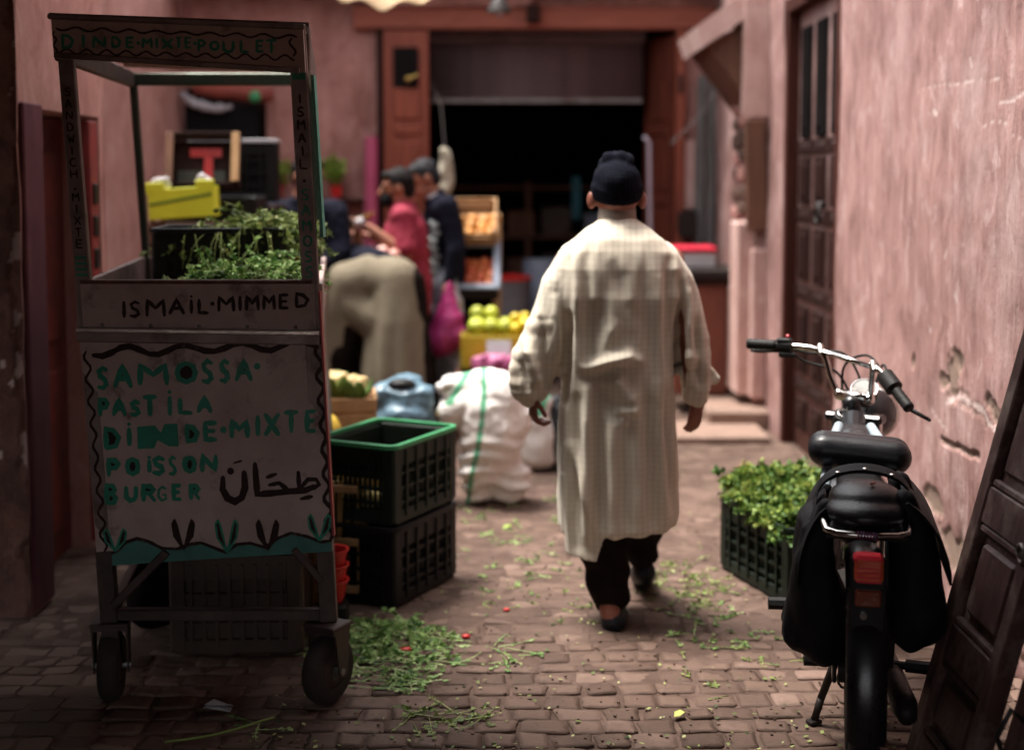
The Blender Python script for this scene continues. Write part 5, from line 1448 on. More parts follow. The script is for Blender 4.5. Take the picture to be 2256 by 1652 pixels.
for s in (-1, 1):
    a = V((1.165, 4.56, .80)) + rotz(HEAD + YAW) @ V((s * .075, 0, 0)); b = L_(.015, 1.2, .27) + rotz(HEAD + YAW) @ V((s * .065, 0, 0))
    fk_ = MB().tube([a, a.lerp(b, .45)], .017, 12).build('fork_leg', M_chrome, bike, smooth=True)
    MB().tube([a.lerp(b, .4), b], .023, 12).build('fork_slider', M_gloss, fk_, smooth=True)
MB().box((1.16, 4.555, .79), (.2, .06, .03), rotz(HEAD + YAW), b=.008).build('fork_yoke', M_gloss, bike)

# ------------------------------------------------------------------ two old shutter leaves leaning against the wall by the moped
M_cedar = mat('dusty_cedar', (.085, .038, .033), (.042, .02, .018), scale=6, stretch=(5, 5, .5), rough=.55, bump=.4, bscale=30, bstretch=(7, 7, .6), c3=(.19, .135, .115), scale3=7, r3=(.5, .72), spec=.25)
TILT = .245
def lean_leaf(y0, y1, xoff, label, panels, top=2.32, zb=.0):
    th = .045
    root = thing('shutter_leaf', (1.09 + xoff, (y0 + y1) / 2, 0), label, 'shutter')
    base = V((1.092 + xoff, 0, .004))
    up = V((math.sin(TILT), 0, math.cos(TILT))); nr_ = V((-math.cos(TILT), 0, math.sin(TILT)))
    rot = Matrix((V((0, 1, 0)), up, nr_)).transposed()     # local x along y, local y up the leaf, local z out of the face
    if rot.determinant() < 0: rot = Matrix((V((0, -1, 0)), up, nr_)).transposed()
    def P(yy, h, o): return base + V((0, yy, 0)) + up * h + nr_ * o
    wd = y1 - y0; sw_ = .062
    for yy in (y0 + sw_ / 2, y1 - sw_ / 2):
        MB().box(P(yy, top / 2, 0), (sw_, top, th), rot, b=.004).build('stile', M_cedar, root)
    rails = [.06] + [h1 + .05 for (h0, h1) in panels]
    for h in rails:
        MB().box(P((y0 + y1) / 2, h, -.001), (wd - 2 * sw_, .1, th - .006), rot, b=.004).build('rail', M_cedar, root)
    for (h0, h1) in panels:
        pn_ = MB().box(P((y0 + y1) / 2, (h0 + h1) / 2, -.012), (wd - 2 * sw_, h1 - h0, .014), rot).build('panel', M_cedar, root)
        MB().box(P((y0 + y1) / 2, (h0 + h1) / 2, .0), (wd - 2 * sw_ - .07, h1 - h0 - .09, .022), rot, b=.011).build('raised_field', M_cedar, pn_)
        f_w = wd - 2 * sw_
        MB().box(P((y0 + y1) / 2, h1 - .012, .004), (f_w, .022, .022), rot, b=.006).build('moulding', M_cedar, pn_)
        MB().box(P((y0 + y1) / 2, h0 + .012, .004), (f_w, .022, .022), rot, b=.006).build('moulding', M_cedar, pn_)
    return root, P
lf1, P1 = lean_leaf(3.2, 3.62, 0, 'dusty cedar shutter leaf leaning on the wall beside the moped', [(.11, .32), (.42, .70), (.80, 1.28), (1.38, 1.85), (1.95, 2.25)])
rg_ = MB(); c0 = P1(3.235, .70, .03)
rg_.tube([c0 + V((.0, .022 * math.cos(a), .022 * math.sin(a))) for a in [k * math.pi / 8 for k in range(17)]], .006, 8); rg_.tube([P1(3.235, .70, .0), c0], .012, 10)
rg_.build('ring_bolt', M_metal_grey, lf1, smooth=True)
lf2, P2 = lean_leaf(2.78, 3.17, .05, 'dark shutter leaf nearest the camera at the right edge', [(.11, .5), (.6, 1.1), (1.2, 1.85)], 2.2)
MB().tube([P2(3.1, .33, .02), P2(3.1, .35, .06), P2(3.1, .28, .075), P2(3.1, .24, .05), P2(3.1, .24, .02)], .007, 8).build('pull_handle', M_iron, lf2, smooth=True)
# ------------------------------------------------------------------ crates, sacks, produce
M_crate_g = mat('dark_green_plastic', (.006, .011, .0075), (.01, .017, .011), scale=9, rough=.5, bump=.15, spec=.25)
M_crate_rim = mat('bright_green_plastic', (.03, .22, .08), (.05, .28, .12), scale=9, rough=.45, bump=.1)
M_crate_k = mat('black_plastic', (.006, .0055, .006), (.01, .009, .009), scale=9, rough=.5, bump=.15, spec=.2)
M_crate_br = mat('brown_plastic', (.06, .032, .02), (.03, .017, .011), scale=9, rough=.5, bump=.15)
M_pale_wood = mat('pale_crate_wood', (.42, .25, .12), (.3, .17, .08), scale=6, stretch=(3, 3, .6), rough=.75, bump=.35, bscale=40)
M_gold_wood = mat('golden_reed', (.42, .24, .08), (.27, .14, .045), scale=8, stretch=(4, 4, .5), rough=.6, bump=.4, bscale=40)
M_sack = mat('white_woven_sack', (.7, .66, .62), (.5, .45, .42), scale=5, rough=.6, bump=.35, bscale=160, bdist=.002,
             tint=[(0, (.78, .74, .7)), (.45, (.78, .74, .7)), (.5, (.10, .36, .2)), (.8, (.10, .36, .2)), (.9, (.5, .36, .2)), (1, (.5, .36, .2))])
M_blue = mat('blue_plastic_sheet', (.13, .22, .28), (.08, .14, .19), scale=7, rough=.35, bump=.3, bscale=60)
M_pinkbag = mat('magenta_film', (.55, .06, .24), (.42, .04, .18), scale=9, rough=.3, bump=.3, bscale=50, translucent=.35)
M_whitebag = mat('white_film', (.6, .58, .6), (.48, .46, .5), scale=9, rough=.35, bump=.3, bscale=50, translucent=.3)
M_yellowcard = mat('lime_yellow_card', (.74, .77, .04), (.62, .65, .03), scale=5, rough=.6, bump=.15)
M_ylw = mat('yellow_card', (.6, .46, .03), (.5, .36, .02), scale=5, rough=.6, bump=.15)
M_apple = mat('red_apple', (.5, .05, .035), (.55, .2, .06), scale=7, rough=.35, bump=.1, vary=.25)
M_orange = mat('orange_fruit', (.62, .24, .05), (.55, .3, .09), scale=12, rough=.45, bump=.4, bscale=150, vary=.2)
M_melon = mat('yellow_green_melon', (.45, .46, .05), (.3, .36, .04), scale=9, rough=.45, bump=.2, vary=.2)
M_cream = mat('cauliflower_cream', (.6, .46, .24), (.5, .35, .16), scale=22, rough=.8, bump=.8, bscale=60, bdist=.01)
M_leafy = leafmat('fresh_herb_leaf', [(0, (.03, .075, .02)), (.3, (.11, .22, .055)), (.6, (.28, .42, .13)), (1, (.58, .62, .34))])
M_leafy2 = leafmat('olive_herb_leaf', [(0, (.03, .05, .014)), (.35, (.11, .16, .04)), (.7, (.26, .32, .09)), (1, (.5, .5, .22))])
M_straw = mat('dry_stalk', (.3, .24, .1), (.2, .14, .06), scale=20, rough=.8, bump=.2)

def herb(mb, base, d, length, r, nleaf=11, leaf=.022, droop=.5):
    """one sprig: bent stalk with paired leaflets"""
    d = V(d).normalized(); side = d.orthogonal().normalized(); side.rotate(Matrix.Rotation(r.uniform(0, 6.28), 3, d))
    pts = []; p = V(base); dd = d.copy()
    n = 6
    for i in range(n + 1):
        pts.append(p.copy())
        dd = (dd + V((r.uniform(-.15, .15), r.uniform(-.15, .15), -droop * .16))).normalized()
        p = p + dd * (length / n)
    t0 = r.random()
    mb.tint = .55 + .3 * t0
    mb.tube(pts, [.0018, .0017, .0016, .0015, .0013, .001, .0008], 3, caps=False)
    for k in range(nleaf):
        t = r.uniform(.25, 1.0) * n; i = min(int(t), n - 1); b = pts[i].lerp(pts[i + 1], t - i)
        a = V((r.gauss(0, 1), r.gauss(0, 1), r.gauss(.25, .7))).normalized()
        a = (a + dd * .6).normalized()
        s = a.cross(V((r.gauss(0, 1), r.gauss(0, 1), r.gauss(0, 1)))).normalized(); nn = a.cross(s)
        L0 = leaf * r.uniform(.6, 1.35); w = L0 * .42
        mb.tint = min(1, max(0, .15 + .5 * t0 + r.gauss(.05, .17)))
        mb.add([b, b + a * L0 * .35 + s * w + nn * w * .35, b + a * L0 * .7 + s * w * .55 + nn * w * .2, b + a * L0, b + a * L0 * .7 - s * w * .55 + nn * w * .2, b + a * L0 * .35 - s * w + nn * w * .35],
               [(0, 1, 2, 3), (0, 3, 4, 5)])

def plastic_crate(name, L, W, H, nx, ny, nz, m, rim_m, root=None, loc=None, yaw=0., label=None, cat='crate', group=None, slots=False, open_band=False):
    """moulded crate: floor, corner posts, lattice walls, flange rim"""
    rt = thing(name, loc, label, cat, group)
    R_ = rotz(yaw)
    c = V(loc)
    def P(x, y, z): return c + R_ @ V((x, y, z))
    b = MB(); t = .012
    b.box(P(0, 0, .012), (L - .02, W - .02, .012), R_)
    for sx in (-1, 1):
        for sy in (-1, 1):
            b.box(P(sx * (L / 2 - .028), sy * (W / 2 - .004), H / 2), (.05, .012, H - .03), R_, b=.004)
            b.box(P(sx * (L / 2 - .004), sy * (W / 2 - .028), H / 2), (.012, .05, H - .03), R_, b=.004)
    for sy in (-1, 1):
        b.box(P(0, sy * (W / 2 - .006), .03), (L - .03, t, .05), R_, b=.003); b.box(P(0, sy * (W / 2 - .006), H - .05), (L - .03, t, .07), R_, b=.003)
        b.box(P(0, sy * (W / 2 - .016), H / 2), (L - .05, .004, .05), R_)
        for k in range(nz):
            z = .055 + (H - .14) * (k + .5) / nz
            b.box(P(0, sy * (W / 2 - .006), z), (L - .05, t, .012), R_)
        for k in range(nx):
            x = -L / 2 + .05 + (L - .1) * (k + .5) / nx
            b.box(P(x, sy * (W / 2 - .002), H / 2), (.012, .016, H - .06), R_)
    for sx in (-1, 1):
        b.box(P(sx * (L / 2 - .006), 0, .03), (t, W - .03, .05), R_, b=.003); b.box(P(sx * (L / 2 - .006), 0, H - .05), (t, W - .03, .07), R_, b=.003)
        for k in range(nz):
            z = .055 + (H - .14) * (k + .5) / nz
            b.box(P(sx * (L / 2 - .006), 0, z), (t, W - .05, .012), R_)
        nn = ny * 3 if slots else ny
        for k in range(nn):
            y = -W / 2 + .05 + (W - .1) * (k + .5) / nn
            b.box(P(sx * (L / 2 - .002), y, H / 2), (.014, .006 if slots else .012, H - .06), R_)
    for sy in (-1, 1):
        b.box(P(0, sy * (W / 2 - .02), H * .47), (L - .04, .005, H * .9), R_)
    for sx in (-1, 1):
        if slots and H > .25 and open_band:
            b.box(P(sx * (L / 2 - .02), 0, H * .12), (.005, W - .04, H * .2), R_); b.box(P(sx * (L / 2 - .02), 0, H * .74), (.005, W - .04, H * .38), R_)
        else:
            b.box(P(sx * (L / 2 - .02), 0, H * .47), (.005, W - .04, H * .9), R_)
    b.build('body', m, rt)
    rings = []
    rm = MB()
    for (ox, oz) in ((.0, H - .018), (.012, H - .016), (.012, H), (.004, H + .002), (-.008, H), (-.008, H - .012)):
        ring = []
        for (sx, sy, a0) in ((1, 1, 0), (-1, 1, 90), (-1, -1, 180), (1, -1, 270)):
            for k in range(5):
                a = R(a0 + 22.5 * k); rr = .03 + ox
                ring.append(P(sx * (L / 2 - .03) + rr * math.cos(a), sy * (W / 2 - .03) + rr * math.sin(a), oz))
        rings.append(ring)
    rm.loft(rings + [rings[0]], caps=False)
    rm.build('rim', rim_m, rt, smooth=40)
    return rt

def slat_crate(name, L, W, H, loc, yaw, m, label, cat='crate', group=None, tilt=None, nsl=3):
    rt = thing(name, loc, label, cat, group)
    R_ = rotz(yaw) @ (tilt if tilt is not None else Matrix.Identity(3)); c = V(loc)
    def P(x, y, z): return c + R_ @ V((x, y, z))
    fl = MB().box(P(0, 0, .006), (L - .01, W - .01, .01), R_).build('bottom_board', m, rt)
    for sx in (-1, 1):
        MB().box(P(sx * (L / 2 - .008), 0, H / 2), (.016, W, H), R_, b=.002).build('end_board', m, rt)
        for sy in (-1, 1):
            MB().box(P(sx * (L / 2 - .025), sy * (W / 2 - .02), H / 2 + .004), (.02, .02, H + .012), R_, b=.002).build('corner_post', m, rt)
    h = H / nsl
    for sy in (-1, 1):
        for k in range(nsl):
            MB().box(P(0, sy * (W / 2 + .004), h * (k + .5)), (L, .008, h * .82), R_, b=.002).build('slat', m, rt)
    return rt, P, R_

# ---- two green-black crates stacked beside the cart, corn cobs in the top one
CYAW = math.atan2(.43, .21)
cc = V((-.49, 5.225, 0))
plastic_crate('plastic_crate', .48, .36, .305, 5, 4, 3, M_crate_k, M_crate_k, loc=cc + V((0, 0, .002)), yaw=CYAW, label='black plastic crate at the bottom of the stack beside the cart', group='green-black crates', slots=True)
plastic_crate('plastic_crate', .48, .36, .305, 5, 4, 3, M_crate_g, M_crate_rim, loc=cc + V((0, 0, .312)), yaw=CYAW, label='black plastic crate with bright green rim, on top of its stack', group='green-black crates', slots=True, open_band=True)
M_corn = mat('corn_cob', (.8, .62, .26), (.7, .5, .18), scale=60, rough=.5, bump=.8, bscale=120)
rc = random.Random(11)
for k in range(14):
    a = CYAW + math.pi / 2 + rc.uniform(-.35, .35)
    c = cc + rotz(CYAW) @ V((-.195 + .042 * (k % 3) + rc.uniform(-.008, .008), rc.uniform(-.04, .04), 0)) + V((0, 0, .352 + .03 * (k // 3)))
    d = V((math.cos(a), math.sin(a), rc.uniform(-.04, .04))) * .1
    o = MB().tube([c - d, c - d * .6, c + d * .4, c + d], [.012, .021, .02, .008], 10).build('corn_cob', M_corn, smooth=True)
    tag(o, 'pale yellow corn cob inside the green-rimmed crate', 'corn', 'corn cobs in the green-rimmed crate')

# ---- white sack, slumped, with green bands
sk_ = MB()
sk_.chain([(-.175, 6.58, .06), (-.14, 6.58, .2), (-.10, 6.58, .36), (-.09, 6.6, .5), (-.13, 6.6, .56)], [.07, .125, .165, .165, .12], 20)
sk_.chain([(-.06, 6.6, .46), (-.18, 6.6, .58), (-.29, 6.6, .57)], [.14, .10, .075], 18); sk_.chain([(-.2, 6.6, .5), (-.3, 6.58, .45)], [.12, .08], 16)
sk_.ell((-.02, 6.62, .12), (.12, .12, .12), 18, 12); sk_.ell((.0, 6.6, .42), (.1, .12, .13), 18, 12)
def sack_disp(p, n):
    lo = max(0, min(1, (.42 - p.z) / .15))
    return n * (.011 * lo * math.sin(p.z * 85 + 4 * noise.noise(V((p.x * 4, p.y * 4, 1)))) + .018 * noise.noise(V((p.x * 7, p.y * 7, p.z * 9))) - .02 * abs(noise.noise(V((p.x * 9 + p.z * 4, p.y * 9, p.z * 12)))) - .006 * abs(noise.noise(V((p.x * 24, p.y * 24, p.z * 24)))))
def sack_tint(p):
    xs = -.185 + .05 * math.sin((p.z - .2) * 4)
    if abs(p.x - xs) < .013: return .65
    if p.z > .5 and abs((p.x + .31) - (p.z - .5) * .6) < .02: return .65
    if p.x < -.27 and p.z < .6 and noise.noise(p * 9) > .1: return .95
    return .2
srt = thing('sack', (-.12, 6.58, 0), 'bulging white woven sack with green stripes standing on the paving', 'sack')
organic('sack_body', sk_, M_sack, srt, .011, 3, sack_disp, sack_tint)
tie = MB().ell((-.30, 6.58, .60), (.05, .05, .035), 14, 8).ell((-.34, 6.57, .58), (.035, .03, .03), 12, 8)
organic('gathered_mouth', tie, M_sack, srt, .009, 2, lambda p, n: n * .01 * noise.noise(p * 25), lambda p: .3)
s2 = thing('sack', (.17, 7.35, 0), 'small white sack with green patches on the ground behind the walking man', 'sack')
m2 = MB().chain([(.14, 7.35, .1), (.13, 7.35, .26), (.16, 7.35, .36)], [.1, .1, .07], 16)
organic('sack_body', m2, M_sack, s2, .012, 3, lambda p, n: n * .025 * noise.noise(p * 8), lambda p: .65 if noise.noise(p * 6) > .25 else .2)
s3 = thing('bin_bag', (.27, 7.4, 0), 'black bin bag slumped beside the small white sack', 'bag')
m3 = MB().chain([(.27, 7.4, .1), (.26, 7.4, .28), (.25, 7.4, .36)], [.11, .1, .05], 16)
organic('bag_body', m3, M_leather, s3, .012, 3, lambda p, n: n * .03 * noise.noise(p * 9))

# ---- wooden crate of cauliflowers on another crate, blue bag, yellow melon
slat_crate('wooden_crate', .36, .3, .37, (-.80, 6.25, .0), .15, M_pale_wood, 'wooden crate on the ground under the cauliflower crate')
wc, WP, WR = slat_crate('wooden_crate', .34, .28, .22, (-.80, 6.25, .385), .12, M_pale_wood, 'wooden crate full of cauliflowers behind the cart post')
rv = random.Random(21)
for k in range(5):
    c = V((-.88 + .08 * (k % 3), 6.19 + .1 * (k // 3), .63 + .02 * (k % 2)))
    rt = thing('cauliflower', c - V((0, 0, .06)), 'cream cauliflower with green leaves in the wooden crate', 'cauliflower', 'cauliflowers in the wooden crate')
    hd_ = MB().ell(c, (.06, .06, .05), 14, 10)
    for j in range(10): hd_.ell(c + V((rv.uniform(-.045, .045), rv.uniform(-.045, .045), .025 + rv.uniform(0, .02))), .022, 8, 6)
    organic('head', hd_, M_cream, rt, .008, 1)
    lv = MB()
    for j in range(7):
        a = j * .9 + rv.random(); lv.tint = rv.uniform(.3, .7)
        u = V((math.cos(a), math.sin(a), 0)); s_ = V((-u.y, u.x, 0)); z = V((0, 0, 1))
        b0 = c - z * .05 + u * .03
        pts = [b0 + s_ * .02, b0 + u * .04 + z * .05 + s_ * .035, b0 + u * .05 + z * .09 + s_ * .02, b0 + u * .05 + z * .1 - s_ * .01, b0 + u * .04 + z * .05 - s_ * .035, b0 - s_ * .02]
        lv.prism(pts, u * .003)
    lv.build('outer_leaves', M_leafy, rt)
bgm = MB().chain([(-.55, 6.62, .15), (-.54, 6.62, .4), (-.53, 6.62, .5)], [.16, .175, .14], 18)
bgm.ell((-.44, 6.6, .53), (.08, .1, .07), 14, 10); bgm.ell((-.63, 6.6, .54), (.08, .1, .08), 14, 10); bgm.ell((-.54, 6.68, .58), (.12, .05, .06), 14, 10)
bgr = thing('blue_bag', (-.54, 6.62, 0), 'crumpled blue plastic bag between the wooden crate and the white sack', 'bag')
organic('bag_body', bgm, M_blue, bgr, .011, 2, lambda p, n: n * (.02 * noise.noise(V((p.x * 6, p.y * 6, p.z * 9))) - .022 * abs(noise.noise(V((p.x * 9 + p.z * 5, p.y * 9, p.z * 13)))) - .008 * abs(noise.noise(p * 27))))
MB().ell((-.535, 6.56, .595), (.07, .05, .03), 14, 8).build('open_mouth', M_crate_k, bgr, smooth=True)
slat_crate('wooden_crate', .3, .26, .40, (-.84, 5.78, .0), .1, M_pale_wood, 'tall wooden crate carrying the yellow melon behind the cart')
ml = MB().ell((-.80, 5.74, .50), (.075, .085, .10), 18, 12)
mr = thing('melon', (-.80, 5.74, .41), 'yellow melon half hidden by the cart post', 'melon')
organic('fruit', ml, mat('yellow_melon', (.62, .44, .06), (.5, .32, .04), scale=9, rough=.5, bump=.2), mr, .01, 2, lambda p, n: n * .004 * math.sin(math.atan2(p.y - 5.74, p.x + .8) * 10))
MB().tube([(-.80, 5.74, .595), (-.795, 5.735, .62)], [.012, .007], 8).build('stalk', M_straw, mr)

# ---- under the cart: slatted plastic crate, reed crate, red bowls
plastic_crate('plastic_crate', .44, .34, .34, 8, 6, 2, M_crate_br, M_crate_br, loc=(-.93, 4.62, .004), yaw=.05, label='brown slotted plastic crate in the shadow under the cart')
plastic_crate('plastic_crate', .4, .32, .12, 8, 6, 1, M_crate_k, M_crate_k, loc=(-.93, 4.62, .352), yaw=-.04, label='shallow black crate stacked under the cart on the brown one')
ub = MB(); ub.chain([(-1.22, 4.6, .16), (-1.2, 4.85, .17), (-1.22, 5.15, .16)], [.12, .13, .13], 14); ub.ell((-1.2, 4.8, .3), (.1, .25, .08), 14, 10)  # this bundle and the tall crate are added to block light under the cart
ubr = thing('light_block_bundle', (-1.3, 4.8, 0), 'dark tarpaulin bundle added under the cart to block light', 'tarpaulin')
organic('bundle', ub, M_trous, ubr, .016, 3, lambda p, n: n * .025 * noise.noise(p * 7))
plastic_crate('plastic_crate', .5, .36, .42, 6, 5, 3, M_crate_k, M_crate_k, loc=(-1.02, 5.2, .004), yaw=.0, label='tall black crate added at the back under the cart to block light')
rc_t = thing('reed_crate', (-.71, 5.05, 0), 'golden reed crate lit from behind under the cart corner', 'crate')
for k in range(9):
    MB().box((-.71 - .03 * (k - 4), 5.05 - .008 * k, .235), (.022, .012, .46), roty(.03), b=.003).build('reed', M_gold_wood, rc_t)
for z in (.06, .24, .44):
    MB().box((-.71, 5.02, z), (.28, .014, .028), rotz(-.2), b=.003).build('cross_band', M_pale_wood, rc_t)
for k in range(6):
    MB().box((-.575 + .0 * k, 5.02 + .045 * k, .235), (.012, .03, .46), b=.003).build('reed', M_gold_wood, rc_t)
for k in range(6):
    MB().box((-.86, 5.06 + .045 * k, .235), (.012, .03, .46), b=.003).build('reed', M_gold_wood, rc_t)
MB().box((-.71, 5.15, .012), (.27, .24, .014)).build('bottom_board', M_gold_wood, rc_t)
M_redpl = mat('red_plastic', (.6, .03, .028), (.45, .022, .02), rough=.3, bump=.1)
for k in range(3):
    bw = MB().lathe([(.035, 0), (.045, .02), (.056, .07), (.062, .075), (.062, .082), (.053, .08), (.04, .022), (.0, .012)], (-.645, 4.78, .085 + .055 * k), 24, caps=False)
    o = bw.build('plastic_bowl', M_redpl, smooth=30)
    tag(o, ('lowest', 'middle', 'topmost')[k] + ' red plastic bowl of the small stack behind the cart wheel', 'bowl', 'red bowls behind the wheel')
ped = MB().box((-.645, 4.78, .043), (.11, .11, .08), b=.01)
tag(ped.build('block', M_crate_k), 'small black box under the red bowls behind the cart wheel', 'box')

# ---- greens on the cart tray
rh_ = random.Random(31)
hp = MB()
for k in range(620):
    x = rh_.uniform(-1.08, -.68); y = rh_.uniform(4.15, 4.85)
    w = max(.0, 1 - ((x + .78) / .34) ** 2) * (.5 + .5 * rh_.random())
    herb(hp, (x - .06 * (y - 4.1), y, 1.215 + .13 * w * rh_.random()), (rh_.gauss(0, .8), rh_.gauss(0, .9), rh_.uniform(.0, .25)), rh_.uniform(.05, .11), rh_, 14, .02)
tag(hp.build('herb_heap', M_leafy, recalc=False), 'heap of fresh green herbs spread on the cart tray', 'herbs', kind='stuff')
hp = MB()
for k in range(80):
    x = rh_.uniform(-1.26, -1.0); y = rh_.uniform(4.15, 4.6)
    herb(hp, (x, y, 1.18), (rh_.gauss(0, 1), rh_.gauss(0, 1), rh_.uniform(.1, .8)), rh_.uniform(.06, .13), rh_, 3, .012)
tag(hp.build('dried_roots', mat('dry_root', (.13, .06, .045), (.07, .035, .028), rough=.9, bump=.2), recalc=False), 'small tangle of brown dried roots at the left of the tray', 'roots', kind='stuff')
# brick-coloured clay dish at the tray's left
tag(MB().lathe([(.0, 0), (.11, .0), (.15, .05), (.155, .06), (.14, .055), (.10, .012), (.0, .01)], (-1.17, 4.62, 1.172), 28, caps=False).build('clay_dish', mat('terracotta', (.42, .16, .1), (.32, .11, .07), rough=.8, bump=.3), smooth=30), 'shallow terracotta dish lying in the cart tray', 'dish')
# dark herb crate standing on the tray behind, overflowing
plastic_crate('plastic_crate', .46, .34, .24, 6, 4, 2, M_crate_k, M_crate_k, loc=(-1.07, 5.05, 1.176), yaw=.08, label='black crate overflowing with herb stalks on the cart tray')
hp = MB()
for k in range(380):
    x = -1.25 + .45 * rh_.random() ** .65; y = rh_.uniform(4.92, 5.2)
    w = .2 + .8 * max(0, min(1, (x + 1.22) / .3))
    herb(hp, (x, y, 1.36 + .11 * w * rh_.random()), (rh_.gauss(.2, .8), rh_.gauss(-.1, .6), rh_.uniform(-.05, .22 * w)), rh_.uniform(.1, .17), rh_, 12, .022, .9)
for k in range(14):
    x = rh_.uniform(-1.2, -.86)
    herb(hp, (x, 4.9, 1.41), (rh_.gauss(0, .5), -.8, .2), rh_.uniform(.14, .24), rh_, 3, .012, 3.0)
tag(hp.build('herb_heap', M_leafy2, recalc=False), 'olive green herb stalks spilling over the black crate on the tray', 'herbs', kind='stuff')
# pale carton with orange print on the tray's right
cb = thing('carton', (-.84, 5.22, 1.172), 'pale carton with orange print at the back of the tray', 'carton')
MB().box((-.83, 5.22, 1.29), (.13, .2, .235), rotz(.1), b=.004).build('box', M_whitebag, cb)
MB().ell((-.82, 5.118, 1.27), (.045, .004, .035), 16, 8, rotz(.1)).build('printed_motif', M_orange, cb)

# ---- stall behind the cart: table, crates, lime carton
M_tbl = M_wood_brown
stl = thing('stall_table', (-1.45, 6.9, 0), 'rough wooden stall table behind the cart against the left wall', 'table')
MB().box((-1.45, 6.95, 1.02), (.95, .75, .04), b=.005).build('table_top', M_tbl, stl)
for x in (-1.88, -1.02):
    for y_ in (6.62, 7.28): MB().box((x, y_, .5), (.05, .05, 1.0), b=.004).build('leg', M_tbl, stl)
slat_crate('wooden_crate', .42, .3, .34, (-1.56, 6.72, 1.042), .05, M_wood_brown, 'dark wooden crate on the stall table under the lime carton')
ly = thing('carton', (-1.61, 6.68, 1.405), 'lime yellow fruit carton with white tissue sticking out', 'carton')
CR = rotz(.1) @ roty(-.06)
lo_ = V((-1.60, 6.68, 1.402))
MB().box(lo_ + V((0, 0, .005)), (.31, .24, .008), CR).build('base', M_yellowcard, ly)
for (dx, dy, sx, sy) in ((0, -.118, .31, .006), (0, .118, .31, .006), (-.152, 0, .006, .24), (.152, 0, .006, .24)):
    MB().box(lo_ + CR @ V((dx, dy, .075)), (sx, sy, .14), CR, b=.002).build('wall', M_yellowcard, ly)
for dx in (-.12, .12):
    MB().box(lo_ + CR @ V((dx, -.119, .152)), (.09, .006, .05), CR, b=.002).build('corner_tab', M_yellowcard, ly)
MB().box(lo_ + CR @ V((0, -.1225, .09)), (.3, .002, .014), CR @ roty(-.12)).build('printed_band', mat('green_print', (.15, .26, .03), rough=.6, bump=0), ly)
for k, dx in enumerate((-.09, .115)):
    ts = MB()
    for j in range(6): ts.ell(lo_ + CR @ V((dx + rh_.uniform(-.025, .025), -.07 + rh_.uniform(-.02, .02), .165 + rh_.uniform(0, .025))), (.028, .02, .022), 8, 6)
    o = organic('tissue', ts, M_whitebag, ly, .008, 1, lambda p, n: n * .008 * noise.noise(p * 40))
def crate_on_edge(loc, L, H, D, yaw, tilt, m, label, letter_m=None):
    rt, P, R_ = slat_crate('wooden_crate', L, H, D, loc, yaw, m, label, tilt=tilt, nsl=2)
    return rt, P, R_
c1, CP1, CR1 = crate_on_edge((-1.58, 7.06, 1.66), .36, .26, .13, .08, rotx(R(72)), M_wood_dark, 'open wooden crate tipped on edge showing a red letter T')
tm = MB(); 
tm.box(CP1(.0, .06, .02), (.16, .045, .004), CR1); tm.box(CP1(.015, -.02, .02), (.045, .13, .004), CR1)
tm.build('painted_letter', M_redpl, c1)
MB().box(CP1(-.02, -.07, .016), (.24, .07, .003), CR1).build('green_liner', M_rod, c1)
for k in (-1, 1):
    MB().box(CP1(k * .165, 0, .139), (.04, .26, .012), CR1, b=.002).build('pale_batten', M_pale_wood if k > 0 else M_wood_brown, c1)
sup = MB().box((-1.56, 7.16, 1.27), (.5, .3, .46), b=.01); tag(sup.build('block', M_crate_k), 'stacked dark boxes behind the lime carton on the table', 'box')
plastic_crate('plastic_crate', .46, .16, .34, 5, 3, 3, M_crate_k, M_white_cl, loc=(-1.50, 7.4, 1.46), yaw=.05, label='black crate with a pale rim standing up behind the T crate')
MB_ = MB().box((-1.50, 7.4, 1.25), (.5, .3, .40), b=.01); tag(MB_.build('block', M_wood_dark), 'dark red-brown box carrying the pale-rimmed crate', 'box')
# leafy bunch and green peppers around the person in black
def bunch(loc, h, n, label, m=M_leafy, leaf=.05):
    b = MB(); r = random.Random(int(loc[0] * 100) + 500)
    for k in range(n): herb(b, V(loc) + V((r.uniform(-.03, .03), r.uniform(-.03, .03), 0)), (r.gauss(0, .3), r.gauss(0, .3), 1), h * r.uniform(.7, 1.1), r, 10, leaf, .2)
    tag(b.build('herb_bunch', m, recalc=False), label, 'herbs', kind='stuff')
M_lime = leafmat('lime_leaf', [(0, (.1, .2, .02)), (.5, (.25, .4, .05)), (1, (.4, .5, .12))])
for (x, h, lb) in ((-1.80, .2, 'left of the person in black'), (-1.34, .22, 'right of the person in black')):
    pt = thing('potted_plant', (x, 10.40, 1.437), 'small lime green potted plant on the wall shelf ' + lb, 'plant')
    MB().lathe([(.035, 0), (.05, .09), (.055, .095), (.045, .09)], (x, 10.40, 1.437), 16).build('pot', M_redpl, pt, smooth=30)
    b = MB(); r = random.Random(int(-x * 100))
    for k in range(14): herb(b, (x + r.uniform(-.03, .03), 10.40 + r.uniform(-.03, .03), 1.52), (r.gauss(0, .3), r.gauss(0, .3), 1), h * r.uniform(.7, 1.1), r, 10, .05, .2)
    b.build('foliage', M_lime, pt, recalc=False)
bunch((-1.26, 5.0, 1.18), .14, 12, 'little green bunch at the left back of the cart tray', M_leafy, .035)

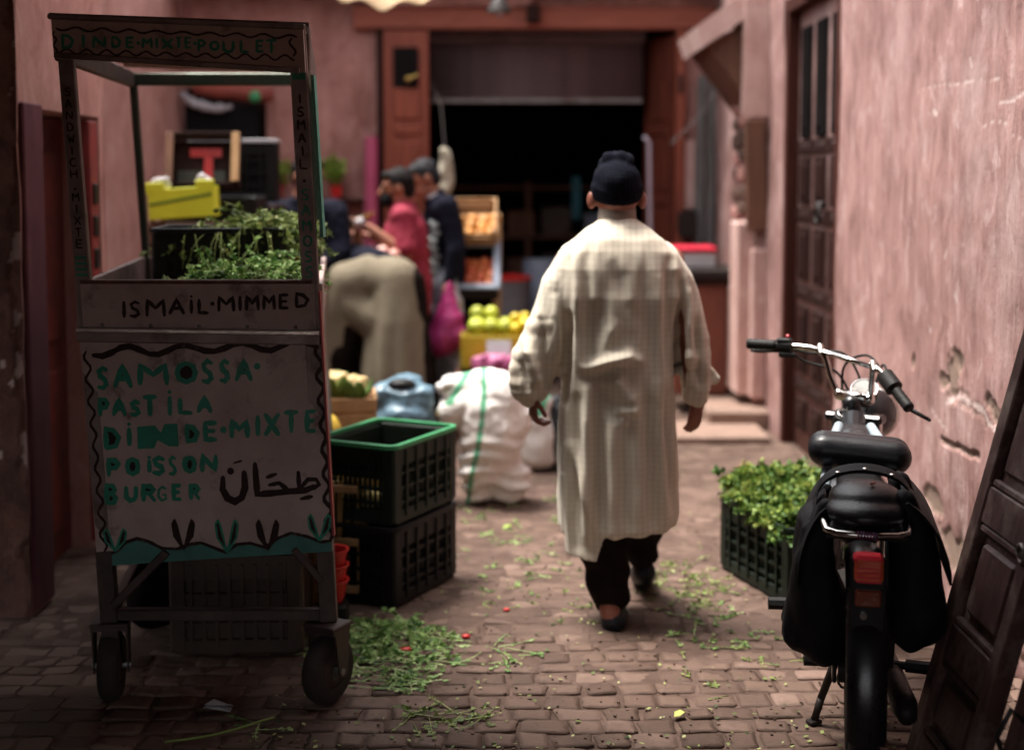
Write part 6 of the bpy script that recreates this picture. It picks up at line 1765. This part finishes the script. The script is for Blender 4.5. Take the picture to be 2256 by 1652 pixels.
# ---- weighing scale with golden pan
sc_ = thing('weighing_scale', (-.97, 8.55, 0), 'weighing scale with a tilted golden pan in front of the masked man', 'scale')
M_gold = mat('golden_pan', (.5, .36, .08), (.36, .24, .05), rough=.4, metal=.3, bump=.2)
MB().lathe([(.0, 0), (.1, .01), (.16, .045), (.165, .05), (.155, .052), (.1, .022), (.0, .012)], (-.99, 8.5, 1.28), 28, roty(-.35), caps=False).build('pan', M_gold, sc_, smooth=30)
MB().box((-.97, 8.55, 1.12), (.05, .05, .3), b=.008).build('column', M_pale_wood, sc_)
MB().box((-.97, 8.58, .49), (.3, .3, .97), b=.01).build('stand', M_wood_dark, sc_)
pap = MB().ell((-.93, 8.33, 1.325), (.035, .03, .03), 12, 8)
po = thing('paper_wad', (-.93, 8.33, 1.295), 'white paper wad in the hand of the masked man', 'paper')
organic('wad', pap, M_whitebag, po, .007, 1, lambda p, n: n * .012 * noise.noise(p * 50))
fruit_me = MB().lathe([(.0, -.034), (.02, -.033), (.034, -.018), (.039, .0), (.036, .02), (.022, .034), (.008, .031), (.0, .027)], (0, 0, 0), 16, caps=False).mesh('fruit', smooth=True)
def fruits(name, m, positions, label, group, s=1.0):
    me = fruit_me.copy(); me.materials.clear(); me.materials.append(m); me.name = name
    for p in positions:
        o = bpy.data.objects.new(name, me); COL.objects.link(o); o.location = p
        o.rotation_euler = (rv.uniform(-1, 1), rv.uniform(-1, 1), rv.uniform(0, 6)); k = s * rv.uniform(.88, 1.12); o.scale = (k, k, k)
        tag(o, label, name.replace('_', ' '), group)
M_onion = mat('pink_onion', (.5, .2, .16), (.6, .36, .3), scale=9, stretch=(1, 1, .2), rough=.4, bump=.1, vary=.2)
fruits('onion', M_onion, [(-.86 + .07 * (k % 3), 8.3 + .06 * (k // 3), 1.12 + .02 * (k % 2)) for k in range(6)], 'pink onion in the small pile beside the weighing scale', 'onions by the scale')
tag(MB().box((-.79, 8.33, .54), (.3, .22, 1.07), b=.01).build('block', M_wood_dark), 'dark pedestal box under the pink onions', 'box')

# ---- fruit stand by the doorway: oranges above, apples below, on a wooden frame
fs_ = thing('fruit_stand', (-.3, 9.2, 0), 'wooden fruit stand by the dark doorway holding tilted crates', 'stand')
for x in (-.52, -.10):
    MB().bar((x, 9.05, 0), (x, 9.32, 1.35), .055, .05, b=.004).build('leg', M_pale_wood, fs_)
for z, y_ in ((.82, 9.2), (1.18, 9.28)):
    MB().box((-.31, y_ + .02, z), (.44, .05, .04), b=.003).build('shelf_bar', M_pale_wood, fs_)
TL = rotx(R(48))
oc, OP, OR = slat_crate('wooden_crate', .46, .3, .13, (-.33, 9.16, 1.26), 0, M_pale_wood, 'tilted wooden crate of oranges, upper one on the fruit stand', tilt=TL)
fruits('orange', M_orange, [OP(-.18 + .075 * (k % 6) + .01 * (k // 6), -.11 + .062 * (k // 6), .06 + .012 * (k % 2)) for k in range(18)], 'orange lying in the tilted upper crate of the fruit stand', 'oranges on the fruit stand', .95)
ac = thing('plastic_crate', (-.33, 9.06, .95), 'tilted blue-grey plastic crate of red apples on the fruit stand', 'crate')
M_bgr = mat('blue_grey_plastic', (.22, .26, .33), (.16, .19, .25), rough=.45, bump=.1)
A_ = V((-.33, 9.08, .93)); AR = rotx(R(52))
def AP(x, y, z): return A_ + AR @ V((x, y, z))
MB().box(AP(0, 0, .006), (.46, .34, .01), AR).build('base', M_crate_k, ac)
for (x, y_, sx, sy) in ((0, -.17, .48, .02), (0, .17, .48, .02), (-.23, 0, .02, .34), (.23, 0, .02, .34)):
    MB().box(AP(x, y_, .07), (sx, sy, .14), AR, b=.006).build('wall', M_crate_k, ac)
    MB().box(AP(x, y_, .147), (sx + .03, sy + .025, .022), AR, b=.008).build('rim', M_bgr, ac)
fruits('apple', M_apple, [AP(-.17 + .07 * (k % 6) + .012 * (k // 6), -.12 + .06 * (k // 6), .06 + .015 * ((k * 7) % 3)) for k in range(24)], 'red apple lying in the tilted blue-grey crate', 'apples on the fruit stand', 1.05)
# hanging cream sack and small lamp next to the leaf
hs_ = MB().chain([(-.47, 9.55, 1.78), (-.46, 9.55, 1.66), (-.47, 9.55, 1.5)], [.035, .055, .05], 12)
hr = thing('cloth_sack', (-.47, 9.55, 1.4), 'cream cloth sack hanging behind the man in navy', 'sack')
organic('sack_body', hs_, mat('cream_cloth', (.36, .33, .26), (.28, .25, .19), rough=.9, bump=.3), hr, .012, 2, lambda p, n: n * .02 * noise.noise(p * 12))
MB().tube([(-.47, 9.55, 1.8), (-.5, 9.7, 2.1), (-.6, 10.2, 2.3)], .006, 6).build('cord', M_iron, hr)

# ---- low display in front of the stand: brown crate, yellow carton, melons, pink paper, oranges
slat_crate('wooden_crate', .46, .36, .42, (-.11, 8.3, .0), .03, M_wood_brown, 'brown wooden crate at the foot of the fruit stand')
yc = thing('carton', (-.11, 8.42, .425), 'yellow fruit carton standing on the brown crate', 'carton')
for (dx, dy, sx, sy) in ((0, -.12, .4, .008), (0, .12, .4, .008), (-.2, 0, .008, .24), (.2, 0, .008, .24)):
    MB().box((-.11 + dx, 8.42 + dy, .53), (sx, sy, .20), b=.002).build('wall', M_ylw, yc)
MB().box((-.11, 8.42, .435), (.4, .24, .01)).build('base', M_ylw, yc)
fruits('melon', M_melon, [(-.22 + .09 * (k % 3), 8.42 + .07 * (k // 3), .67 + .07 * (k // 6)) for k in range(8)], 'yellow-green melon heaped in the yellow carton', 'melons in the yellow carton', 1.35)
fruits('lemon', mat('lemon_skin', (.65, .5, .03), (.55, .4, .02), rough=.4, bump=.3, vary=.15), [(.02 + .06 * (k % 2), 8.4 + .05 * (k // 2), .66 + .03 * (k % 3)) for k in range(6)], 'yellow lemon at the right end of the yellow carton', 'lemons in the yellow carton', 1.0)
pk = MB()
for j in range(9): pk.ell((-.2 + .028 * j, 8.21 + .01 * (j % 2), .47 + .02 * math.sin(j * 1.7)), (.05, .05, .045), 10, 8)
pr_ = thing('pink_wrapper', (-.1, 8.21, .42), 'crumpled pink plastic wrapper on the brown crate', 'wrapper')
organic('film', pk, mat('pink_film', (.55, .16, .32), (.45, .1, .24), rough=.35, bump=.3, translucent=.2), pr_, .01, 2, lambda p, n: n * .02 * noise.noise(p * 22))
tag(MB().box((-.08, 8.26, .56), (.15, .008, .09), rotx(-.3), b=.002).build('price_card', M_whitebag), 'blank white card stuck in front of the yellow carton', 'card')
fruits('orange', M_orange, [(.05 + .05 * (k % 2), 8.18 + .04 * (k // 2), .475) for k in range(3)], 'orange beside the pink wrapper on the brown crate', 'oranges by the pink wrapper', 1.1)

# ---- bags carried by the man in navy
bm_ = MB().chain([(-.40, 8.68, .92), (-.40, 8.68, .82), (-.41, 8.66, .68), (-.44, 8.64, .56)], [.012, .05, .1, .105], 16); bm_.ell((-.37, 8.64, .58), (.1, .09, .09), 14, 10)
bgx = thing('carrier_bag', (-.41, 8.66, .46), 'full magenta carrier bag hanging from the hand of the man in navy', 'bag')
organic('bag_body', bm_, M_pinkbag, bgx, .009, 2, lambda p, n: n * (.014 * noise.noise(V((p.x * 16, p.y * 16, p.z * 5))) + .006 * noise.noise(p * 40)))
MB().tube([(-.40, 8.70, .83), (-.405, 8.71, .9), (-.40, 8.70, .93), (-.392, 8.69, .9), (-.39, 8.68, .83)], .006, 8).build('handle', M_pinkbag, bgx, smooth=True)
bw_ = MB().chain([(-.36, 8.70, .92), (-.35, 8.70, .8), (-.34, 8.69, .42), (-.34, 8.69, .34)], [.012, .035, .05, .06], 14)
bwr = thing('carrier_bag', (-.34, 8.69, .28), 'thin white carrier bag beside the magenta bag', 'bag')
organic('bag_body', bw_, M_whitebag, bwr, .009, 2, lambda p, n: n * .012 * noise.noise(p * 18))

# ---- herb crate against the right wall
hc = V((1.13, 5.28, 0)); HY = R(-72)
plastic_crate('plastic_crate', .56, .40, .30, 6, 4, 3, M_crate_g, M_crate_g, loc=hc + V((0, 0, .003)), yaw=HY, label='dark green crate heaped with herbs beyond the moped')
hp = MB(); rq = random.Random(41)
for k in range(700):
    u, v_ = rq.uniform(-.27, .27), rq.uniform(-.19, .19)
    p = hc + rotz(HY) @ V((u, v_, 0))
    h = .27 + .15 * (1 - (u / .32) ** 2) * (1 - (v_ / .26) ** 2) * rq.random() + .10 * max(0, -u / .27)
    herb(hp, (p.x, p.y, h), (rq.gauss(-.2, .9), rq.gauss(-.3, .9), rq.uniform(-.1, .45)), rq.uniform(.05, .11), rq, 15, .023)
tag(hp.build('herb_heap', leafmat('mint_leaf', [(0, (.022, .06, .014)), (.35, (.08, .17, .034)), (.7, (.24, .32, .06)), (1, (.45, .46, .12))]), recalc=False), 'heap of mint leaves filling the crate beyond the moped', 'herbs', kind='stuff')
to = MB().ell((.945, 5.5, .385), (.045, .045, .04), 14, 10)
tr2 = thing('onion', (.945, 5.5, .34), 'brown onion at the left corner of the herb crate', 'onion')
organic('bulb', to, mat('brown_onion', (.3, .12, .07), (.22, .08, .05), rough=.45, bump=.2), tr2, .008, 1)
MB().tube([(.945, 5.5, .42), (.95, 5.5, .45)], [.012, .004], 8).build('neck', M_straw, tr2)

# ---- right-hand counter with red-lidded tub
kb = thing('counter', (1.3, 9.35, .13), 'brown wooden counter with a dark overhanging top by the doorway', 'counter')
MB().box((1.27, 9.35, .53), (.36, .5, .78), b=.006).build('body', mat('rusty_brown_board', (.2, .055, .03), (.12, .035, .022), scale=5, stretch=(4, 4, .6), rough=.65, bump=.3), kb)
MB().box((1.26, 9.35, .955), (.52, .6, .06), b=.008).build('top', M_iron, kb)
MB().box((1.27, 9.08, .90), (.42, .02, .05), b=.004).build('apron', M_wood_dark, kb)
tb = thing('tub', (1.24, 9.3, .987), 'pale square tub with a red lid on the counter', 'tub')
MB().box((1.23, 9.3, 1.04), (.28, .3, .105), b=.01).build('body', M_white_cl, tb)
MB().box((1.23, 9.3, 1.11), (.3, .32, .04), b=.01).build('lid', mat('bright_red_lid', (.62, .02, .05), rough=.35, bump=0), tb)
# planks and poster by the doorway on the right
pk1 = thing('plank_pair', (1.5, 10.4, 0), 'two weathered grey planks standing against the wall right of the doorway', 'planks')
for x in (1.43, 1.51): MB().box((x, 10.40, 1.36), (.065, .03, 2.0), roty(.01), b=.004).build('plank', mat('weathered_grey_wood', (.16, .16, .155), (.09, .09, .09), stretch=(5, 5, .5), rough=.85, bump=.4), pk1)
tag(MB().box((1.34, 10.43, 1.62), (.11, .012, .52), b=.002).build('poster', mat('faded_pink_poster', (.45, .27, .25), (.5, .36, .33), rough=.8, bump=.1)), 'faded pink strip of poster right of the doorway', 'poster')
tag(MB().box((1.34, 10.40, 1.24), (.13, .08, .2), b=.006).build('meter_box', M_iron), 'small black meter box under the faded poster', 'box')
tag(MB().tube([(1.04, 10.2, 0), (1.035, 10.2, 1.2), (1.02, 10.2, 1.86), (.98, 10.2, 1.9)], .016, 10).build('pole', mat('pale_lilac_pole', (.42, .36, .42), (.3, .25, .3), rough=.4, bump=.1), smooth=True), 'pale bent pole standing at the right of the doorway', 'pole')
tag(MB().tube([(1.2, 10.3, 1.85), (1.4, 10.25, 2.05), (1.56, 10.2, 2.3)], .008, 6).build('cable', M_metal_grey), 'slack grey cable slanting right of the doorway', 'cable')
# inside the shop: bucket, drum, teal cloth, floor sacks
bk = thing('bucket', (.02, 10.9, 0), 'grey bucket with a red lid just inside the shop doorway', 'bucket')
MB().lathe([(.1, .42), (.13, .44), (.15, .78), (.155, .79), (.13, .79)], (.0, 10.75, 0), 24).build('body', mat('grey_plastic', (.2, .2, .22), (.14, .14, .16), rough=.5, bump=.1), bk, smooth=30)
MB().lathe([(.16, .79), (.16, .82), (.03, .835)], (.0, 10.75, 0), 24).build('lid', M_redpl, bk, smooth=30)
tag(MB().box((.05, 10.8, .205), (.6, .4, .41), b=.01).build('block', M_wood_dark), 'dark box under the grey bucket inside the doorway', 'box')
dr_ = thing('drum', (.22, 11.1, 0), 'tall blue-grey drum deeper inside the shop', 'drum')
MB().lathe([(.14, 0), (.15, .02), (.15, .4), (.158, .42), (.15, .44), (.15, .9), (.14, .93)], (.24, 11.1, 0), 24).build('body', M_bgr, dr_, smooth=30)
sf = thing('shop_shelf', (.1, 12.6, 0), 'dim wooden shelf deep inside the dark shop', 'shelf')
for z in (.6, 1.05, 1.5):
    MB().box((.15, 12.7, z), (2.6, .4, .03), b=.004).build('board', M_wood_brown, sf)
for x in (-1.1, .15, 1.4):
    MB().box((x, 12.7, .78), (.05, .36, 1.56), b=.004).build('upright', M_wood_brown, sf)
rz = random.Random(8)
for k in range(12):
    x = -.95 + .34 * (k % 6) + rz.uniform(-.04, .04); z0 = (.617, 1.067)[k // 6]; h = rz.uniform(.18, .3)
    tag(MB().box((x, 12.62, z0 + h / 2), (rz.uniform(.18, .28), .24, h), b=.008).build('storage_carton', (M_wood_brown, M_crate_br, M_bgr)[k % 3]), 'dim storage carton on the shelf deep inside the shop', 'carton', 'cartons on the shop shelf')
tc_ = MB()
tc_.loft([[V((.50 + .07 * u + .01 * math.sin(u * 9), 11.4 + .02 * math.sin(u * 14 + k), 1.6 - .06 * k)) for u in (0, .25, .5, .75, 1)] + [V((.50 + .07 * u + .01 * math.sin(u * 9), 11.408 + .02 * math.sin(u * 14 + k), 1.6 - .06 * k)) for u in (1, .75, .5, .25, 0)] for k in range(7)])
tag(tc_.build('teal_cloth', mat('teal_cloth', (.008, .06, .08), (.006, .045, .06), rough=.8, bump=.2), smooth=True), 'teal cloth hanging inside the dark shop', 'cloth')

# ---- overhead: beige awning cloth on a pole, hanging lamp, rolled cloth over the window, magenta roll
aw = thing('awning', (-.6, 7.6, 2.5), 'beige awning cloth sagging from a pole over the alley', 'awning')
rg = []
for i in range(25):
    u = i / 24; x = -1.05 + .78 * u
    top = []; bot = []
    for k in range(9):
        v_ = k / 8
        y_ = 7.2 + .8 * v_
        z = 2.60 - .12 * math.sin(math.pi * u) * (1 - v_) + .022 * math.sin(u * 23 + v_ * 3) * (1 - .4 * v_) + .38 * v_
        top.append(V((x + .04 * math.sin(v_ * 9), y_, z + .008))); bot.append(V((x + .04 * math.sin(v_ * 9), y_, z)))
    rg.append(top + bot[::-1])
MB().loft(rg).build('cloth', mat('beige_canvas', (.5, .36, .22), (.38, .25, .14), scale=6, rough=.9, bump=.3, translucent=.3), aw, smooth=60)
MB().tube([(-2.5, 8.0, 2.98), (1.6, 8.0, 2.98)], .03, 10).build('pole', M_wood_brown, aw, smooth=True)
hl_ = thing('hanging_lamp', (-.09, 9.6, 2.7), 'small dark hanging lamp under the eave', 'lamp')
MB().lathe([(.02, .14), (.04, .12), (.085, .03), (.088, .02), (.08, .022), (.03, .1), (.0, .11)], (-.09, 9.6, 2.72), 20, caps=False).build('shade', M_iron, hl_, smooth=30)
MB().ell((-.09, 9.6, 2.745), (.03, .03, .035), 12, 8).build('bulb', M_whitebag, hl_, smooth=True)
MB().tube([(-.09, 9.6, 2.86), (-.09, 9.7, 2.95)], .008, 6).build('cord', M_iron, hl_)
tag(MB().box((.16, 10.36, 2.82), (.1, .12, .13), b=.01).build('junction_box', M_wood_dark), 'dark junction box on the beam above the doorway', 'box')
wa = thing('window_awning', (-2.1, 10.35, 2.2), 'red cloth rolled over the dark window with a pale fringe', 'awning')
MB().tube([(-2.4 + .1 * k, 10.36, 2.27 - .01 * k) for k in range(7)], [.05, .06, .065, .06, .065, .06, .05], 12).build('roll', mat('dusty_red_cloth', (.3, .07, .05), (.2, .05, .04), rough=.9, bump=.3), wa, smooth=True)
fg = MB().chain([(-2.48, 10.34, 2.22), (-2.38, 10.33, 2.14), (-2.22, 10.33, 2.11), (-2.12, 10.33, 2.12)], [.025, .032, .03, .02], 10)
organic('fringe', fg, M_whitebag, wa, .012, 1, lambda p, n: n * .02 * noise.noise(p * 25))
tag(MB().box((-2.2, 10.40, 1.78), (.56, .04, .72), b=.006).build('window_slab', M_mask), 'flat black slab set across the window', 'screen')  # thin black slab covering most of the window
MB().ell((-1.93, 10.3, 2.2), (.045, .02, .045), 12, 8).build('green_tag', M_crate_rim, wa, smooth=True)
tag(MB().tube([(-1.07, 10.36, .5), (-1.07, 10.36, 1.4), (-1.065, 10.37, 1.9)], .05, 16).build('cloth_roll', mat('magenta_roll', (.48, .09, .18), (.36, .06, .13), scale=6, stretch=(3, 3, .4), rough=.6, bump=.2), smooth=40), 'tall magenta roll leaning against the wall left of the shutter', 'roll')
# ------------------------------------------------------------------ litter on the paving
rl = random.Random(77)
def scatter(name, label, cx, cy, rx, ry, n, h, m, leaf=.02, ln=(.06, .16), nl=9, up=(.0, .5)):
    b = MB()
    for k in range(n):
        a = rl.uniform(0, 6.283); q = math.sqrt(rl.random())
        x, y = cx + rx * q * math.cos(a), cy + ry * q * math.sin(a)
        z = .006 + h * (1 - q) * rl.random()
        herb(b, (x, y, z), (rl.gauss(0, 1), rl.gauss(0, 1), rl.uniform(*up)), rl.uniform(*ln), rl, nl, leaf, .6)
    for i, v in enumerate(b.v):
        if v.z < .004: b.v[i] = V((v.x, v.y, .004 + .002 * rl.random()))
    return tag(b.build(name, m, recalc=False), label, 'herbs', kind='stuff')
scatter('herb_trimmings', 'thick pile of trimmed green herbs behind the cart wheel', -.47, 4.62, .24, .18, 170, .035, M_leafy, .022, up=(0, .22))
scatter('herb_trimmings', 'loose spread of herb trimmings right of the cart wheel', -.43, 4.32, .22, .17, 85, .015, M_leafy, .02, up=(0, .15))
scatter('herb_trimmings', 'small flat patch of herb sprigs nearest the camera', -.20, 3.93, .15, .06, 26, .008, M_leafy2, .018, up=(0, .1))
scatter('herb_trimmings', 'herb scraps beside the left of the herb crate', .68, 5.25, .16, .4, 60, .01, M_leafy2, .018, (.04, .1), 6, up=(0, .15))
scatter('herb_trimmings', 'few green sprigs in the middle of the paving', -.05, 4.45, .18, .1, 12, .006, M_leafy, .018, up=(0, .1))
scatter('herb_trimmings', 'sprigs of herb between the crates and the walking man', -.05, 5.6, .3, .5, 26, .006, M_leafy, .018, (.04, .1), 6, up=(0, .1))
scatter('herb_trimmings', 'sprigs lying by the moped stand', .75, 4.45, .25, .4, 16, .006, M_leafy2, .017, (.03, .1), 5, up=(0, .1))
scatter('herb_trimmings', 'scraps of herb around the feet of the walking man', .3, 5.1, .5, .35, 34, .006, M_leafy2, .017, (.03, .08), 5, up=(0, .1))
scatter('herb_trimmings', 'wilted herb scraps along the middle of the alley', .1, 6.6, .7, .8, 44, .006, M_leafy, .02, (.04, .1), 6, up=(0, .1))
scatter('herb_trimmings', 'herb scraps in front of the herb crate and moped', .72, 4.75, .2, .25, 30, .008, M_leafy, .018, (.03, .09), 6, up=(0, .12))
scatter('herb_trimmings', 'few sprigs under the dark left edge of the cart', -.78, 3.86, .1, .04, 4, .006, M_leafy, .018, up=(0, .1))
b = MB()      # crumbs and torn leaves over the whole paving
for k in range(800):
    y = 3.7 + 4.8 * rl.random() ** 1.4; x = rl.uniform(-.75, 1.25)
    a = rl.uniform(0, 6.28); L0 = rl.uniform(.006, .02); u = V((math.cos(a), math.sin(a), 0)); s = V((-u.y, u.x, 0)) * L0 * .4
    p = V((x, y, .005)); b.tint = rl.random()
    b.add([p, p + u * L0 * .5 + s + V((0, 0, .003)), p + u * L0 + V((0, 0, .004)), p + u * L0 * .5 - s + V((0, 0, .001))], [(0, 1, 2, 3)])
tag(b.build('leaf_crumbs', M_leafy2, recalc=False), 'torn leaf crumbs scattered over the whole paving', 'litter', kind='stuff')
b = MB()      # grit
for k in range(500):
    y = 3.7 + 3 * rl.random() ** 1.5; x = rl.uniform(-1.2, 1.3)
    b.tint = rl.random(); b.box((x, y, .003), (rl.uniform(.003, .009), rl.uniform(.003, .009), .005), rotz(rl.uniform(0, 3)))
tag(b.build('grit', M_stone, recalc=False), 'fine grit lying in the paving joints', 'grit', kind='stuff')
# single things on the ground
def leaf_thing(loc, L, yaw, m, label):
    b = MB(); c = V(loc); u = V((math.cos(yaw), math.sin(yaw), 0)); s = V((-u.y, u.x, 0)); z = V((0, 0, 1))
    pts = [c - u * L * .5, c - u * L * .2 + s * L * .3 + z * .008, c + u * L * .2 + s * L * .22 + z * .012, c + u * L * .5 + z * .004, c + u * L * .15 - s * L * .28 + z * .01, c - u * L * .2 - s * L * .25 + z * .002]
    b.tint = .8; b.prism(pts, (0, 0, .0012))
    tag(b.build('leaf', m), label, 'leaf')
leaf_thing((.498, 3.93, .008), .045, .6, mat('pale_yellow_leaf', (.42, .44, .1), (.34, .36, .07), rough=.6, bump=.1), 'single pale yellow leaf lying on the near paving')
leaf_thing((-.02, 6.1, .008), .05, .3, M_lime, 'single green leaf lying in front of the white sack')
for (x, y, s, lab) in ((-.02, 4.92, .012, 'tiny red tomato scrap left of the walking man'), (-.16, 4.63, .016, 'crushed red pepper scrap near the herb pile'), (-.36, 4.50, .02, 'dark red tomato skin in the herb pile')):
    m = MB().ell((x, y, .008), (s, s * .8, .007), 10, 6)
    o = m.build('vegetable_scrap', M_redpl, smooth=True); tag(o, lab, 'scrap')
pm = MB()
pts = [(-.93, 3.985), (-.905, 4.0), (-.87, 3.985), (-.84, 3.975), (-.842, 3.955), (-.88, 3.957), (-.915, 3.965)]
pm.prism([V((x, y, .008 + .012 * ((i * 3) % 4) / 3)) for i, (x, y) in enumerate(pts)], (0, 0, .0015))
pm.prism([V((x + .004, y + .003, .016 + .012 * ((i * 2) % 3) / 2)) for i, (x, y) in enumerate(pts[:5])], (0, 0, .0015))
tag(pm.build('paper_scrap', M_whitebag), 'crumpled pale paper scrap on the dark paving by the cart', 'paper')
st = MB(); sp_ = [V((-.98, 3.73, .012)), V((-.88, 3.76, .014)), V((-.80, 3.80, .018)), V((-.74, 3.85, .02)), V((-.70, 3.90, .014))]
st.tube(smoothpath(sp_, 6), .0035, 6)
tag(st.build('herb_stalk', mat('fresh_stalk', (.2, .26, .06), (.14, .2, .04), rough=.5, bump=.1), smooth=True), 'long bent green stalk at the bottom left of the paving', 'stalk')
